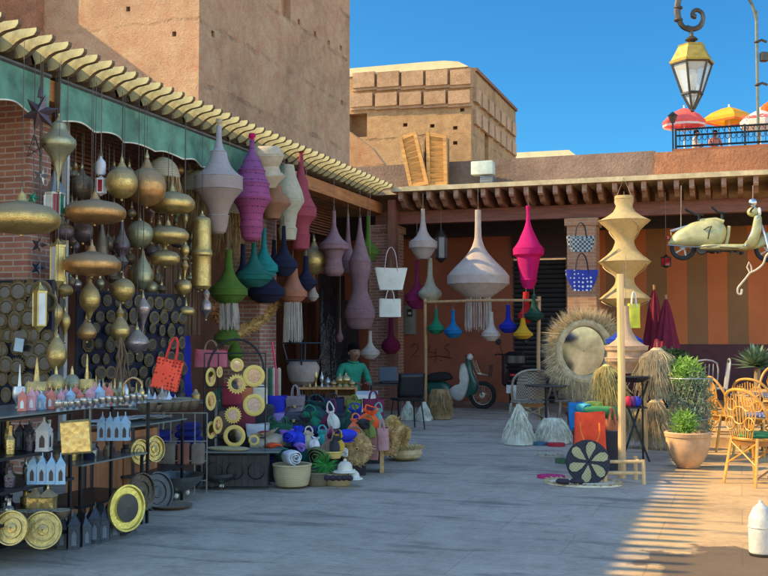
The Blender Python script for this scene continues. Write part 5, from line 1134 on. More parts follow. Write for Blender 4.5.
# pile: rows of bags and hats  (label, px, y0, y1, w, D, colour)
PILE = [('cobalt blue bucket bag in the back row, leftmost of the pile', 277, 396, 413, 20, 12.2, (.012, .02, .42), .0), ('grey leather backpack behind the lilac satchel', 297, 396, 414, 19, 12.2, (.22, .18, .2), .6),
 ('dark slate satchel below the grey backpack', 295, 412, 427, 18, 11.6, (.06, .065, .1), 0), ('lilac satchel with a flap beside the slate one', 278, 413, 427, 17, 11.6, (.32, .22, .55), 0),
 ('dark green black bag with a rolled handle in the back row', 312, 403, 420, 22, 12.2, (.01, .05, .055), .4), ('midnight navy wide bag under the counter', 333, 398, 413, 23, 12.4, (.01, .012, .045), .3),
 ('olive green basket bag beside the tall maroon one', 354, 400, 412, 16, 12.4, (.16, .2, .03), .4), ('tall maroon bag with a round handle, right end of the pile', 374, 399, 422, 22, 12.3, (.13, .012, .05), .35),
 ('emerald green soft bag in the middle of the pile', 316, 413, 434, 15, 11.4, (.01, .2, .12), .3), ('small maroon purse hanging in the middle row', 326, 410, 434, 11, 11.3, (.14, .01, .05), .4),
 ('white crocheted purse hanging in the middle row', 335, 411, 428, 9, 11.2, (.6, .6, .56), .5), ('bottle green purse right of the white crocheted one', 344, 413, 436, 12, 11.3, (.01, .07, .055), .4),
 ('cobalt blue rolled bag beside the orange one', 356, 410, 429, 13, 11.4, (.012, .03, .5), .2), ('bright orange cloth bag at the right end of the middle row', 367, 411, 428, 16, 11.3, (.85, .1, .02), .1), ('pale teal small bag behind the orange one', 376, 410, 424, 9, 11.5, (.12, .32, .3), .4),
 ('black shoulder bag in front of the emerald one', 304, 418, 436, 14, 11.2, (.015, .02, .025), .3), ('dark green bag at the left, under the lilac satchel', 284, 423, 442, 16, 10.9, (.01, .09, .05), .3), ('cobalt blue slipper bag leaning in the front row', 298, 428, 446, 11, 10.7, (.01, .04, .55), 0),
 ('black narrow bag in the front row', 331, 437, 453, 11, 10.6, (.03, .03, .035), .4), ('brown braided bag in the front row', 323, 438, 459, 9, 10.6, (.2, .13, .1), .5), ('small white pouch between blue and green bags', 314, 438, 448, 8, 10.6, (.65, .65, .68), 0), ('navy blue bag low behind the sun mirrors', 262, 410, 428, 20, 12.0, (.01, .02, .2), .2),
 ('white and navy printed bag behind the sun mirrors', 258, 424, 438, 24, 11.0, (.5, .53, .58), 0), ('tan canvas bag at the foot of the sun mirrors', 270, 432, 448, 28, 10.8, (.45, .38, .28), 0), ('dusty pink tall bag behind the straw basket row', 384, 428, 450, 12, 11.2, (.4, .2, .2), .4)]
def pouch(label, px, y0, y1, wpx, D, m, hd):
    b = at(px, y1, D=D); s = D/F; h = (y1-y0)*s; r = wpx*s/2; t = thing('soft_bag', label, 'bag', tuple(b), TH+rnd.uniform(-.3, .3), 'bags piled on the ground stall'); ph = rnd.uniform(0, 6)
    t.rotation_euler = (rnd.uniform(-.12, .12), rnd.uniform(-.28, .28), TH); vs = []; n = 28; prf = smooth_prof([(0, .55), (.06, .9), (.3, 1.08), (.55, .95), (.74, .55), (.8, .4), (.88, .62), (1, .8)], 3)
    for z, q in prf:
        for k in range(n):
            a = 2*PI*k/n; g = 1+(.07*math.sin(a*3+ph+z*4)+.05*math.sin(a*7+ph*2))*(.5+z)+(.12*math.sin(a*9) if z > .7 else 0); vs.append((r*q*g*math.cos(a), r*q*g*.7*math.sin(a), h*z*(1+.06*math.sin(2*a+ph))))
    MB().add(vs, [(j*n+k, j*n+(k+1) % n, (j+1)*n+(k+1) % n, (j+1)*n+k) for j in range(len(prf)-1) for k in range(n)]+[tuple(range(n-1, -1, -1))], True).build('body', m, t)
    MB().tube([(r*.42*math.cos(a), r*.32*math.sin(a), h*.8) for a in [i*PI/6 for i in range(12)]], .006, 5, closed=True).tube([(-r*.3, -r*.35, h*.8), (-r*.5, -r*.75, h*.45), (-r*.2, -r*.85, h*.12)], .006, 5).tube([(-r*.2, -r*.35, h*.8), (r*.1, -r*.78, h*.5), (r*.15, -r*.86, h*.2)], .006, 5).build('drawstring', m, t)
    if hd: MB().tube([(-r*.5, 0, h*.9), (-r*.55, .02, h*1.2), (0, .03, h*(1.1+hd*.7)), (r*.55, 0, h*1.15), (r*.5, 0, h*.9)], .008, 6).build('strap', m, t)
    return t
for i, (lab, px, y0, y1, w_, D, c, hd) in enumerate(PILE):
    m = fab('pile_%s' % lab.split()[0]+str(i), c)
    if not any(k in lab for k in ('satchel', 'backpack', 'tall maroon', 'bucket', 'printed', 'basket', 'tall bag', 'midnight')): pouch(lab, px, y0-1, y1+2, w_*1.25, D, m, hd); continue
    t = bag(lab, px, y0, y1, w_, D, m, hd, dep=.16, rz=rnd.uniform(-.3, .3), wt=rnd.uniform(.88, 1.12), round_=.2, group='bags piled on the ground stall'); t.rotation_euler = (0, rnd.uniform(-.1, .1), TH+rnd.uniform(-.3, .3))
    if 'satchel' in lab or 'backpack' in lab:
        s = D/F; MB().bbox((0, -.075, (y1-y0)*s*.68), (w_*s*.94, .02, (y1-y0)*s*.5), .008).build('flap', m, t); MB().box((0, -.09, (y1-y0)*s*.45), (.03, .01, .03)).build('buckle', BP, t)
# stands that carry the pile
for (x0, x1, y0, y1, z, lab) in ((262, 392, 0, 0, .55, 0),):
    pass
def at2(px, D): p = at(px, 300, D=D); return p.x, p.y
def plinth(px0, px1, D0, D1, z, label, m=WD, name='display_step'):
    P = [Vector((*at2(px0, D0), 0)), Vector((*at2(px1, D0), 0)), Vector((*at2(px1, D1), 0)), Vector((*at2(px0, D1), 0))]
    c = sum(P, Vector())/4; vs = [p-c+Vector((0, 0, zz)) for zz in (.001, z) for p in P]
    o = MB().add(vs, [(3, 2, 1, 0), (4, 5, 6, 7), (0, 1, 5, 4), (1, 2, 6, 5), (2, 3, 7, 6), (3, 0, 4, 7)]).build(name, m, None, c); return tag(o, label, 'display step')
DKC = fab('stallcover', (.03, .028, .035))
plinth(262, 380, 12.0, 13.2, .5, 'dark covered upper step behind the pile of bags', DKC); plinth(250, 366, 11.0, 11.95, .3, 'dark covered middle step under the pile of bags', DKC); plinth(254, 345, 10.5, 10.95, .16, 'dark covered low step at the front of the pile of bags', DKC)
# rolled hats / cloth rolls in front
def roll(label, px, py, r_px, ln, D, m, yaw=0., name='rolled_hat', cat='hat'):
    c = at(px, py, D=D); r = r_px*D/F; t = thing(name, label, cat, tuple(c), TH+yaw, 'rolled felt hats at the front of the pile'); mb = MB(); L_ = ln*D/F
    n = 54; q = rnd.uniform(0, 6); vs = []
    for k_ in range(n+1):
        f = k_/n; a = q+f*2*PI*2.6; rr = r*(.18+.86*f)*(1+.05*math.sin(a*3)+.03*math.sin(a*5+q)); e0 = .012*math.sin(a*2.1)
        for u in (-1, -.55, 0, .55, 1): g = rr*(1-.16*abs(u)**3); vs.append((g*math.cos(a), u*L_/2+e0-.02*(1-f), g*math.sin(a)*.92))
    mb.add(vs, [(k_*5+u, k_*5+u+1, (k_+1)*5+u+1, (k_+1)*5+u) for k_ in range(n) for u in range(4)], True); o_ = mb.build('rolled_cloth', m, t); md = o_.modifiers.new('thick', 'SOLIDIFY'); md.thickness = .009; md.offset = 0
roll('white rolled felt hat in front of the straw basket, nearest in the pile', 292, 457, 8.5, 20, 10.2, fab('felt_white', (.6, .63, .68)), .5)
roll('dark green rolled hat behind the white roll', 281, 454, 8, 20, 10.4, fab('felt_green', (.01, .1, .07)), .5); roll('orange rolled hat, third in the row of rolls', 274, 450, 8, 18, 10.6, fab('felt_orange', (.85, .09, .02)), .5)
roll('cobalt rolled hat at the left end of the row of rolls', 266, 455, 8, 20, 10.6, fab('felt_cobalt', (.02, .02, .25)), .5); roll('cobalt hood shaped hat leaning behind the orange roll', 292, 437, 7, 18, 10.7, fab('felt_blue', (.01, .03, .5)), -.4)
roll('grey green rolled hat below the lilac satchel', 318, 456, 11, 18, 10.6, fab('felt_moss', (.1, .12, .05)), -.2)
roll('purple rolled scarf tucked between the rolls', 300, 447, 5, 14, 10.5, fab('felt_purple', (.25, .12, .5)), .3)
# baskets
STR = twotone('straw_weave', (.5, .38, .2), (.32, .22, .11), 28, 'WZ', thr=.4); STP = twotone('straw_pale', (.6, .5, .3), (.42, .33, .18), 28, 'WZ', thr=.4)
def basket(label, px, py0, py1, hw, D, m, fl=.86):
    b = at(px, py1, D=D); b.z = max(b.z, .003) if b.z < .1 else b.z; s = D/F; h = (py1-py0)*s; r = hw*s; t = thing('straw_basket', label, 'basket', tuple(b), 0, 'straw baskets')
    MB().lathe([(0, r*fl*.95), (.01, r*fl), (h*.5, r*.97), (h, r), (h+.01, r*1.01), (h, r*.94), (h*.5, r*.9), (.03, r*fl*.9), (.025, .01)], n=30).build('body', m, t); MB().tube([(r*.99*math.cos(a), r*.99*math.sin(a), h) for a in [i*2*PI/24 for i in range(24)]], .012, 6, closed=True).build('rim', m, t); return t
basket('wide pale straw basket at the front of the pile', 292, 465, 485, 19, 10.15, STP)
basket('low round straw basket in front of the green plume', 317, 473, 485, 14, 10.3, twotone('straw_dark', (.25, .2, .12), (.1, .09, .06), 30, 'WZ'))
basket('low round straw basket trimmed with black bows', 338, 474, 485, 14, 10.3, STR)
basket('shallow yellow straw bowl behind the green plume', 333, 452, 458, 9, 10.6, plain('straw_yellow', (.6, .42, .12), .8))
def plume(label, px, py, r_px, D, m, name='raffia_fan', cat='ornament', n=150, z0=None, w=.006, flat=.35):
    c = at(px, py, D=D); r = r_px*D/F; mb = MB()
    for i in range(n):
        a = rnd.uniform(0, 2*PI); d = Vector((math.cos(a), -abs(rnd.gauss(0, flat)), math.sin(a))).normalized(); mb.strands(1, lambda: d*r*.08, lambda _: d*r*rnd.uniform(.8, 1.05), w)
    t = thing(name, label, cat, tuple(c), TH); mb.build('fibres', m, t); MB().ball((0, 0, 0), r*.16, 10, 6, sy=.5).build('centre', m, t); return t
plume('bright green raffia fan standing in a low basket', 325, 465, 15, 10.25, plain('raffia_green', (.04, .28, .05), .7, tr=.2, var=.4, vs=20))
# crochet hats
def hat(label, px, py, r_px, D, m, brim=1.):
    c = at(px, py, D=D); r = r_px*D/F; t = thing('sun_hat', label, 'hat', tuple(c), 0, 'hats'); MB().lathe(smooth_prof([(0, r*1.5*brim), (.012, r*1.4*brim), (.02, r*1.0), (r*.9, r*.85), (r*1.25, r*.55), (r*1.35, .01)], 3), n=24).build('crown', m, t); MB().ball((0, 0, r*1.42), r*.24, 10, 6).build('bobble', m, t); return t
hat('white crocheted hat with a bobble on top of the black bowed basket', 345, 472, 8, 10.2, fab('crochet', (.62, .58, .48))); hat('small white crocheted hat drooping right of the bobble hat', 354, 479, 6, 10.2, fab('crochet2', (.6, .57, .5)))
for i, px in enumerate((330, 336, 347)):
    c = at(px, 478, D=10.0); mb = MB().ball((-.03, 0, 0), .035, 8, 6, sz=.8).ball((.03, 0, 0), .035, 8, 6, sz=.8).ball((0, -.01, 0), .018, 8, 6); o = mb.build('black_bow', MC['cloth_black'], None, c); tag(o, 'black ribbon bow on the front basket rim, %s' % ['left', 'middle', 'right'][i], 'bow', 'black bows on the basket')
# big straw bags and woven discs by the pillar side
def fuzzy_disc(label, px, py, rp, D, m, yaw=0., tilt=0., flat=False, ry=1., z=None, name='straw_bag', cat='bag', fz=.03, th=.07, hole=0.):
    c = at(px, py, D=D); r = rp*D/F; t = thing(name, label, cat, tuple(c), TH+yaw); t.rotation_euler = (tilt, 0, TH+yaw); mb = MB()
    pr = [(-th, .01), (-th, r*.6), (-th*.6, r*.92), (0, r), (th*.6, r*.92), (th, r*.6), (th, .01)]
    if hole: pr = [(-th*.6, r*hole), (-th, r*(hole+.15)), (-th*.6, r*.92), (0, r), (th*.6, r*.92), (th, r*(hole+.15)), (th*.6, r*hole), (-th*.6, r*hole)]
    mb.lathe(pr, n=30, ax='Y', caps=False, sy=ry).build('body', m, t); mb = MB()
    for i in range(700):
        a = rnd.uniform(0, 2*PI); q = rnd.uniform(hole+.12 if hole else .1, 1.); p = Vector((r*q*math.cos(a), -th*(1.02-.8*max(0, q-.6)), r*q*math.sin(a)*ry)); d = Vector((math.cos(a)*.7+rnd.gauss(0, .4), -.7, math.sin(a)*.7+rnd.gauss(0, .4)))*fz
        mb.strands(1, lambda: p, lambda _: p+d*rnd.uniform(.5, 1.3), .005)
    mb.build('fringe', m, t); return t
STT = plain('straw_tan', (.5, .33, .15), .85, var=.35, vs=14)
t = fuzzy_disc('large round shaggy tan straw bag leaning in front of the pink tall bag', 356, 449, 16.5, 11.0, STT, .15, -.12, ry=1.0); r = 16.5*11/F
MB().tube([(-r*.6, 0, r*.8), (-r*.5, 0, r*1.15), (0, 0, r*1.3), (r*.35, 0, r*1.1), (r*.4, 0, r*.85)], .012, 6).build('handle', MC['leather_brown'], t)
fuzzy_disc('upright shaggy straw bag beside the post, right of the rose pouch', 386, 441, 12, 11.3, plain('straw_tan2', (.48, .3, .13), .85, var=.3, vs=14), .9, 0, ry=1.25)
t = fuzzy_disc('tall narrow straw bag standing behind the flat straw tray', 392, 430, 10, 12.0, plain('straw_gold2', (.55, .36, .13), .85, var=.3, vs=14), .5, 0, ry=1.5)
fuzzy_disc('golden straw bag leaning at the end of the pile', 400, 436, 9, 12.0, MC['straw_gold2'], 1.0, .2, ry=1.3)
t = fuzzy_disc('round shaggy straw tray lying flat with a pale centre', 405, 458, 19, 11.4, plain('straw_light', (.62, .46, .24), .85, var=.3, vs=14), 0, PI/2-.25, name='straw_tray', cat='tray', hole=.5, fz=.04)
c = at(405, 460, Z=0); t.location = (c.x, c.y, .085); t.rotation_euler = (-PI/2, 0, 0)
t.rotation_euler = (PI/2*-1, 0, 0)
MB().lathe([(-.03, .004), (-.03, 19*11.4/F*.52)], n=24, ax='Y', caps=False).build('centre', fab('mat_pale', (.6, .58, .5)), t)
plinth(380, 384, 11.2, 11.5, .46, 'short upright log behind the shaggy straw bags', MC['straw_tan2'], 'log'); 
c = at(374, 455, D=11.2); o = MB().poly([(-.04, 0), (.04, 0), (.07, .3), (-.07, .32)], .04).build('rose_pouch', fab('rose', (.42, .19, .18)), None, (c.x, c.y, max(.0, c.z-.05))); tag(o, 'rose pink strap bag between the two shaggy straw bags', 'bag')

# ================================================================== sun mirror rack
px_ = [('sun', 237, 384, 10.5), ('ring', 254, 376, 11), ('ring', 237, 365, 6.8), ('ring', 254, 405, 11), ('sun', 233, 415, 9), ('ring', 234.5, 436, 11), ('oval', 210.5, 377, 7.5), ('oval', 210.5, 401, 7.5), ('oval', 219.5, 372, 4.5), ('oval', 211, 430, 7), ('oval', 217.5, 425, 7), ('sun', 254, 440, 6)]
t = thing('mirror_rack', 'black iron rack carrying yellow framed sun mirrors, in front of the second pillar', 'rack', tuple(Vector((*at2(236, 10.4), 0))), TH)
mb = MB(); s = 10.4/F
for x in (-31, -17, 30): mb.tube([(x*s, 0, 0), (x*s, 0, 1.28)], .008, 5)
for z in (.02, .45, .95, 1.28): mb.tube([(-31*s, 0, z), (30*s, 0, z)], .006, 5)
mb.tube([(28*s*math.cos(a)-.0, .02, 1.1+.32*math.sin(a)) for a in [i*PI/12 for i in range(13)]], .012, 6); mb.build('frame', BLK, t)
YB2 = plain('straw_yellow_frame', (.8, .56, .15), .6, var=.3, vs=30, bs=.6, bscale=60); proto2 = {k: mirror_proto(k, YB2) for k in ('sun', 'ring', 'oval')}
for p_ in proto2.values():
    for o in bpy.data.objects:
        if o.parent == p_ and o.name.startswith('glass'): o.data.materials[0] = MG2
LB = ['sunburst mirror upper centre', 'large round mirror top right', 'small round mirror at the very top', 'largest round mirror at middle right', 'pale sunburst mirror low centre', 'scalloped round mirror at the bottom', 'narrow oval mirror top left', 'narrow oval mirror middle left', 'slim oval mirror beside the rack post', 'oval mirror bottom left', 'tilted oval mirror bottom left centre', 'small brown sunburst mirror bottom right']
used2 = set()
for (k, px, py, r), lb in zip(px_, LB):
    c = at(px, py, D=10.25); yaw = .9 if k == 'oval' else 0; pr = proto2[k]; sc_ = r*10.3/F*(1.25 if k == 'oval' else 1); lab = 'yellow framed '+lb+' of the rack'
    if k not in used2: used2.add(k); pr.location = c; pr.rotation_euler = (0, 0, TH+yaw); pr.scale = (sc_,)*3; pr['label'] = lab; pr['group'] = 'yellow sun mirrors on the rack'
    else: dup(pr, c, TH+yaw, lab, 'yellow sun mirrors on the rack', sc_)
# crate rack below
t = thing('wire_stand', 'low black wire stand with scroll work and a glass top under the sun mirrors', 'stand', tuple(Vector((*at2(238, 10.1), 0))), TH); mb = MB(); s = 10.1/F
for y in (-.12, .12):
    for x in [i*.06 for i in range(-5, 6)]: mb.tube([(x, y, .02), (x, y, .34)], .004, 4)
    for z in (.02, .34): mb.tube([(-.32, y, z), (.32, y, z)], .007, 4)
    for x in (-.2, 0, .2): mb.tube([(x+.08*math.cos(a), y-.005, .18+.08*math.sin(a)) for a in [i*PI/6 for i in range(12)]], .006, 4, closed=True)
mb.build('frame', BLK, t); MB().lo((-.34, -.15, .35), (.42, .15, .362)).build('top', GLS, t); MB().lo((-.3, -.08, .03), (.3, .1, .32)).build('inner_box', fab('crate', (.07, .06, .055)), t)
c = at(228, 448, D=10.1); tag(MB().lathe([(0, .2), (.015, .22), (.02, .2), (.012, .01)], n=24, sy=.6).build('woven_mat', STP, None, (c.x, c.y, .366)), 'pale woven mat on the glass top under the sun mirrors', 'mat')
# textiles in the shop between pillars
for i, (px, c, lab) in enumerate(((266, (.4, .3, .2), 'tan'), (270, (.03, .12, .07), 'dark green'), (274, (.55, .5, .42), 'cream'), (279, (.45, .38, .3), 'beige'))):
    b = at(px, 398, D=14.2); tag(MB().bbox((0, 0, .2), (.05, .05, .42), .02).build('rolled_rug', fab('rug%d' % i, c), None, b), '%s rolled rug standing at the foot of the second brick pillar' % lab, 'rug', 'rolled rugs by the second pillar')
# wrought iron chair stack with tall pinkish raffia column
plinth(262, 300, 13.6, 14.6, .62, 'dark chest behind the upper bags carrying rolled rugs', wood('chest', (.08, .05, .05)), 'chest')
b = at(303, 392, D=15.2); t = thing('iron_plant_stand', 'wrought iron basket stand with a basket in the shop doorway', 'stand', (b.x, b.y, 0), .3); mb = MB()
for a in (0, PI/2, PI, 1.5*PI): mb.tube([(.35*math.cos(a), .35*math.sin(a), 0), (.12*math.cos(a), .12*math.sin(a), .7), (.3*math.cos(a), .3*math.sin(a), 1.35)], .014, 5)
for z, r in ((.7, .13), (1.1, .24), (1.35, .3)): mb.tube([(r*math.cos(a), r*math.sin(a), z) for a in [i*PI/8 for i in range(16)]], .012, 4, closed=True)
mb.build('frame', BLK, t); MB().lathe(smooth_prof([(.72, .1), (.8, .2), (1.0, .24), (1.08, .2)], 3), n=20).build('basket', plain('wicker_grey', (.28, .22, .19), .8, bs=.6, bscale=40), t)
b = at(276, 385, D=14.0); tag(MB().tube([(0, 0, 0), (.0, 0, .4), (-.06, 0, .78)], .014, 6).build('pink_pole', plain('pole_pink', (.6, .03, .1), .5), None, (b.x, b.y, .6)), 'thin crimson pole leaning in the shop doorway beside the brick pillar', 'pole')

# goods under and behind the glass tables
for i, (px0, px1, D, z, m, nm, lb) in enumerate(((150, 170, 10.6, .5, fab('cloth_deep', (.01, .016, .2)), 'cloth_stack', 'cobalt blue cloth stack behind the second glass table'), (180, 199, 10.9, .55, MC['cloth_cloth_deep'], 'cloth_stack', 'cobalt blue folded cloths left of the sun mirror rack'), (147, 172, 9.9, .3, fab('parcel_brown', (.2, .12, .09)), 'parcel', 'brown parcel on the ground under the second glass table'), (174, 200, 10.2, .34, fab('parcel_dark', (.1, .06, .05)), 'parcel', 'dark parcel on the ground right of the brown one'))):
    mb = MB(); w_ = (px1-px0)*D/F; n = 8 if 'stack' in nm else 1
    for k in range(n): mb.bbox((rnd.gauss(0, .01), rnd.gauss(0, .01), z*(k+.5)/n), (w_*rnd.uniform(.9, 1.02), .35, z/n*.98), .02, rz=rnd.uniform(-.08, .08))
    x, y = at2((px0+px1)/2, D); o = mb.build(nm, m, None, (x, y, 0)); o.rotation_euler = (0, 0, TH); tag(o, lb, 'cloth stack' if n > 1 else 'parcel')
t = thing('grid_rack', 'grey wire grid rack standing behind the large steel bowl', 'rack', (*at2(178, 9.75), 0), TH); mb = MB()
for k in range(6): mb.tube([(-.28+k*.112, 0, 0), (-.28+k*.112, 0, .74)], .006, 4)
for z in (.12, .3, .48, .74): mb.tube([(-.28, 0, z), (.28, 0, z)], .006, 4)
mb.build('wire_grid', plain('wire_pale', (.3, .3, .29), .5, .5), t)
for k in range(4): MB().bbox((-.2+k*.13, .05, .36), (.11, .12, .2), .015).build('packet', fab('packet%d' % (k % 2), ((.25, .1, .07), (.2, .16, .13))[k % 2]), t)

cl = [('crimson', (.45, .02, .04)), ('forest green', (.02, .13, .06)), ('violet', (.22, .1, .4)), ('cream', (.62, .55, .42)), ('navy', (.015, .02, .12)), ('turquoise', (.03, .35, .35)), ('plum', (.2, .02, .1)), ('mustard', (.5, .32, .04)), ('cobalt', (.015, .03, .5)), ('coral', (.75, .16, .08)), ('black', (.02, .02, .025)), ('moss', (.13, .17, .04)), ('white', (.6, .6, .57)), ('teal', (.01, .16, .15))]
for i, (px, py) in enumerate(((266, 436), (275, 431), (288, 434), (306, 441), (312, 430), (322, 440), (329, 433), (338, 444), (347, 435), (353, 428), (362, 424), (370, 430), (340, 452), (303, 453))):
    n_, c_ = cl[i]
    if i % 2: pouch('%s soft cloth bag squeezed into the pile' % n_, px, py-9, py+8, 13, 10.75 if py > 432 else 11.15, fab('hat_'+n_, c_), .3); continue
    w_ = roll('%s rolled cloth hat squeezed into the pile of bags' % n_, px, py, rnd.uniform(5, 7.5), 16, 10.75+rnd.uniform(0, .15) if py > 432 else 11.15, fab('hat_'+n_.replace(' ', '_'), c_), rnd.uniform(-1.5, 1.5))
# loose textiles behind the rack and in the doorway
for i, (px, py, D, n_, c_) in enumerate(((232, 395, 11.4, 'wine red', (.25, .02, .04)), (245, 418, 11.2, 'maroon', (.16, .02, .04)), (226, 425, 11.3, 'brown', (.16, .09, .06)), (243, 392, 11.5, 'rust', (.4, .12, .05)), (258, 398, 11.8, 'cream', (.55, .48, .38)), (222, 402, 11.5, 'dark green', (.02, .08, .05)))):
    b = at(px, py, D=D); tag(MB().bbox((0, 0, 0), (.22, .12, .3), .05, rz=.2*i).build('folded_textile', fab('textile_'+n_.replace(' ', '_'), c_), None, (b.x, b.y, b.z)), '%s folded textile seen through the sun mirror rack' % n_, 'textile', 'textiles behind the mirror rack')
x, y = at2(238, 11.5); tag(MB().bbox((0, 0, .35), (.75, .3, .7), .03, rz=TH).build('textile_chest', DKC, None, (x, y+.05, 0)), 'dark chest behind the sun mirror rack', 'chest')
# ================================================================== shop counter, table, chairs, person
OWC = wood('counter_wood', (.45, .22, .08)); CH_ = MC['metal_black']
a = Vector((*at2(297, 15.0), 0)); b = Vector((*at2(357, 15.0), 0)); d = b-a; t = thing('shop_counter', 'light wooden counter with an open shelf of small bottles in front of the seated man', 'counter', tuple((a+b)/2), math.atan2(d.y, d.x)); Wc = d.length
MB().lo((-Wc/2, 0, .69), (Wc/2, .5, .72)).build('top', OWC, t); MB().lo((-Wc/2, .02, 0), (-Wc/2+.03, .48, .688)).build('side_panel', OWC, t); MB().lo((.12, .02, 0), (.15, .48, .688)).build('side_panel', OWC, t); MB().lo((Wc/2-.03, .02, 0), (Wc/2, .48, .688)).build('side_panel', OWC, t); MB().lo((-Wc/2+.031, .03, .5), (.119, .48, .52)).build('shelf', OWC, t); MB().lo((-Wc/2+.031, .46, .0), (Wc/2-.031, .479, .687)).build('back_panel', OWC, t); MB().lo((.151, .03, .46), (Wc/2-.031, .05, .6)).build('drawer', OWC, t)
bt = None
for i in range(9):
    c = Vector((*at2(301+i*2.9, 15.1), .521)); lb = 'small dark bottle on the counter shelf, %s from the left' % ['1st', '2nd', '3rd', '4th', '5th', '6th', '7th', '8th', '9th'][i]
    if bt is None: bt = lathe_thing('bottle', lb, 'bottle', c, [(0, .016), (.07, .017), (.09, .007), (.13, .006)], MC['yarn_navy'], 'bottles on the counter shelf')
    else: dup(bt, c, 0, lb, 'bottles on the counter shelf', rnd.uniform(.8, 1.1))
for i, (px, h, r, m, lb) in enumerate(((304, .12, .03, BP, 'small brass cup'), (310, .2, .035, BP, 'tall brass candlestick'), (316, .3, .03, BP, 'tallest brass candlestick'), (322, .22, .03, TIN, 'tin candlestick'), (328, .14, .04, TIN, 'low tin pot'), (334, .1, .05, BP, 'flat brass pot'), (340, .19, .06, BP, 'rounded brass teapot'), (346, .2, .07, BP, 'largest brass teapot'), (352, .1, .05, BP, 'brass bowl'))):
    c = Vector((*at2(px, 15.1), .721)); lathe_thing('brass_pot', lb+' standing on the wooden counter', 'pot', c, [(0, r*.7), (.01, r*.75), (h*.2, r*.4), (h*.5, r), (h*.7, r*.8), (h*.85, r*.3), (h, r*.12)], m, 'metal pots on the counter')
t = drape(0, 0, 0, 0, -6, '', fab('clothwhite', (.6, .6, .58)), 3) if 0 else None
plinth(356, 378, 14.2, 15.2, .66, 'white cloth covered stand at the right end of the counter', MC['cloth_clothwhite'] if 'cloth_clothwhite' in MC else fab('clothwhite', (.55, .56, .55)), 'cloth_stand')
# skinned figures
def skin(name, pts, edges, m, parent, sub=2):
    me = bpy.data.meshes.new(name); me.from_pydata([p[:3] for p in pts], edges, []); o = bpy.data.objects.new(name, me); COL.objects.link(o); o.parent = parent
    md = o.modifiers.new('skin', 'SKIN'); md.use_smooth_shade = True; md.branch_smoothing = .6
    for i, p in enumerate(pts):
        r = p[3]; me.skin_vertices[0].data[i].radius = r if isinstance(r, tuple) else (r, r); me.skin_vertices[0].data[i].use_root = (i == 0)
    sd = o.modifiers.new('sub', 'SUBSURF'); sd.levels = sub; sd.render_levels = sub
    me.materials.append(m); dg = bpy.context.evaluated_depsgraph_get(); ev = bpy.data.meshes.new_from_object(o.evaluated_get(dg)); o.modifiers.clear(); o.data = ev
    for p_ in ev.polygons: p_.use_smooth = True
    return o
def chain(pts, lst, link=None):
    E = []; prev = link
    for p in lst:
        pts.append(p); 
        if prev is not None: E.append((prev, len(pts)-1))
        prev = len(pts)-1
    return E, prev
SK = plain('skin', (.2, .095, .06), .5, var=.08); HR = plain('hair_black', (.006, .005, .005), 1., bs=.8, bscale=120, bd=.01); HR.node_tree.nodes['Principled BSDF'].inputs['Specular IOR Level'].default_value = .05; SHT = plain('shirt_green', (.01, .19, .12), .85, var=.3, vs=5, bs=.9, bscale=9, bd=.05); TRO = fab('trousers', (.03, .035, .05))
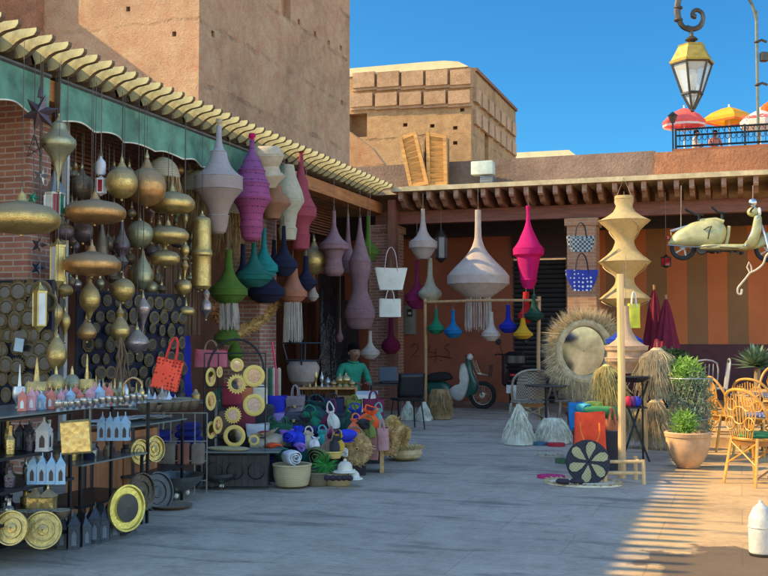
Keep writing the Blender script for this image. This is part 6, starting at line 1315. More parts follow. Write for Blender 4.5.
def person(label, loc, rz, shirt, s=1.):
    """seated, looking down at the table, forearms forward (faces -Y locally)"""
    t = thing('person', label, 'person', loc, rz, s=s); P = []; E = []
    e, pel = chain(P, [(0, 0, .5, (.12, .09)), (0, 0, .65, (.12, .09)), (0, -.01, .8, (.14, .1)), (0, -.02, .95, (.15, .1))]); E += e
    e, nk = chain(P, [(0, -.03, 1.04, (.06, .06)), (0, -.06, 1.06, (.06, .06)), (0, -.09, 1.105, (.078, .09)), (0, -.1, 1.18, (.1, .118)), (0, -.095, 1.26, (.086, .104))], pel); E += e
    e, _ = chain(P, [(0, -.2, 1.15, (.022, .024)), (0, -.225, 1.135, (.014, .014))], nk-1); E += e
    for sx in (-1, 1):
        e, _ = chain(P, [(sx*.085, -.08, 1.165, (.016, .026)), (sx*.1, -.07, 1.17, (.008, .022))], nk-1); E += e
        e, w_ = chain(P, [(sx*.17, -.02, .97, .055), (sx*.22, -.03, .85, .045), (sx*.24, -.08, .72, .04), (sx*.2, -.2, .7, .036), (sx*.13, -.31, .72, .026), (sx*.1, -.36, .72, (.034, .018)), (sx*.085, -.4, .715, (.036, .016))], 3); E += e
        for k in range(4):
            f = (k-1.5)*.017; L_ = (.05, .062, .066, .055)[k]; bx_ = sx*.08+f; e, _ = chain(P, [(bx_, -.425, .715, .0085), (bx_+f*.2, -.425-L_*.5, .708, .008), (bx_+f*.2, -.425-L_, .69, .007)], w_); E += e
        e, _ = chain(P, [(sx*.06, -.375, .72, .011), (sx*.035, -.4, .712, .009), (sx*.03, -.425, .705, .008)], w_-1); E += e
        e, _ = chain(P, [(sx*.1, -.05, .48, .085), (sx*.12, -.42, .5, .06), (sx*.12, -.44, .26, .05), (sx*.12, -.42, .06, .035), (sx*.12, -.5, .03, .032), (sx*.12, -.56, .02, .02)], 0); E += e
    skin('body', P, E, SK, t)
    P = []; e, q = chain(P, [(0, 0, .48, (.15, .11)), (0, 0, .62, (.15, .115)), (0, -.01, .78, (.165, .12)), (0, -.02, .93, (.175, .12)), (0, -.03, 1.03, (.085, .075))]); E = e
    for sx in (-1, 1):
        e, _ = chain(P, [(sx*.17, -.02, .975, .075), (sx*.225, -.03, .85, .062), (sx*.245, -.08, .72, .055), (sx*.21, -.19, .7, .05), (sx*.16, -.27, .715, .042)], 3); E += e
    skin('shirt', P, E, shirt, t)
    P = []; e, _ = chain(P, [(0, 0, .46, (.16, .12))]); E = e
    for sx in (-1, 1): e, _ = chain(P, [(sx*.1, -.06, .48, .1), (sx*.125, -.42, .5, .075), (sx*.125, -.445, .28, .066), (sx*.125, -.42, .1, .055)], 0); E += e
    skin('trousers', P, E, TRO, t)
    MB().lathe(smooth_prof([(-.04, .07), (0, .09), (.05, .0925), (.095, .078), (.125, .045), (.135, .01)], 3), (0, -.072, 1.2), 20, sy=1.14, rot=Matrix.Rotation(-.3, 3, 'X')).build('hair', HR, t)
    for sx in (-1, 1): MB().ball((sx*.032, -.192, 1.178), .007, 8, 6).build('eye', plain('eye_dark', (.03, .02, .018), .3), t)
    MB().tube([(.078*math.cos(a), -.05+.07*math.sin(a), 1.045+.018*math.sin(a)) for a in [i*PI/8 for i in range(16)]], .011, 6, closed=True).build('collar', shirt, t)
    for sx in (-1, 1): MB().tube([(sx*.018, -.2, 1.2), (sx*.034, -.198, 1.206), (sx*.052, -.188, 1.202)], .004, 5).build('eyebrow', HR, t)
    MB().box((0, -.184, 1.105), (.04, .012, .008)).build('mouth', plain('lips', (.12, .035, .03), .5), t)
    return t
pm = at(352, 365, D=16.25)
person('man in a green long sleeved shirt seated behind the counter, looking down', (pm.x, pm.y, .02), TH+.45, SHT, 1.0)
o = MB().lo((-.22, -.2, .4), (.22, .2, .44)).lo((-.2, -.18, 0), (-.16, -.14, .4)).lo((.16, -.18, 0), (.2, -.14, .4)).lo((-.2, .14, 0), (-.16, .18, .4)).lo((.16, .14, 0), (.2, .18, .4)).build('stool', WD, None, (pm.x, pm.y, 0)); o.rotation_euler = (0, 0, TH+.45); tag(o, 'wooden stool under the seated man in green', 'stool')
# small table with laptop, black chair
a = Vector((*at2(386, 17.1), 0)); t = thing('side_table', 'small black table carrying an open laptop in front of the corner pillar', 'table', tuple(a), TH)
MB().lo((-.28, -.22, .66), (.24, .22, .685)).build('top', CH_, t)
for x, y in ((-.24, -.18), (.2, -.18), (-.24, .18), (.2, .18)): MB().tube([(x, y, 0), (x, y, .66)], .013, 6).build('leg', CH_, t)
t = thing('laptop', 'open black laptop on the small table', 'laptop', tuple(at(390, 383, D=17.0)), TH+.35); SCR = plain('laptop_black', (.018, .022, .035), .3)
MB().bbox((0, 0, .01), (.34, .23, .018), .006).build('keyboard', SCR, t); MB().bbox((.02, .13, .14), (.32, .015, .24), .006, rx=-.25).build('screen', SCR, t)
t = thing('plastic_chair', 'black chair with thin metal legs standing on the paving in front of the corner pillar', 'chair', tuple(Vector((*at2(407, 16.5), 0))), TH+.35)
MB().bbox((0, 0, .46), (.44, .42, .035), .016).build('seat', CH_, t)
mb = MB(); vs = []
for j in range(7):
    for i in range(9): u = (i/8-.5)*.44; vs.append((u, -.21-.02*j/6*3+.12*(u/.22)**2*.5, .5+.37*j/6))
mb.add(vs, [(j*9+i, j*9+i+1, (j+1)*9+i+1, (j+1)*9+i) for j in range(6) for i in range(8)], True); o = mb.build('backrest', CH_, t); md = o.modifiers.new('s', 'SOLIDIFY'); md.thickness = .02
for x in (-.19, .19):
    for y in (-.18, .18): MB().tube([(x*.9, y*.9, .45), (x*1.12, y*1.15, 0)], .011, 6).build('leg', MC['metal_black'], t)
# wooden display bar
W1 = wood('pole_wood', (.4, .22, .1), ring=9); pL = at(425, 300, Y=18.2); pR = at(539, 296, Y=18.2)
t = thing('display_bar', 'rough wooden frame of two poles and a crossbar carrying the small coloured shades', 'frame', (pL.x, 18.2, 0))
MB().tube([(0, 0, 0), (.01, 0, 1), (0, 0, 2.12)], .03, 8).build('post', W1, t); MB().tube([(pR.x-pL.x, 0, 0), (pR.x-pL.x-.02, 0, 1.1), (pR.x-pL.x, 0, 2.14)], .035, 8).build('post', W1, t); MB().tube([(.0, -.05, 2.06), ((pR.x-pL.x)*.5, -.05, 2.08), (pR.x-pL.x+.03, -.05, 2.07)], .024, 8).build('crossbar', W1, t)
q = at(410, 320, Y=YB-.1); t = thing('meter_box', 'grey electricity meter box on the rust red wall by the corner pillar', 'meter box', (q.x, YB-.08, q.z))
MB().bbox((0, 0, 0), (.26, .15, .66), .012).build('box', plain('meter_grey', (.25, .26, .24), .5), t); MB().box((.01, -.078, .16), (.12, .01, .17)).build('window', DPN, t); MB().box((.01, -.085, .15), (.07, .006, .05)).build('dial', GW, t)
# ================================================================== two wheelers
def inflate(mb, out, t_, o=(0, 0, 0), prof=((.3, 1), (.6, .96), (.82, .82), (.94, .6), (.99, .34), (1, .1))):
    src = out; out = []; m0 = len(src)
    for i in range(m0):
        p0, p1, p2, p3 = src[i-1], src[i], src[(i+1) % m0], src[(i+2) % m0]
        for j in range(4):
            u = j/4; out.append(tuple(.5*((2*p1[d])+(-p0[d]+p2[d])*u+(2*p0[d]-5*p1[d]+4*p2[d]-p3[d])*u*u+(-p0[d]+3*p1[d]-3*p2[d]+p3[d])*u**3) for d in (0, 1)))
    n = len(out); cx = sum(p[0] for p in out)/n; cz = sum(p[1] for p in out)/n; o = Vector(o); vs = []; L_ = [(s_, -y) for s_, y in prof]+[(s_, y) for s_, y in reversed(prof)]
    for s_, y in L_:
        for u, v in out: vs.append(o+Vector((cx+(u-cx)*s_, y*t_, cz+(v-cz)*s_)))
    m_ = len(L_); fs = [(j*n+k, j*n+(k+1) % n, (j+1)*n+(k+1) % n, (j+1)*n+k) for j in range(m_-1) for k in range(n)]+[tuple(range(n-1, -1, -1)), tuple(range((m_-1)*n, m_*n))]
    return mb.add(vs, fs, True)
RUB = plain('rubber', (.018, .018, .018), .8); STL = plain('steel_bright', (.55, .56, .58), .25, 1., var=.1)
def wheel(parent, c, r, tw, spokes=16, rimm=STL):
    w_ = MB().tube([(c[0]+r*.86*math.cos(a), c[1], c[2]+r*.86*math.sin(a)) for a in [i*2*PI/28 for i in range(28)]], r*.14+tw*.1, 8, closed=True).build('wheel', RUB, parent)
    mb = MB().tube([(c[0]+r*.7*math.cos(a), c[1], c[2]+r*.7*math.sin(a)) for a in [i*2*PI/28 for i in range(28)]], r*.05, 6, closed=True).lathe([(-tw/2, r*.16), (-tw/2, r*.2), (tw/2, r*.2), (tw/2, r*.16)], c, 16, 'Y')
    for k in range(spokes): a = k*2*PI/spokes; mb.tube([(c[0]+r*.15*math.cos(a+.4), c[1], c[2]+r*.15*math.sin(a+.4)), (c[0]+r*.7*math.cos(a), c[1], c[2]+r*.7*math.sin(a))], .0035 if spokes > 8 else r*.09, 4, caps=False)
    mb.build('rim', rimm, w_); return w_
# hanging scooter
YV = 18.75; V0 = at(720, 248, Y=YV); vx = lambda px, py: (at(px, py, Y=YV).x-V0.x, at(px, py, Y=YV).z-V0.z)
vx3 = lambda px, py, y: (vx(px, py)[0], y, vx(px, py)[1])
CRS = plain('scooter_cream', (.42, .4, .19), .38, var=.22, vs=7, coat=.35, bs=.1, bscale=12)
t = thing('hanging_scooter', 'old cream yellow motor scooter hung on ropes under the rear eave at the right', 'scooter', tuple(V0), .0)
inflate(MB(), [vx(*p) for p in ((670, 246), (670, 240), (675, 233), (683, 228), (692, 223), (702, 221), (713, 220), (721, 222), (726, 228), (726, 236), (723, 243), (718, 246), (700, 247))], .19).build('rear_cowl', CRS, t)
o = MB(); inflate(o, [vx(*p) for p in ((700, 245), (720, 244.5), (738, 244.5), (750, 245), (752, 248.5), (742, 250.5), (716, 250.5), (700, 250))], .2); o.build('floorboard', CRS, t)
o = MB(); inflate(o, [vx(*p) for p in ((742, 248), (747, 241), (751, 231), (753, 222), (755, 216), (761, 216), (762, 226), (760, 237), (756, 246), (750, 250))], .24); o.build('leg_shield', CRS, t)
o = MB(); inflate(o, [vx(*p) for p in ((752, 249), (756, 240), (763, 234), (772, 232), (781, 237), (786, 247), (780, 247), (770, 245), (760, 248))], .09); o.build('front_fender', CRS, t)
RMD = plain('rim_grey', (.3, .3, .3), .4, .7); x, z = vx(683, 247.5); wheel(t, (x, 0, z), .215, .1, 5, RMD); x, z = vx(768, 249); wheel(t, (x, 0, z), .215, .1, 5, RMD)
for y_ in (-.1, .1): MB().tube([vx3(760, 222, y_*.5), vx3(765, 236, y_), vx3(768, 249, y_)], .02, 6).build('fork', STL, t)
MB().tube([vx3(729, 226, 0), vx3(728, 236, 0), vx3(726, 245, 0)], .03, 6).tube([vx3(700, 221, -.02), vx3(716, 219.5, -.02), vx3(724, 222, -.02)], .035, 8).build('frame_spine', CRS, t)
x, z = vx(753, 212); MB().ball((x, 0, z), .1, 14, 10, sz=.85, sy=.9).build('head_cowl', CRS, t); MB().tube([(x+.02, -.34, z+.05), (x-.04, -.15, z), (x-.04, .15, z), (x+.02, .34, z+.05)], .018, 8).build('handlebar', STL, t); h_ = MB().lathe([(0, .07), (.03, .075), (.05, .05)], (x+.08, 0, z), 16, 'X').build('headlight', GW, t)
MB().ball((x-.0, -.02, z+.16), .07, 12, 8, sy=.5).tube([(x, 0, z), (x, -.02, z+.16)], .012, 6).build('mirror', STL, t)
for (p0, p1, p2) in (((686, 211), (699, 219), (706, 209)), ((713, 209), (722, 217), (731, 216))):
    A_ = vx(*p0); B_ = vx(*p1); C_ = vx(*p2); mb = MB()
    for y in (-.13, -.07, 0, .07, .13): mb.tube([(A_[0], y*1.0, A_[1]+.02), (B_[0]-.06, y*.7, B_[1]+.08), (B_[0]+.07, y*.3, B_[1]+.06)], .012, 5)
    mb.tube([(A_[0], -.14, A_[1]+.02), (A_[0]-.02, 0, A_[1]+.04), (A_[0], .14, A_[1]+.02)], .014, 5); mb.tube([(B_[0], 0, B_[1]+.08), (B_[0], 0, B_[1]-.05)], .025, 6); mb.build('saddle_frame', IR, t)
mb = MB(); A_ = vx(671, 231); B_ = vx(688, 226)
for y in (-.1, .1): mb.tube([(A_[0], y, A_[1]-.08), (A_[0], y, A_[1]), (B_[0], y, B_[1])], .01, 5)
mb.tube([(A_[0], -.1, A_[1]), (A_[0], .1, A_[1])], .01, 5); mb.build('rack', STL, t)
mb = MB(); x, z = vx(702, 249); mb.lathe([(-.1, .09), (.02, .1), (.1, .07)], (x, 0, z), 14, 'Y'); x, z = vx(718, 250)
mb.tube([(x-.3, -.05, z), (x, -.08, z-.02), (x+.35, -.06, z+.0)], .03, 7)
for i in range(12): x, z = vx(706+i*3.2, 251+rnd.uniform(-1.5, 2)); mb.box((x, rnd.uniform(-.08, .08), z), (.05, .06, .05), rz=rnd.uniform(0, 1))
mb.build('engine', DK, t)
for px in (681, 753):
    x, z = vx(px, 186); x2, z2 = vx(px, 228 if px < 700 else 212); MB().tube([(x2, 0, z2), (x, .1, z+.02)], .008, 5).build('rope', CORD, t)
MB().tube([(vx(668, 246)[0], -.19, vx(668, 246)[1]), (vx(695, 248)[0], -.2, vx(695, 248)[1]), (vx(718, 246.5)[0], -.19, vx(718, 246.5)[1]), (vx(748, 247)[0], -.18, vx(748, 247)[1])], .011, 6).build('trim', STL, t); MB().bbox((vx(670, 238)[0]-.03, 0, vx(670, 238)[1]), (.05, .1, .07), .012).build('tail_light', GR, t); MB().tube([(vx(757, 217)[0], -.2, vx(757, 217)[1]), (vx(752, 232)[0], -.22, vx(752, 232)[1]), (vx(745, 247)[0], -.2, vx(745, 247)[1])], .012, 6).build('shield_trim', STL, t)
MB().tube([(vx(722, 219)[0]+.02, -.15, -.02), (.0, -.2, .0), (.3, -.2, -.03)], .008, 5).build('cable', DK, t)
q = at(708, 233, Y=YV-.2); MB().tube([(q.x-V0.x-.07, -.2, .3), (q.x-V0.x, -.215, .34), (q.x-V0.x+.06, -.21, .36), (q.x-V0.x+.02, -.215, .26), (q.x-V0.x, -.21, .14)], .011, 5).build('emblem', IR, t)
P_ = [at(px, py, Y=18.6)-at(750, 280, Y=18.6) for px, py in ((772, 250), (766, 256), (763, 264), (756, 270), (750, 273), (746, 278), (741, 284), (738, 288), (738, 293), (741, 294), (742, 289))]
t = thing('rope_sculpture', 'pale twisted branch hanging below the scooter front wheel', 'ornament', tuple(at(750, 280, Y=18.6))); MB().tube(P_, [.018]*len(P_), 6).build('branch', plain('branch_pale', (.55, .48, .38), .8), t); P2 = [at(px, py, Y=18.6)-at(750, 280, Y=18.6) for px, py in ((750, 273), (747, 267), (749, 262), (751, 266), (752, 272))]; MB().tube(P2, .014, 5).build('twig', MC['branch_pale'], t)
MB().tube([P_[0], P_[0]+Vector((.3, 0, 1.4))], .005, 4).build('cord', CORD, t)
# moped
YM = 20.6; M0 = at(470, 300, Y=YM); M0.z = 0; mx = lambda px, py: (at(px, py, Y=YM).x-M0.x, at(px, py, Y=YM).z)
GRM = plain('moped_green', (.01, .09, .07), .35, coat=.4); WHM = plain('moped_white', (.55, .58, .55), .4)
t = thing('moped', 'dark green and white moped parked by the rust red wall, front wheel to the right', 'moped', tuple(M0)); x1, _ = mx(482.5, 393)
wheel(t, (x1, 0, .27), .275, .07, 20); x0, _ = mx(432, 393); wheel(t, (x0, 0, .27), .275, .07, 20)
inflate(MB(), [mx(*p) for p in ((461, 366), (464, 363), (468, 368), (470, 378), (468, 390), (462, 400), (455, 400), (449, 393), (450, 389), (457, 388), (462, 383), (463, 374))], .13).build('leg_shield', WHM, t)
inflate(MB(), [mx(*p) for p in ((466, 358), (471, 360), (474, 372), (478, 384), (476, 393), (471, 396), (467, 397), (470, 380), (468, 368))], .08).build('front_fairing', GRM, t)
inflate(MB(), [mx(*p) for p in ((425, 378), (432, 373), (446, 372), (452, 376), (450, 380), (430, 382))], .12).build('seat', RUB, t); inflate(MB(), [mx(*p) for p in ((426, 383), (446, 382), (452, 390), (448, 399), (436, 396), (426, 392))], .11).build('body', GRM, t)
x, z = mx(467, 356); MB().tube([(x+.06, -.3, z+.02), (x, -.12, z), (x, .12, z), (x+.06, .3, z+.02)], .014, 6).build('handlebar', IR, t); MB().ball((x+.06, 0, z-.02), .07, 12, 8).build('headlight', GW, t); MB().tube([(x+.03, 0, z-.05), (x1, -.06, .27)], .02, 6).build('fork', STL, t)
mb = MB(); xa_, za_ = mx(474, 360); xb_, zb_ = mx(490, 376)
for y in (-.14, -.05, .05, .14): mb.tube([(xa_, y, za_), (xa_+.1, y, zb_+.05), (xb_, y, zb_), (xb_+.02, y, zb_+.25)], .006, 4)
for f in (0, .5, 1): mb.tube([(xa_+.1+(xb_-xa_-.1)*f, -.14, zb_+.05*(1-f)), (xa_+.1+(xb_-xa_-.1)*f, .14, zb_+.05*(1-f))], .006, 4)
mb.build('basket', STL, t)
# dark scooter seen from behind
M0 = at(514, 300, Y=20.4); M0.z = 0; t = thing('parked_scooter', 'black scooter parked with its tail and number plate towards the square, beside the roller shutter', 'scooter', tuple(M0), .25); BLS = plain('scooter_black', (.012, .013, .02), .35, coat=.3)
w_ = MB().tube([(0, .22*math.cos(a)-.05, .25+.22*math.sin(a)) for a in [i*2*PI/24 for i in range(24)]], .055, 8, closed=True).build('wheel', RUB, t); MB().lathe([(-.05, .12), (.05, .12)], (0, -.05, .25), 14, 'X').build('rim', STL, w_)
MB().ball((0, .15, .62), .2, 16, 10, sy=2.4, sz=1.0).build('body', BLS, t); MB().bbox((0, .2, .82), (.3, .75, .12), .05).build('seat', RUB, t); MB().bbox((0, -.25, 1.0), (.4, .36, .3), .08).build('top_box', BLS, t)
MB().bbox((-.1, -.33, .58), (.05, .03, .02), .004).bbox((0, -.35, .7), (.22, .03, .05), .01).build('tail_light', GR, t); MB().box((-.08, -.4, .43), (.19, .012, .16), rx=.2).build('number_plate', GW, t)
MB().bbox((0, 1.0, .75), (.42, .16, .7), .07).build('front_fairing', BLS, t); mb = MB()
for sx in (-1, 1): mb.tube([(0, .85, 1.05), (sx*.3, .8, 1.08), (sx*.36, .75, 1.06)], .016, 6).tube([(sx*.2, .85, 1.06), (sx*.26, .85, 1.3)], .008, 5).ball((sx*.28, .85, 1.33), .06, 10, 6, sy=.4)
mb.build('handlebar', IR, t)
w_ = MB().tube([(0, 1.1+.22*math.cos(a), .25+.22*math.sin(a)) for a in [i*2*PI/24 for i in range(24)]], .05, 8, closed=True).build('wheel', RUB, t)
# ================================================================== raffia skirts and cones
def skirt(label, px, py0, py1, hw0, hw1, D, m, n=500, name='raffia_cone', cat='lampshade', dome=False, ground=False):
    b = at(px, py1, D=D); s = D/F; h = (py1-py0)*s; r0_, r1_ = hw0*s, hw1*s
    if ground: b.z = .004
    t = thing(name, label, cat, tuple(b), 0, 'raffia cones and skirts'); mb = MB()
    pr = [(h, .01), (h*.98, r0_*.8)]+[(h*(1-f), (r0_+(r1_-r0_)*(math.sqrt(f) if dome else f))*.86) for f in (.2, .5, .8, .99)]; mb.lathe(pr[::-1], n=24)
    mb.build('lining', m, t); mb = MB()
    for i in range(n):
        a = rnd.uniform(0, 2*PI); f0 = rnd.uniform(0, .6); f1 = min(1, f0+rnd.uniform(.3, .6)); R = lambda f: (r0_+(r1_-r0_)*(math.sqrt(f) if dome else f)); a2 = a+rnd.gauss(0, .12); k_ = rnd.uniform(.9, 1.15)
        mb.strands(1, lambda: Vector((R(f0)*.9*math.cos(a), R(f0)*.9*math.sin(a), h*(1-f0))), lambda _: Vector((R(f1)*k_*math.cos(a2), R(f1)*k_*math.sin(a2), max(.0, h*(1-f1)))), .006)
    mb.build('strands', m, t); return t
RGY = plain('raffia_grey', (.82, .78, .64), .85, var=.3, vs=14, tr=.2)
skirt('white raffia cone standing on the paving, left of the rattan chairs', 519, 404, 444, 2, 17, 14.1, RGY, ground=True)
skirt('low dome of grey raffia under the rattan chairs', 553, 418, 443, 8, 19, 14.3, RGY, 600, dome=True, ground=True, name='raffia_pouf', cat='pouf')
skirt('tan raffia skirted stool in front of the moped', 440, 389, 419, 9, 13, 18.4, RAF, name='raffia_stool', cat='stool', ground=True)
skirt('white raffia cone right of the black chair', 424, 402, 421, 1.5, 9, 18.0, RGY, 300, ground=True); skirt('white raffia cone left, half behind the black chair', 408, 402, 421, 1.5, 9, 18.2, RGY, 300, ground=True)
skirt('small raffia tuft beside the dark scooter', 520, 389, 414, 6, 10, 16.8, RGY, 350, ground=False)
def disc_mat(label, px, py, rx, ry_px, m, name='floor_mat', thick=.02, fringe=None, rr=None):
    c = at(px, py, Z=0); D = depth(c); r = rx*D/F; t = thing(name, label, 'mat', (c.x, c.y, 0), 0); MB().lathe([(.002, .01), (.002, r), (thick, r*.98), (thick, .01)], n=30, caps=False, sy=rr or 1.).build('mat', m, t)
    if fringe:
        mb = MB(); 
        for i in range(500): a = rnd.uniform(0, 2*PI); p = Vector((r*.9*math.cos(a), r*.9*math.sin(a)*(rr or 1), thick)); mb.strands(1, lambda: p, lambda _: p*rnd.uniform(1.05, 1.2)+Vector((0, 0, rnd.uniform(-.01, .03)-thick*.3)), .006)
        mb.build('fringe', fringe, t)
    return t
disc_mat('shaggy cream mat on the paving in front of the flower disc', 583, 484, 38, 5, fab('mat_cream', (.72, .62, .45)), fringe=RAFP, rr=.7)
disc_mat('magenta woven mat beside the shaggy cream mat', 551, 478, 14, 5, fab('mat_magenta', (.5, .02, .15)), thick=.03, rr=.8)
disc_mat('small cream mat on the paving left of the orange bag', 549, 456, 13, 5, fab('mat_cream2', (.5, .47, .36)), fringe=RAFW, rr=.8); disc_mat('blue rimmed mat under the raffia dome', 540, 445, 8, 3, fab('mat_blue', (.05, .13, .2)), thick=.04); disc_mat('red rimmed mat under the raffia dome', 556, 446, 9, 3, fab('mat_red', (.45, .02, .04)), thick=.04); disc_mat('black mat with white pattern under the white cone', 519, 445, 11, 4, twotone('mat_bw', (.02, .02, .02), (.4, .4, .36), 20, 'VORO'), thick=.03)
for px in (563, 577): c = at(px, 484, D=10.2); tag(MB().bbox((0, 0, 0), (.14, .07, .05), .02).build('slipper', MC['cloth_black'], None, (c.x, c.y, .05)), 'black woven slipper on the cream mat, %s of the two' % ('left' if px < 570 else 'right'), 'slipper', 'black slippers')
disc_mat('small green cloth heap behind the flower disc', 563, 463, 8, 3, fab('heap_green', (.06, .14, .07)), thick=.05, name='cloth_heap')
# ================================================================== right stall
c = at(588, 462, D=10.35); r = 22*10.35/F; t = thing('flower_disc', 'round black woven disc with six straw coloured petals leaning on the stall', 'ornament', tuple(c), TH); t.rotation_euler = (-.14, 0, TH)
MB().lathe([(.02, .01), (.02, r*.95), (0, r), (-.02, r*.97), (-.025, .01)], n=40, ax='Y', caps=False).build('disc', twotone('disc_black', (.012, .012, .022), (.03, .03, .045), 50, 'CHECK'), t)
PET = twotone('petal_straw', (.42, .38, .2), (.3, .27, .14), 60, 'CHECK')
for k in range(6):
    a = k*2*PI/6+.35; u = Vector((math.cos(a), 0, math.sin(a))); v = Vector((-math.sin(a), 0, math.cos(a))); L_ = [(.14, 0), (.4, .16), (.66, .21), (.86, .14), (.93, -.02), (.84, -.2), (.66, -.22), (.42, -.12)]
    MB().add([u*r*x+v*r*y+Vector((0, -.03, 0)) for x, y in L_]+[u*r*x+v*r*y+Vector((0, -.026, 0)) for x, y in L_], [tuple(range(8))]+[(i, (i+1) % 8, 8+(i+1) % 8, 8+i) for i in range(8)]).build('petal', PET, t)
bag('bright orange red bag with a looped handle beside the wooden post', 590, 413, 452, 30, 11.3, fab('bag_orange', (.9, .07, .02)), 0, dep=.16, name='stall_bag', wt=1.05)
c = at(590, 432, D=11.1); tag(MB().tube([(-.1, -.02, .1), (-.09, -.03, -.0), (-.03, -.05, -.12), (.05, -.05, -.13), (.1, -.03, -.02), (.1, -.02, .1)], .008, 6).build('bag_strap', fab('strap_orange', (.85, .2, .03)), None, c), 'orange strap loop hanging on the front of the orange red bag', 'strap')
bag('rust brown bag with a round handle, right of the orange red bag', 612, 420, 452, 14, 11.6, fab('bag_rust', (.4, .13, .05)), .35, dep=.16, name='stall_bag', hr=.014)
bag('bright blue bag behind the orange red one', 577, 403, 430, 17, 12.0, fab('bag_blue', (.01, .18, .5)), 0, dep=.16, name='stall_bag', round_=.2)
roll('light blue rolled hat on top of the stall bags', 584, 408, 6, 16, 11.8, fab('felt_sky', (.05, .35, .45)), .4); roll('green and yellow rolled scarf on top of the stall bags', 600, 411, 7, 30, 11.7, fab('felt_leaf', (.06, .25, .08)), 1.3); roll('olive rolled hat behind the green scarf', 594, 406, 6, 16, 11.9, fab('felt_yel', (.4, .42, .06)), .9)
plinth(572, 618, 11.4, 12.2, .42, 'dark covered step under the stall bags', DKC)
PW = wood('post_pine', (.62, .4, .18), ring=8, var=.3)
def pole(label, a_, b_, r_, name='wooden_post', m=PW):
    a_ = Vector(a_); b_ = Vector(b_); o = MB().tube([Vector((0, 0, 0)), (b_-a_)/2+Vector((.006, 0, 0)), b_-a_], [r_*1.05, r_, r_*.95], 10).build(name, m, None, a_); return tag(o, label, 'post')
g0 = at(622, 478, Z=0); g1 = at(620, 274, D=depth(g0)+.0); pole('tall peeled wooden post in front of the right hand stall', g0, g1, .038)
g0 = at(645, 452, Z=0); g1 = at(643, 378, D=depth(g0)); pole('shorter peeled wooden post behind the tall one, holding the black tray', g0, g1, .035)
c = at(622, 490, Z=0)
t = thing('low_stool', 'low wooden ladder back frame stool at the foot of the tall post', 'stool', (at(624, 484, Z=0).x, at(624, 484, Z=0).y, 0), TH)
for x in (-.19, .19):
    for y in (-.02, .3): MB().tube([(x, y, 0), (x*.97, y, .24)], .021, 8).build('leg', PW, t)
for z in (.11, .22): MB().tube([(-.19, -.02, z), (.19, -.02, z)], .017, 8).build('rung', PW, t)
for x in (-.19, .19): MB().tube([(x, 0, .2), (x, .3, .2)], .017, 8).build('rung', PW, t)
t = thing('tray_table', 'black folding table under the ringed beige shade, with crossed legs', 'table', (*at2(632, 12.3), 0), TH)
c = at(632, 377, D=12.3); zt_ = c.z; MB().lathe([(zt_-.06, .12), (zt_-.02, .2), (zt_, .21), (zt_+.01, .2), (zt_+.005, .01)], n=8, smooth=False).build('top', CH_, t); MB().lo((-.14, -.12, zt_-.36), (.14, .12, zt_-.345)).build('shelf', CH_, t)
for (x0, x1) in ((-.02, .02),): pass
MB().tube([(-.16, -.1, 0), (.2, .1, zt_-.05)], .012, 6).build('leg', CH_, t); MB().tube([(.16, -.1, 0), (-.16, .1, zt_-.05)], .012, 6).build('leg', CH_, t); MB().tube([(-.12, .12, 0), (-.12, .12, zt_-.04)], .012, 6).build('leg', CH_, t); MB().tube([(.14, .12, 0), (.14, .12, zt_-.04)], .012, 6).build('leg', CH_, t)
for px, m, lb in ((628, fab('red_item', (.6, .02, .06)), 'crimson cloth bundle'), (637, fab('blue_item', (.02, .04, .4)), 'blue cloth bundle'), (633, fab('purple_item', (.12, .02, .15)), 'purple cloth bundle')):
    c = at(px, 398, D=12.25); tag(MB().ball((0, 0, .06), .05, 12, 8, sz=1.3).build('cloth_bundle', m, None, (c.x, c.y, zt_-.343)), lb+' on the lower shelf of the black folding table', 'bundle')
def tuft(label, px, py0, py1, hw, D, m, n=500, name='raffia_tassel', spread=.9):
    a_ = at(px, py0, D=D); s = D/F; h = (py1-py0)*s; r = hw*s; t = thing(name, label, 'tassel', (a_.x, a_.y, a_.z-h), 0, 'raffia tassels of the right stall'); mb = MB()
    for i in range(n):
        a = rnd.uniform(0, 2*PI); q = math.sqrt(rnd.random())*r; p = Vector((q*.35*math.cos(a), q*.35*math.sin(a), h)); mid_ = Vector((q*.95*math.cos(a)+rnd.gauss(0, .012), q*.95*math.sin(a), h*rnd.uniform(.62, .88))); e = Vector((q*rnd.uniform(.7, 1.7)*math.cos(a)+rnd.gauss(.03, .06), q*1.2*math.sin(a)+rnd.gauss(0, .03), rnd.uniform(-.1, .45)*h)); mb.tube([p, mid_, e], .003, 3, caps=False)
    mb.build('strands', m, t); MB().lathe([(h*.92, r*.2), (h, r*.38), (h*1.05, r*.2)], n=12).build('knot', m, t); MB().tube([(0, 0, h), (0, 0, h+.1)], .006, 4).build('cord', CORD, t)
tuft('thick pale raffia tassel hanging right of the ringed beige shade', 657, 350, 397, 18, 12.6, RAFP, 900); tuft('yellow raffia tassel left of the tall post', 607, 366, 404, 13, 12.8, plain('raffia_yellow', (.68, .55, .2), .85, var=.3, vs=14, tr=.25), 450)
tuft('blond raffia bundle standing behind the terracotta pot', 655, 402, 446, 16, 13.6, RAFP, 600); tuft('blond raffia bundle low behind the folding table', 633, 408, 440, 12, 13.8, RAFP, 400)
c = at(652, 396, D=12.9); tag(MB().tube([(0, 0, 0), (-.02, 0, .25), (0, 0, .5)], .02, 6).build('tassel_hook', PW, None, (c.x, c.y, c.z)), 'short wooden hook stick behind the pale raffia tassel', 'stick') if 0 else None
o = drape(0, 1, 0, 1, -1, '', COB) if 0 else None
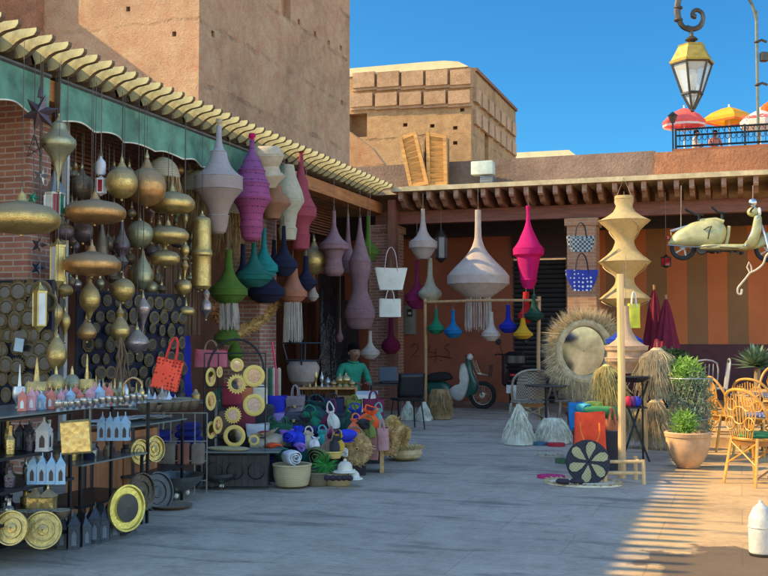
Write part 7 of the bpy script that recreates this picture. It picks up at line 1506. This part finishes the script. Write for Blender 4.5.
c = at(667, 393, D=13.2); tag(MB().lathe(smooth_prof([(0, .01), (.1, .05), (.25, .12), (.36, .1), (.4, .03)], 3), n=14, sy=.4).build('navy_cloth', NVC, None, (c.x, c.y, c.z-.2)), 'navy cloth hanging behind the pale raffia tassel', 'cloth')
# fringed mirror
def fringe_mirror(label, px, py, ri, band, fr, D, tilt=-.1, yaw=.1):
    c = at(px, py, D=D); s = D/F; t = thing('fringed_mirror', label, 'mirror', tuple(c), TH+yaw); t.rotation_euler = (tilt, 0, TH+yaw); R_ = (ri+band/2)*s
    MB().tube([(R_*math.cos(a), 0, R_*math.sin(a)*1.08) for a in [i*2*PI/36 for i in range(36)]], band/2*s, 10, closed=True).build('frame', RAFP, t); MB().lathe([(.01, .01), (.012, ri*s*1.05)], n=30, ax='Y', caps=False, sy=1.08).build('glass', MG3, t); mb = MB()
    for i in range(2200):
        a = rnd.uniform(0, 2*PI); tw = rnd.gauss(.35, .3); d = Vector((math.cos(a)-tw*math.sin(a), rnd.gauss(-.15, .25), math.sin(a)+tw*math.cos(a))).normalized(); L_ = fr*s*rnd.uniform(.5, 1.05)*(1.2 if math.cos(a) < 0 or math.sin(a) > .3 else .6); p = Vector((R_*math.cos(a), -band*.2*s, R_*1.08*math.sin(a))); d.z -= .25*rnd.random(); mb.strands(1, lambda: p, lambda _: p+d*(L_+band*.3*s), .0045)
    mb.build('fringe', RAFP, t)
fringe_mirror('large round mirror with a wild raffia fringe, standing before the orange brick pillar', 584, 351, 22, 9, 17, 15.4, tilt=.02)
t = thing('mirror_stand', 'dark table carrying the large raffia fringed mirror', 'table', (*at2(590, 15.6), 0), TH); MB().lo((-.35, -.2, .28), (.35, .2, .32)).build('top', WD, t)
for x in (-.3, .3):
    for y in (-.16, .16): MB().lo((x-.02, y-.02, 0), (x+.02, y+.02, .279)).build('leg', WD, t)
# ================================================================== rattan chairs
RTY = plain('rattan_yellow', (.6, .29, .045), .45, var=.35, vs=8, coat=.3); RTG = plain('rattan_grey', (.33, .27, .21), .6, var=.3, vs=8)
def rattan_chair(label, loc, rz, m, group, cushion=None, loops=True, weave=None):
    t = thing('rattan_chair', label, 'chair', tuple(loc), rz, group)   # faces +Y
    MB().tube([(.22*math.cos(a), .22*math.sin(a), .45) for a in [i*2*PI/20 for i in range(20)]], .016, 6, closed=True).lathe([(.44, .005), (.448, .2), (.455, .2), (.455, .005)], n=20, caps=False).build('seat', weave or m, t)
    MB().lathe([(.385, .205), (.44, .215), (.44, .2), (.385, .19), (.385, .205)], n=24, caps=False).build('apron', plain('rattan_brown', (.3, .13, .035), .5, var=.3), t)
    MB().tube([(-.2, .02, .45), (-.235, -.08, .62), (-.225, -.17, .8), (-.14, -.23, .9), (0, -.25, .93), (.14, -.23, .9), (.225, -.17, .8), (.235, -.08, .62), (.2, .02, .45)], .016, 7).build('back_frame', m, t); mb = MB()
    if weave is None:
        for k in range(-5, 6):
            x = k*.036; mb.tube([(x*.7, -.2, .46), (x*1.1, -.22, .7), (x*.9, -.235, .9-abs(k)*.012)], .007, 5)
        for (cx, cz, rr) in ((0, .68, .085), (-.12, .6, .06), (.12, .6, .06), (-.1, .78, .055), (.1, .78, .055)): mb.tube([(cx+rr*math.cos(a), -.225, cz+rr*math.sin(a)) for a in [i*PI/8 for i in range(16)]], .007, 5, closed=True)
        mb.build('back_loops', m, t)
    else:
        vs = []
        for j in range(6):
            for i in range(9): u = (i/8-.5); vs.append((u*.38*(1-.25*(j/5)**3), -.24+.5*u*u, .5+.4*j/5))
        mb.add(vs, [(j*9+i, j*9+i+1, (j+1)*9+i+1, (j+1)*9+i) for j in range(5) for i in range(8)], True).build('back_weave', weave, t)
    for sx in (-1, 1):
        MB().tube([(sx*.17, .14, .45), (sx*.2, .19, .0)], .016, 7).build('leg', m, t); MB().tube([(sx*.16, -.16, .46), (sx*.2, -.24, .0)], .016, 7).build('leg', m, t)
    mb = MB()
    for a, b_ in (((-.17, .15, .42), (.19, .18, .2)), ((.17, .15, .42), (-.19, .18, .2)), ((-.17, -.17, .42), (.19, -.21, .2)), ((.17, -.17, .42), (-.19, -.21, .2)), ((-.18, -.2, .22), (-.18, .17, .22)), ((.18, -.2, .22), (.18, .17, .22))): mb.tube([a, b_], .009, 5)
    mb.build('brace', m, t)
    if cushion: MB().lathe(smooth_prof([(.46, .01), (.462, .19), (.48, .21), (.505, .19), (.515, .01)], 3), n=24).build('cushion', cushion, t)
    return t
GRP = 'yellow rattan cafe chairs'; c = at(757, 484, Z=0)
rattan_chair('yellow rattan cafe chair with a green cushion, nearest chair on the right', (c.x, c.y, 0), -.75, RTY, GRP, fab('cushion_green', (.02, .16, .07)))
c = at(730, 436, D=13.4); rattan_chair('yellow rattan cafe chair seen from the side, left of the cafe table', (c.x, c.y, 0), -1.25, RTY, GRP)
c = at(758, 440, D=12.9); rattan_chair('yellow rattan cafe chair behind the nearest one, pushed to the table', (c.x, c.y, 0), -.5, RTY, GRP)
c = at(773, 440, D=14.2); rattan_chair('yellow rattan cafe chair on the far side of the table at the right edge', (c.x, c.y, .13), 2.6, RTY, GRP)
MOS = twotone('table_mosaic', (.55, .55, .5), (.12, .16, .25), 34, 'VORO', thr=.4, rough=.3)
def cafe_table(label, px, py, r_, D, h, m, base=IR, thin=.025):
    c = at(px, py, D=D); t = thing('cafe_table', label, 'table', (c.x, c.y, 0), 0, 'cafe tables'); z = c.z; MB().lathe([(z-thin, r_*.97), (z-thin*.5, r_), (z, r_*.99)], n=32).build('top', m, t)
    MB().tube([(0, 0, .02), (0, 0, z-thin)], .02, 8).build('column', base, t); 
    for k in range(4): a = k*PI/2+.4; MB().tube([(0, 0, .14), (.12*math.cos(a), .12*math.sin(a), .1), (.24*math.cos(a), .24*math.sin(a), .015)], .012, 6).build('leg', base, t)
cafe_table('round cafe table with a patterned mosaic top among the yellow chairs', 762, 394, .38, 13.2, 0, MOS); cafe_table('low cafe table with a bluish mosaic top at the right edge', 778, 414, .32, 10.5, 0, twotone('table_mosaic2', (.4, .45, .6), (.1, .14, .35), 34, 'VORO', thr=.4, rough=.3), STL)
cafe_table('small round black table in front of the grey rattan chairs', 546, 385, .31, 15.2, 0, plain('table_black', (.04, .035, .035), .4), IR, .02)
WV = twotone('cane_weave', (.34, .29, .22), (.13, .1, .08), 44, 'CHECK')
for px, D, rz, lb in ((529, 15.9, .1+TH, 'left of the black table'), (573, 16.0, -.15+TH, 'right of the black table'), (603, 16.2, TH, 'behind the wooden post')):
    x, y = at2(px, D); t = rattan_chair('grey woven rattan chair with its back to the square, '+lb, (x, y, 0), rz, RTG, 'grey rattan chairs', weave=WV); t.scale = (1.25, 1.15, 1.02)
# pale metal garden chairs
def metal_chair(label, px, D, rz, z=.13):
    x, y = at2(px, D); t = thing('metal_chair', label, 'chair', (x, y, z), rz, 'grey metal garden chairs'); m = plain('metal_whitegrey', (.35, .35, .36), .5, .2); mb = MB()
    mb.lo((-.2, -.2, .43), (.2, .2, .45)); mb.build('seat', m, t); mb = MB()
    mb.tube([(-.2, -.2, .43), (-.2, -.26, .88), (.2, -.26, .88), (.2, -.2, .43)], .014, 6)
    for k in range(-2, 3): mb.tube([(k*.07, -.2, .45), (k*.07, -.255, .87)], .008, 5)
    mb.build('backrest', m, t)
    for x_ in (-.19, .19): MB().tube([(x_, .19, .43), (x_*1.1, .22, 0)], .013, 6).build('leg', m, t); MB().tube([(x_, -.19, .43), (x_*1.1, -.24, 0)], .013, 6).build('leg', m, t)
metal_chair('grey metal garden chair on the cafe floor, just right of the netted plant', 697, 17.2, .5); metal_chair('grey metal garden chair turned sideways near the maroon wall base', 712, 17.8, 1.7); metal_chair('pale metal garden chair half hidden by the closed parasols', 672, 16.8, -.4, 0)
# ================================================================== closed parasols, plants, pots
def closed_parasol(label, px, py0, py1, hw, Y):
    a_ = at(px, py0, Y=Y); D = depth(a_); s = D/F; zb = at(px, py1, D=D).z; t = thing('closed_parasol', label, 'parasol', (a_.x, Y, 0), 0, 'closed burgundy parasols'); h = a_.z-zb; mb = MB(); n = 32; vs = []
    for j in range(11):
        f = j/10; r = hw*s*(.06+.94*f**.8)
        for k in range(n): a = 2*PI*k/n; q = r*(1+.16*math.cos(8*a+f*1.5)); vs.append((q*math.cos(a), q*math.sin(a), zb+h*(1-f)))
    mb.add(vs, [(j*n+k, j*n+(k+1) % n, (j+1)*n+(k+1) % n, (j+1)*n+k) for j in range(10) for k in range(n)]+[tuple(range(n))], True).build('canopy', fab('parasol_burgundy', (.16, .004, .025)), t); MB().tube([(0, 0, 0), (0, 0, a_.z+.06)], .022, 8).build('pole', W1, t); MB().lathe([(0, .25), (.05, .25), (.07, .05)], n=16).build('base', DK, t)
closed_parasol('closed burgundy parasol, left of the pair against the striped wall', 654, 288, 352, 12, 19.6); closed_parasol('closed burgundy parasol, right of the pair against the striped wall', 666, 298, 354, 13, 19.0)
TER = plain('terracotta', (.56, .33, .17), .8, var=.2, vs=7, bs=.3, bscale=30); SOIL = plain('soil', (.05, .035, .025), .95, bs=.6)
def pot(label, px, py0, py1, hw, ground_py=None, D=None, m=TER, name='terracotta_pot', z=0.):
    if D is None: c = at(px, ground_py, Z=z); D = depth(c)
    x, y = at2(px, D); s = D/F; h = (py1-py0)*s; r = hw*s; t = thing(name, label, 'pot', (x, y, z), 0, 'terracotta pots')
    MB().lathe(smooth_prof([(0, r*.4), (.02, r*.48), (h*.2, r*.68), (h*.45, r*.88), (h*.7, r*.97), (h*.86, r*.97)], 3)+[(h*.87, r*1.02), (h*.97, r*1.05), (h, r*1.0), (h, r*.9), (h*.85, r*.86), (h*.84, .01)], n=36).build('body', m, t); MB().lathe([(h*.88, .01), (h*.885, r*.88)], n=24, caps=False).build('soil', SOIL, t); MB().lathe([(-.0, r*.4), (.02, r*.55), (.025, r*.45)], n=24).build('saucer', m, t); return t, h, r
def leaves(mb, c, R_, n, ln, w_, up=.4, sz=1.):
    for i in range(n):
        d = Vector((rnd.gauss(0, 1), rnd.gauss(0, 1), rnd.gauss(0, 1)*sz)).normalized()*R_*rnd.random()**.4; d.z *= sz; p = Vector(c)+d; q = Vector((rnd.gauss(0, 1), rnd.gauss(0, 1), rnd.gauss(up, .8))).normalized(); s_ = q.orthogonal().normalized(); a = rnd.uniform(0, 6.3); s_ = s_*math.cos(a)+q.cross(s_)*math.sin(a); l_ = ln*rnd.uniform(.6, 1.3)
        mb.add([p, p+q*l_*.5+s_*w_, p+q*l_, p+q*l_*.5-s_*w_], [(0, 1, 2, 3)])
LFB = plain('leaf_bright', (.24, .42, .07), .5, var=.4, vs=30, tr=.3); LFG = plain('leaf_grey', (.22, .29, .16), .6, var=.4, vs=30, tr=.25); LFD = plain('leaf_dark', (.025, .06, .02), .55, var=.5, vs=20, tr=.2); AGV = plain('agave_leaf', (.13, .2, .11), .5, var=.25, vs=10, tr=.1)
t, h, r = pot('large weathered terracotta pot with a small bright plant, on the sunlit paving', 686, 433, 469, 22, ground_py=468); mb = MB(); leaves(mb, (-.03, 0, h+.07), .13, 600, .09, .008, sz=1.1); mb.build('plant', LFB, t); mb = MB()
for i in range(14): a = rnd.uniform(0, 6.3); mb.tube([(0, 0, h*.85), (.06*math.cos(a), .06*math.sin(a), h+.08)], .004, 4)
mb.build('stems', LFD, t)
# netted plant behind
x, y = at2(689, 12.4); t = thing('netted_planter', 'tall planter wrapped in wire mesh with trailing grey green foliage, behind the terracotta pot', 'planter', (x, y, 0)); s = 12.4/F
mb = MB(); nn = 22; H_ = at(689, 378, D=12.4).z; ring = lambda z: .13+.13*(z/H_)
for k in range(nn):
    a = 2*PI*k/nn
    for sg in (-1, 1): mb.tube([(ring(z)*math.cos(a+sg*z*1.2), ring(z)*math.sin(a+sg*z*1.2), z) for z in [H_*i/8 for i in range(9)]], .002, 3, caps=False)
for z in (0.02, H_*.5, H_): mb.tube([(ring(z)*math.cos(a), ring(z)*math.sin(a), z) for a in [i*2*PI/20 for i in range(20)]], .006, 4, closed=True)
mb.build('wire_mesh', plain('wire_grey', (.35, .36, .36), .5, .5), t); MB().lathe([(0, .11), (.45, .17), (.47, .17), (.46, .01)], n=20).build('inner_pot', plain('pot_tan', (.35, .22, .13), .8), t)
mb = MB(); leaves(mb, (0, 0, H_*.62), .29, 4600, .05, .008, sz=1.7); leaves(mb, (.04, -.05, H_*.95), .2, 700, .05, .009, sz=.8); mb.build('foliage', LFG, t); mb = MB(); leaves(mb, (-.05, 0, H_*1.04), .21, 1500, .08, .008, sz=.95); mb.build('top_foliage', LFB, t)
x, y = at2(690, 17.0); t = thing('potted_bush', 'dark leafy potted bush behind the netted planter, below the parasols', 'plant', (x-.3, y, 0)); mb = MB(); leaves(mb, (0, 0, .85), .4, 1300, .1, .03); mb.build('foliage', LFD, t); MB().lathe([(0, .18), (.4, .24), (.42, .2)], n=20).build('pot', TER, t); MB().tube([(0, 0, .4), (.02, 0, .6), (0, 0, .9)], .03, 6).build('stem', WD, t)
t, h, r = pot('big square edged terracotta planter holding the agave at the right', 756, 378, 408, 19, D=16.6, z=.13); q = at(755, 372, D=16.6); MB().tube([(0, 0, h*.85), (0, 0, q.z-.13+.05)], .05, 8).build('trunk', plain('agave_trunk', (.25, .18, .11), .9), t); mb = MB()
c0_ = Vector((0, 0, q.z-.13+.1))
for i in range(46):
    a = i*2.4; el = math.radians(75-i*1.75); L_ = .42*rnd.uniform(.85, 1.1); d = Vector((math.cos(a)*math.cos(el), math.sin(a)*math.cos(el), math.sin(el))); sd = Vector((-math.sin(a), math.cos(a), 0)); up = d.cross(sd); vs = []
    for f, w_ in ((0, .03), (.35, .055), (.7, .04), (1, .002)): p = c0_+d*L_*f+Vector((0, 0, -.05*f*f)); vs += [p-sd*w_-up*w_*.3, p, p+sd*w_-up*w_*.3]
    mb.add(vs, [(j*3+k, j*3+k+1, (j+1)*3+k+1, (j+1)*3+k) for j in range(3) for k in range(2)])
mb.build('leaves', AGV, t)
# ================================================================== little white path light
x, y = at2(757.5, 6.0); zb = at(757, 553, D=6.0).z; zt2 = at(757, 500, D=6.0).z; hh = zt2-zb; t = thing('white_canister', 'white bottle shaped canister light on a thin stake beside the wet patch', 'canister', (x, y, 0)); MB().lathe(smooth_prof([(zb, .064), (zb+hh*.03, .069), (zb+hh*.5, .07), (zb+hh*.68, .066), (zb+hh*.85, .044), (zb+hh*.93, .018), (zb+hh*.95, .012), (zb+hh, .012)], 3), n=32).build('body', plain('canister_white', (.5, .48, .43), .6, var=.3, vs=9, bs=.3), t)
MB().tube([(.0705*math.cos(a), .0705*math.sin(a), zb+hh*.5) for a in [i*2*PI/28 for i in range(28)]], .005, 6, closed=True).build('band', plain('band_grey', (.4, .4, .38), .5), t); MB().tube([(.05, .0, 0), (.045, 0, zb+.01)], .008, 6).build('stake', IR, t); MB().lathe([(zb-.015, .066), (zb+.002, .07)], n=28).build('base_ring', DK, t)
# ================================================================== roof things
q = at(485, 173, Y=19.6); t = thing('floodlight_box', 'white box unit with a grey grille on the rear parapet wall', 'unit', (q.x, 19.55, q.z)); MB().bbox((0, -.1, .06), (.42, .26, .26), .012).build('housing', plain('unit_white', (.5, .56, .48), .6), t); mb = MB()
for i in range(6): mb.lo((-.04, -.2, -.1-.026*i-.006), (.2, .1, -.1-.026*i+.006))
mb.build('grille', plain('grille_grey', (.3, .33, .36), .5), t)
mb = MB(); z0_ = TZR+.1; q0 = at(396, 190, Y=20.8); q1 = at(452, 190, Y=20.8)
SHW = wood('shutter_wood', (.55, .27, .07), axis=0)
def shutter(label, P4, Y, n=9):
    P = [at(px, py, Y=Y) for px, py in P4]; o_ = sum(P, Vector())/4; P = [p-o_ for p in P]; t = thing('wooden_shutter', label, 'shutter', tuple(o_), 0, 'orange wooden shutters on the rear roof'); up = Vector((0, -1, 0))
    fr = MB()
    for a_, b_ in ((0, 1), (1, 2), (2, 3), (3, 0)): 
        d = (P[b_]-P[a_]); L_ = d.length; ang = math.atan2(d.z, d.x); fr.box((P[a_]+P[b_])/2, (L_+(.07 if a_ % 2 else -.06), .07 if a_ % 2 else .06, .07), ry=-ang)
    fr.build('frame', SHW, t); sl = MB()
    for i in range(n):
        f = (i+.5)/n; A_ = P[0].lerp(P[3], f); B_ = P[1].lerp(P[2], f); d = B_-A_; sl.box((A_+B_)/2, (d.length-.05, .02, (P[3]-P[0]).length/n*.9), ry=-math.atan2(d.z, d.x), rx=.35)
    sl.build('slats', SHW, t)
shutter('orange wooden window shutter leaning open to the left above the arcade corner', ((401, 139), (415, 133), (427, 183), (411, 186)), 19.3); shutter('orange wooden window shutter standing upright, right of the leaning one', ((428, 134), (445, 137), (446, 184), (429, 184)), 19.34)
t = thing('roof_dormer', 'small dark arched opening in a pink dormer behind the wooden shutters', 'dormer', (at(428, 184, Y=19.42).x, 19.42, z0_)); a_ = at(449, 131, Y=19.42); b_ = at(417, 131, Y=19.42); hd = a_.z-z0_
MB().poly([(-.1, 0), (.35, 0), (.35, hd-.1), (.26, hd-.04), (.13, hd-.02), (-.02, hd-.06), (-.1, hd-.12)], .26, (0, .165, 0)).build('wall', AD2, t); MB().poly([(-.06, 0), (.14, 0), (.14, hd-.08), (-.02, hd-.11), (-.06, hd-.15)], .02, (0, .022, 0)).build('opening', plain('dark_opening', (.012, .01, .01), .9), t)
# ================================================================== lamps on posts
DL = 13.5; sL = DL/F; x, y = at2(695, DL); zc = at(695, 62, D=DL).z; t = thing('street_lamp', 'ornate black street lamp with a bronze roofed glass lantern hanging from a scroll arm', 'street lamp', (x, y, 0), TH)
zz = lambda py: at(695, py, D=DL).z; BRZ = plain('bronze_yellow', (.36, .26, .05), .5, .3, var=.25, vs=8, bs=.3); IRO = plain('iron_bronze', (.09, .075, .06), .45, .6, var=.3)
lan = MB().lathe([(zz(64), 22.5*sL), (zz(62), 23*sL), (zz(60.5), 21*sL), (zz(47), 13.5*sL), (zz(45.5), 14*sL), (zz(44), 6*sL)], n=6, smooth=False).build('roof', BRZ, t)
mb = MB(); nf = 6
for k in range(nf):
    a = 2*PI*k/nf; mb.tube([(20.5*sL*math.cos(a), 20.5*sL*math.sin(a), zz(64)), (10*sL*math.cos(a), 10*sL*math.sin(a), zz(94)), (2*sL*math.cos(a), 2*sL*math.sin(a), zz(109))], .016, 5)
    for (r_, py) in ((20.5, 64), (10.2, 94)): b_ = 2*PI*(k+1)/nf; mb.tube([(r_*sL*math.cos(a), r_*sL*math.sin(a), zz(py)), (r_*sL*math.cos(b_), r_*sL*math.sin(b_), zz(py))], .02, 5)
mb.ball((0, 0, zz(110)), .03, 8, 6); mb.build('lantern_frame', IRO, t)
MB().lathe([(zz(94), 9.6*sL), (zz(64), 20*sL)], n=6, smooth=False, caps=False).build('glass', glassm('lamp_glass', (.86, .9, .9), .08, .55), t); MB().lathe([(zz(108), 2*sL), (zz(95), 9*sL)], n=6, smooth=False, caps=False).build('lower_glass', MC['lamp_glass'], t)
MB().lathe(smooth_prof([(zz(90), .02), (zz(84), .06), (zz(76), .075), (zz(70), .04)], 3), n=14).build('bulb', plain('bulb_white', (.75, .75, .72), .3), t); MB().lathe([(zz(44), 5*sL), (zz(42), 3*sL), (zz(40), 6.5*sL), (zz(38), 5*sL), (zz(36), 2*sL), (zz(28), 2*sL)], n=14).build('finial', IRO, t)
sp = lambda px, py: ((px-695)*sL, 0, zz(py))
MB().tube([sp(*p) for p in ((694, 30), (687, 27), (683, 21), (681, 12), (682, 2), (687, -10), (700, -24), (730, -36), (775, -38), (815, -20), (830, 10))], [.035, .035, .04, .045, .04, .04, .04, .04, .045, .05, .06], 8).build('arm', IRO, t); MB().tube([sp(*p) for p in ((690, 27), (697, 29), (704, 26), (707, 19), (706, 13), (701, 10), (697, 12), (697, 16), (700, 17))], [.03, .035, .035, .03, .028, .028, .028, .035, .03], 8).build('scroll', IRO, t)
xe = (830-695)*sL; MB().tube([(xe, 0, 0), (xe, 0, zz(10))], [.1, .06], 12).build('pole', IRO, t); MB().lathe([(0, .22), (.3, .2), (.4, .12), (.9, .1)], (xe, 0, 0), 12).build('base', IRO, t)
for py in (8, 20): MB().ball(sp(682, py), .06, 10, 6, sz=.5).build('collar', IRO, t)
x, y = at2(761, 36.5); zq = lambda py: at(761, py, D=36.5).z; s2 = 36.5/F; t = thing('terrace_lamp_post', 'slender green grey lamp post with a curved top, rising from the terrace', 'lamp post', (x, y, 0), TH); zg = at(720, 151, Y=38.).z
LPM = plain('post_greygreen', (.16, .17, .13), .5, .4); MB().tube([(0, 0, 0), (0, 0, zq(40)), (0, 0, zq(22)), (-3*s2, 0, zq(8)), (-9*s2, 0, zq(-3)), (-22*s2, 0, zq(-8))], .055, 8).build('pole', LPM, t)
for py in (42, 85): MB().tube([(0, 0, zq(py)), (5*s2, 0, zq(py-2)), (10*s2, 0, zq(py))], .045, 6).ball((0, 0, zq(py)), .1, 10, 6, sz=.6).build('bracket', IRO, t)
MB().bbox((7*s2, 0, zq(57)), (8*s2, .2, 10*s2), .04).build('junction_box', IRO, t)
x, y = at2(675, 37.0); zq2 = lambda py: at(675, py, D=37.).z; t = thing('terrace_lantern', 'small lantern on a post at the corner of the terrace railing', 'lantern', (x, y, zt+.14)); MB().tube([(0, 0, 0), (0, 0, zq2(123)-zt-.14)], .03, 6).build('pole', IR, t); MB().lathe([(zq2(123)-zt-.14, .07), (zq2(116)-zt-.14, .16), (zq2(115.5)-zt-.14, .18), (zq2(112)-zt-.14, .03)], n=6, smooth=False).build('lantern', IRO, t)
# terrace guests
x, y = at2(717, 41); person('person with black hair seated at the middle of the terrace railing', (x, y, zt+.35), TH, fab('shirt_rose', (.4, .2, .18)), 1.0)
x, y = at2(697, 42); person('person in a pale shirt seated below the red terrace parasol', (x, y, zt+.5), TH+1, fab('shirt_pale', (.5, .42, .36)), 1.05)
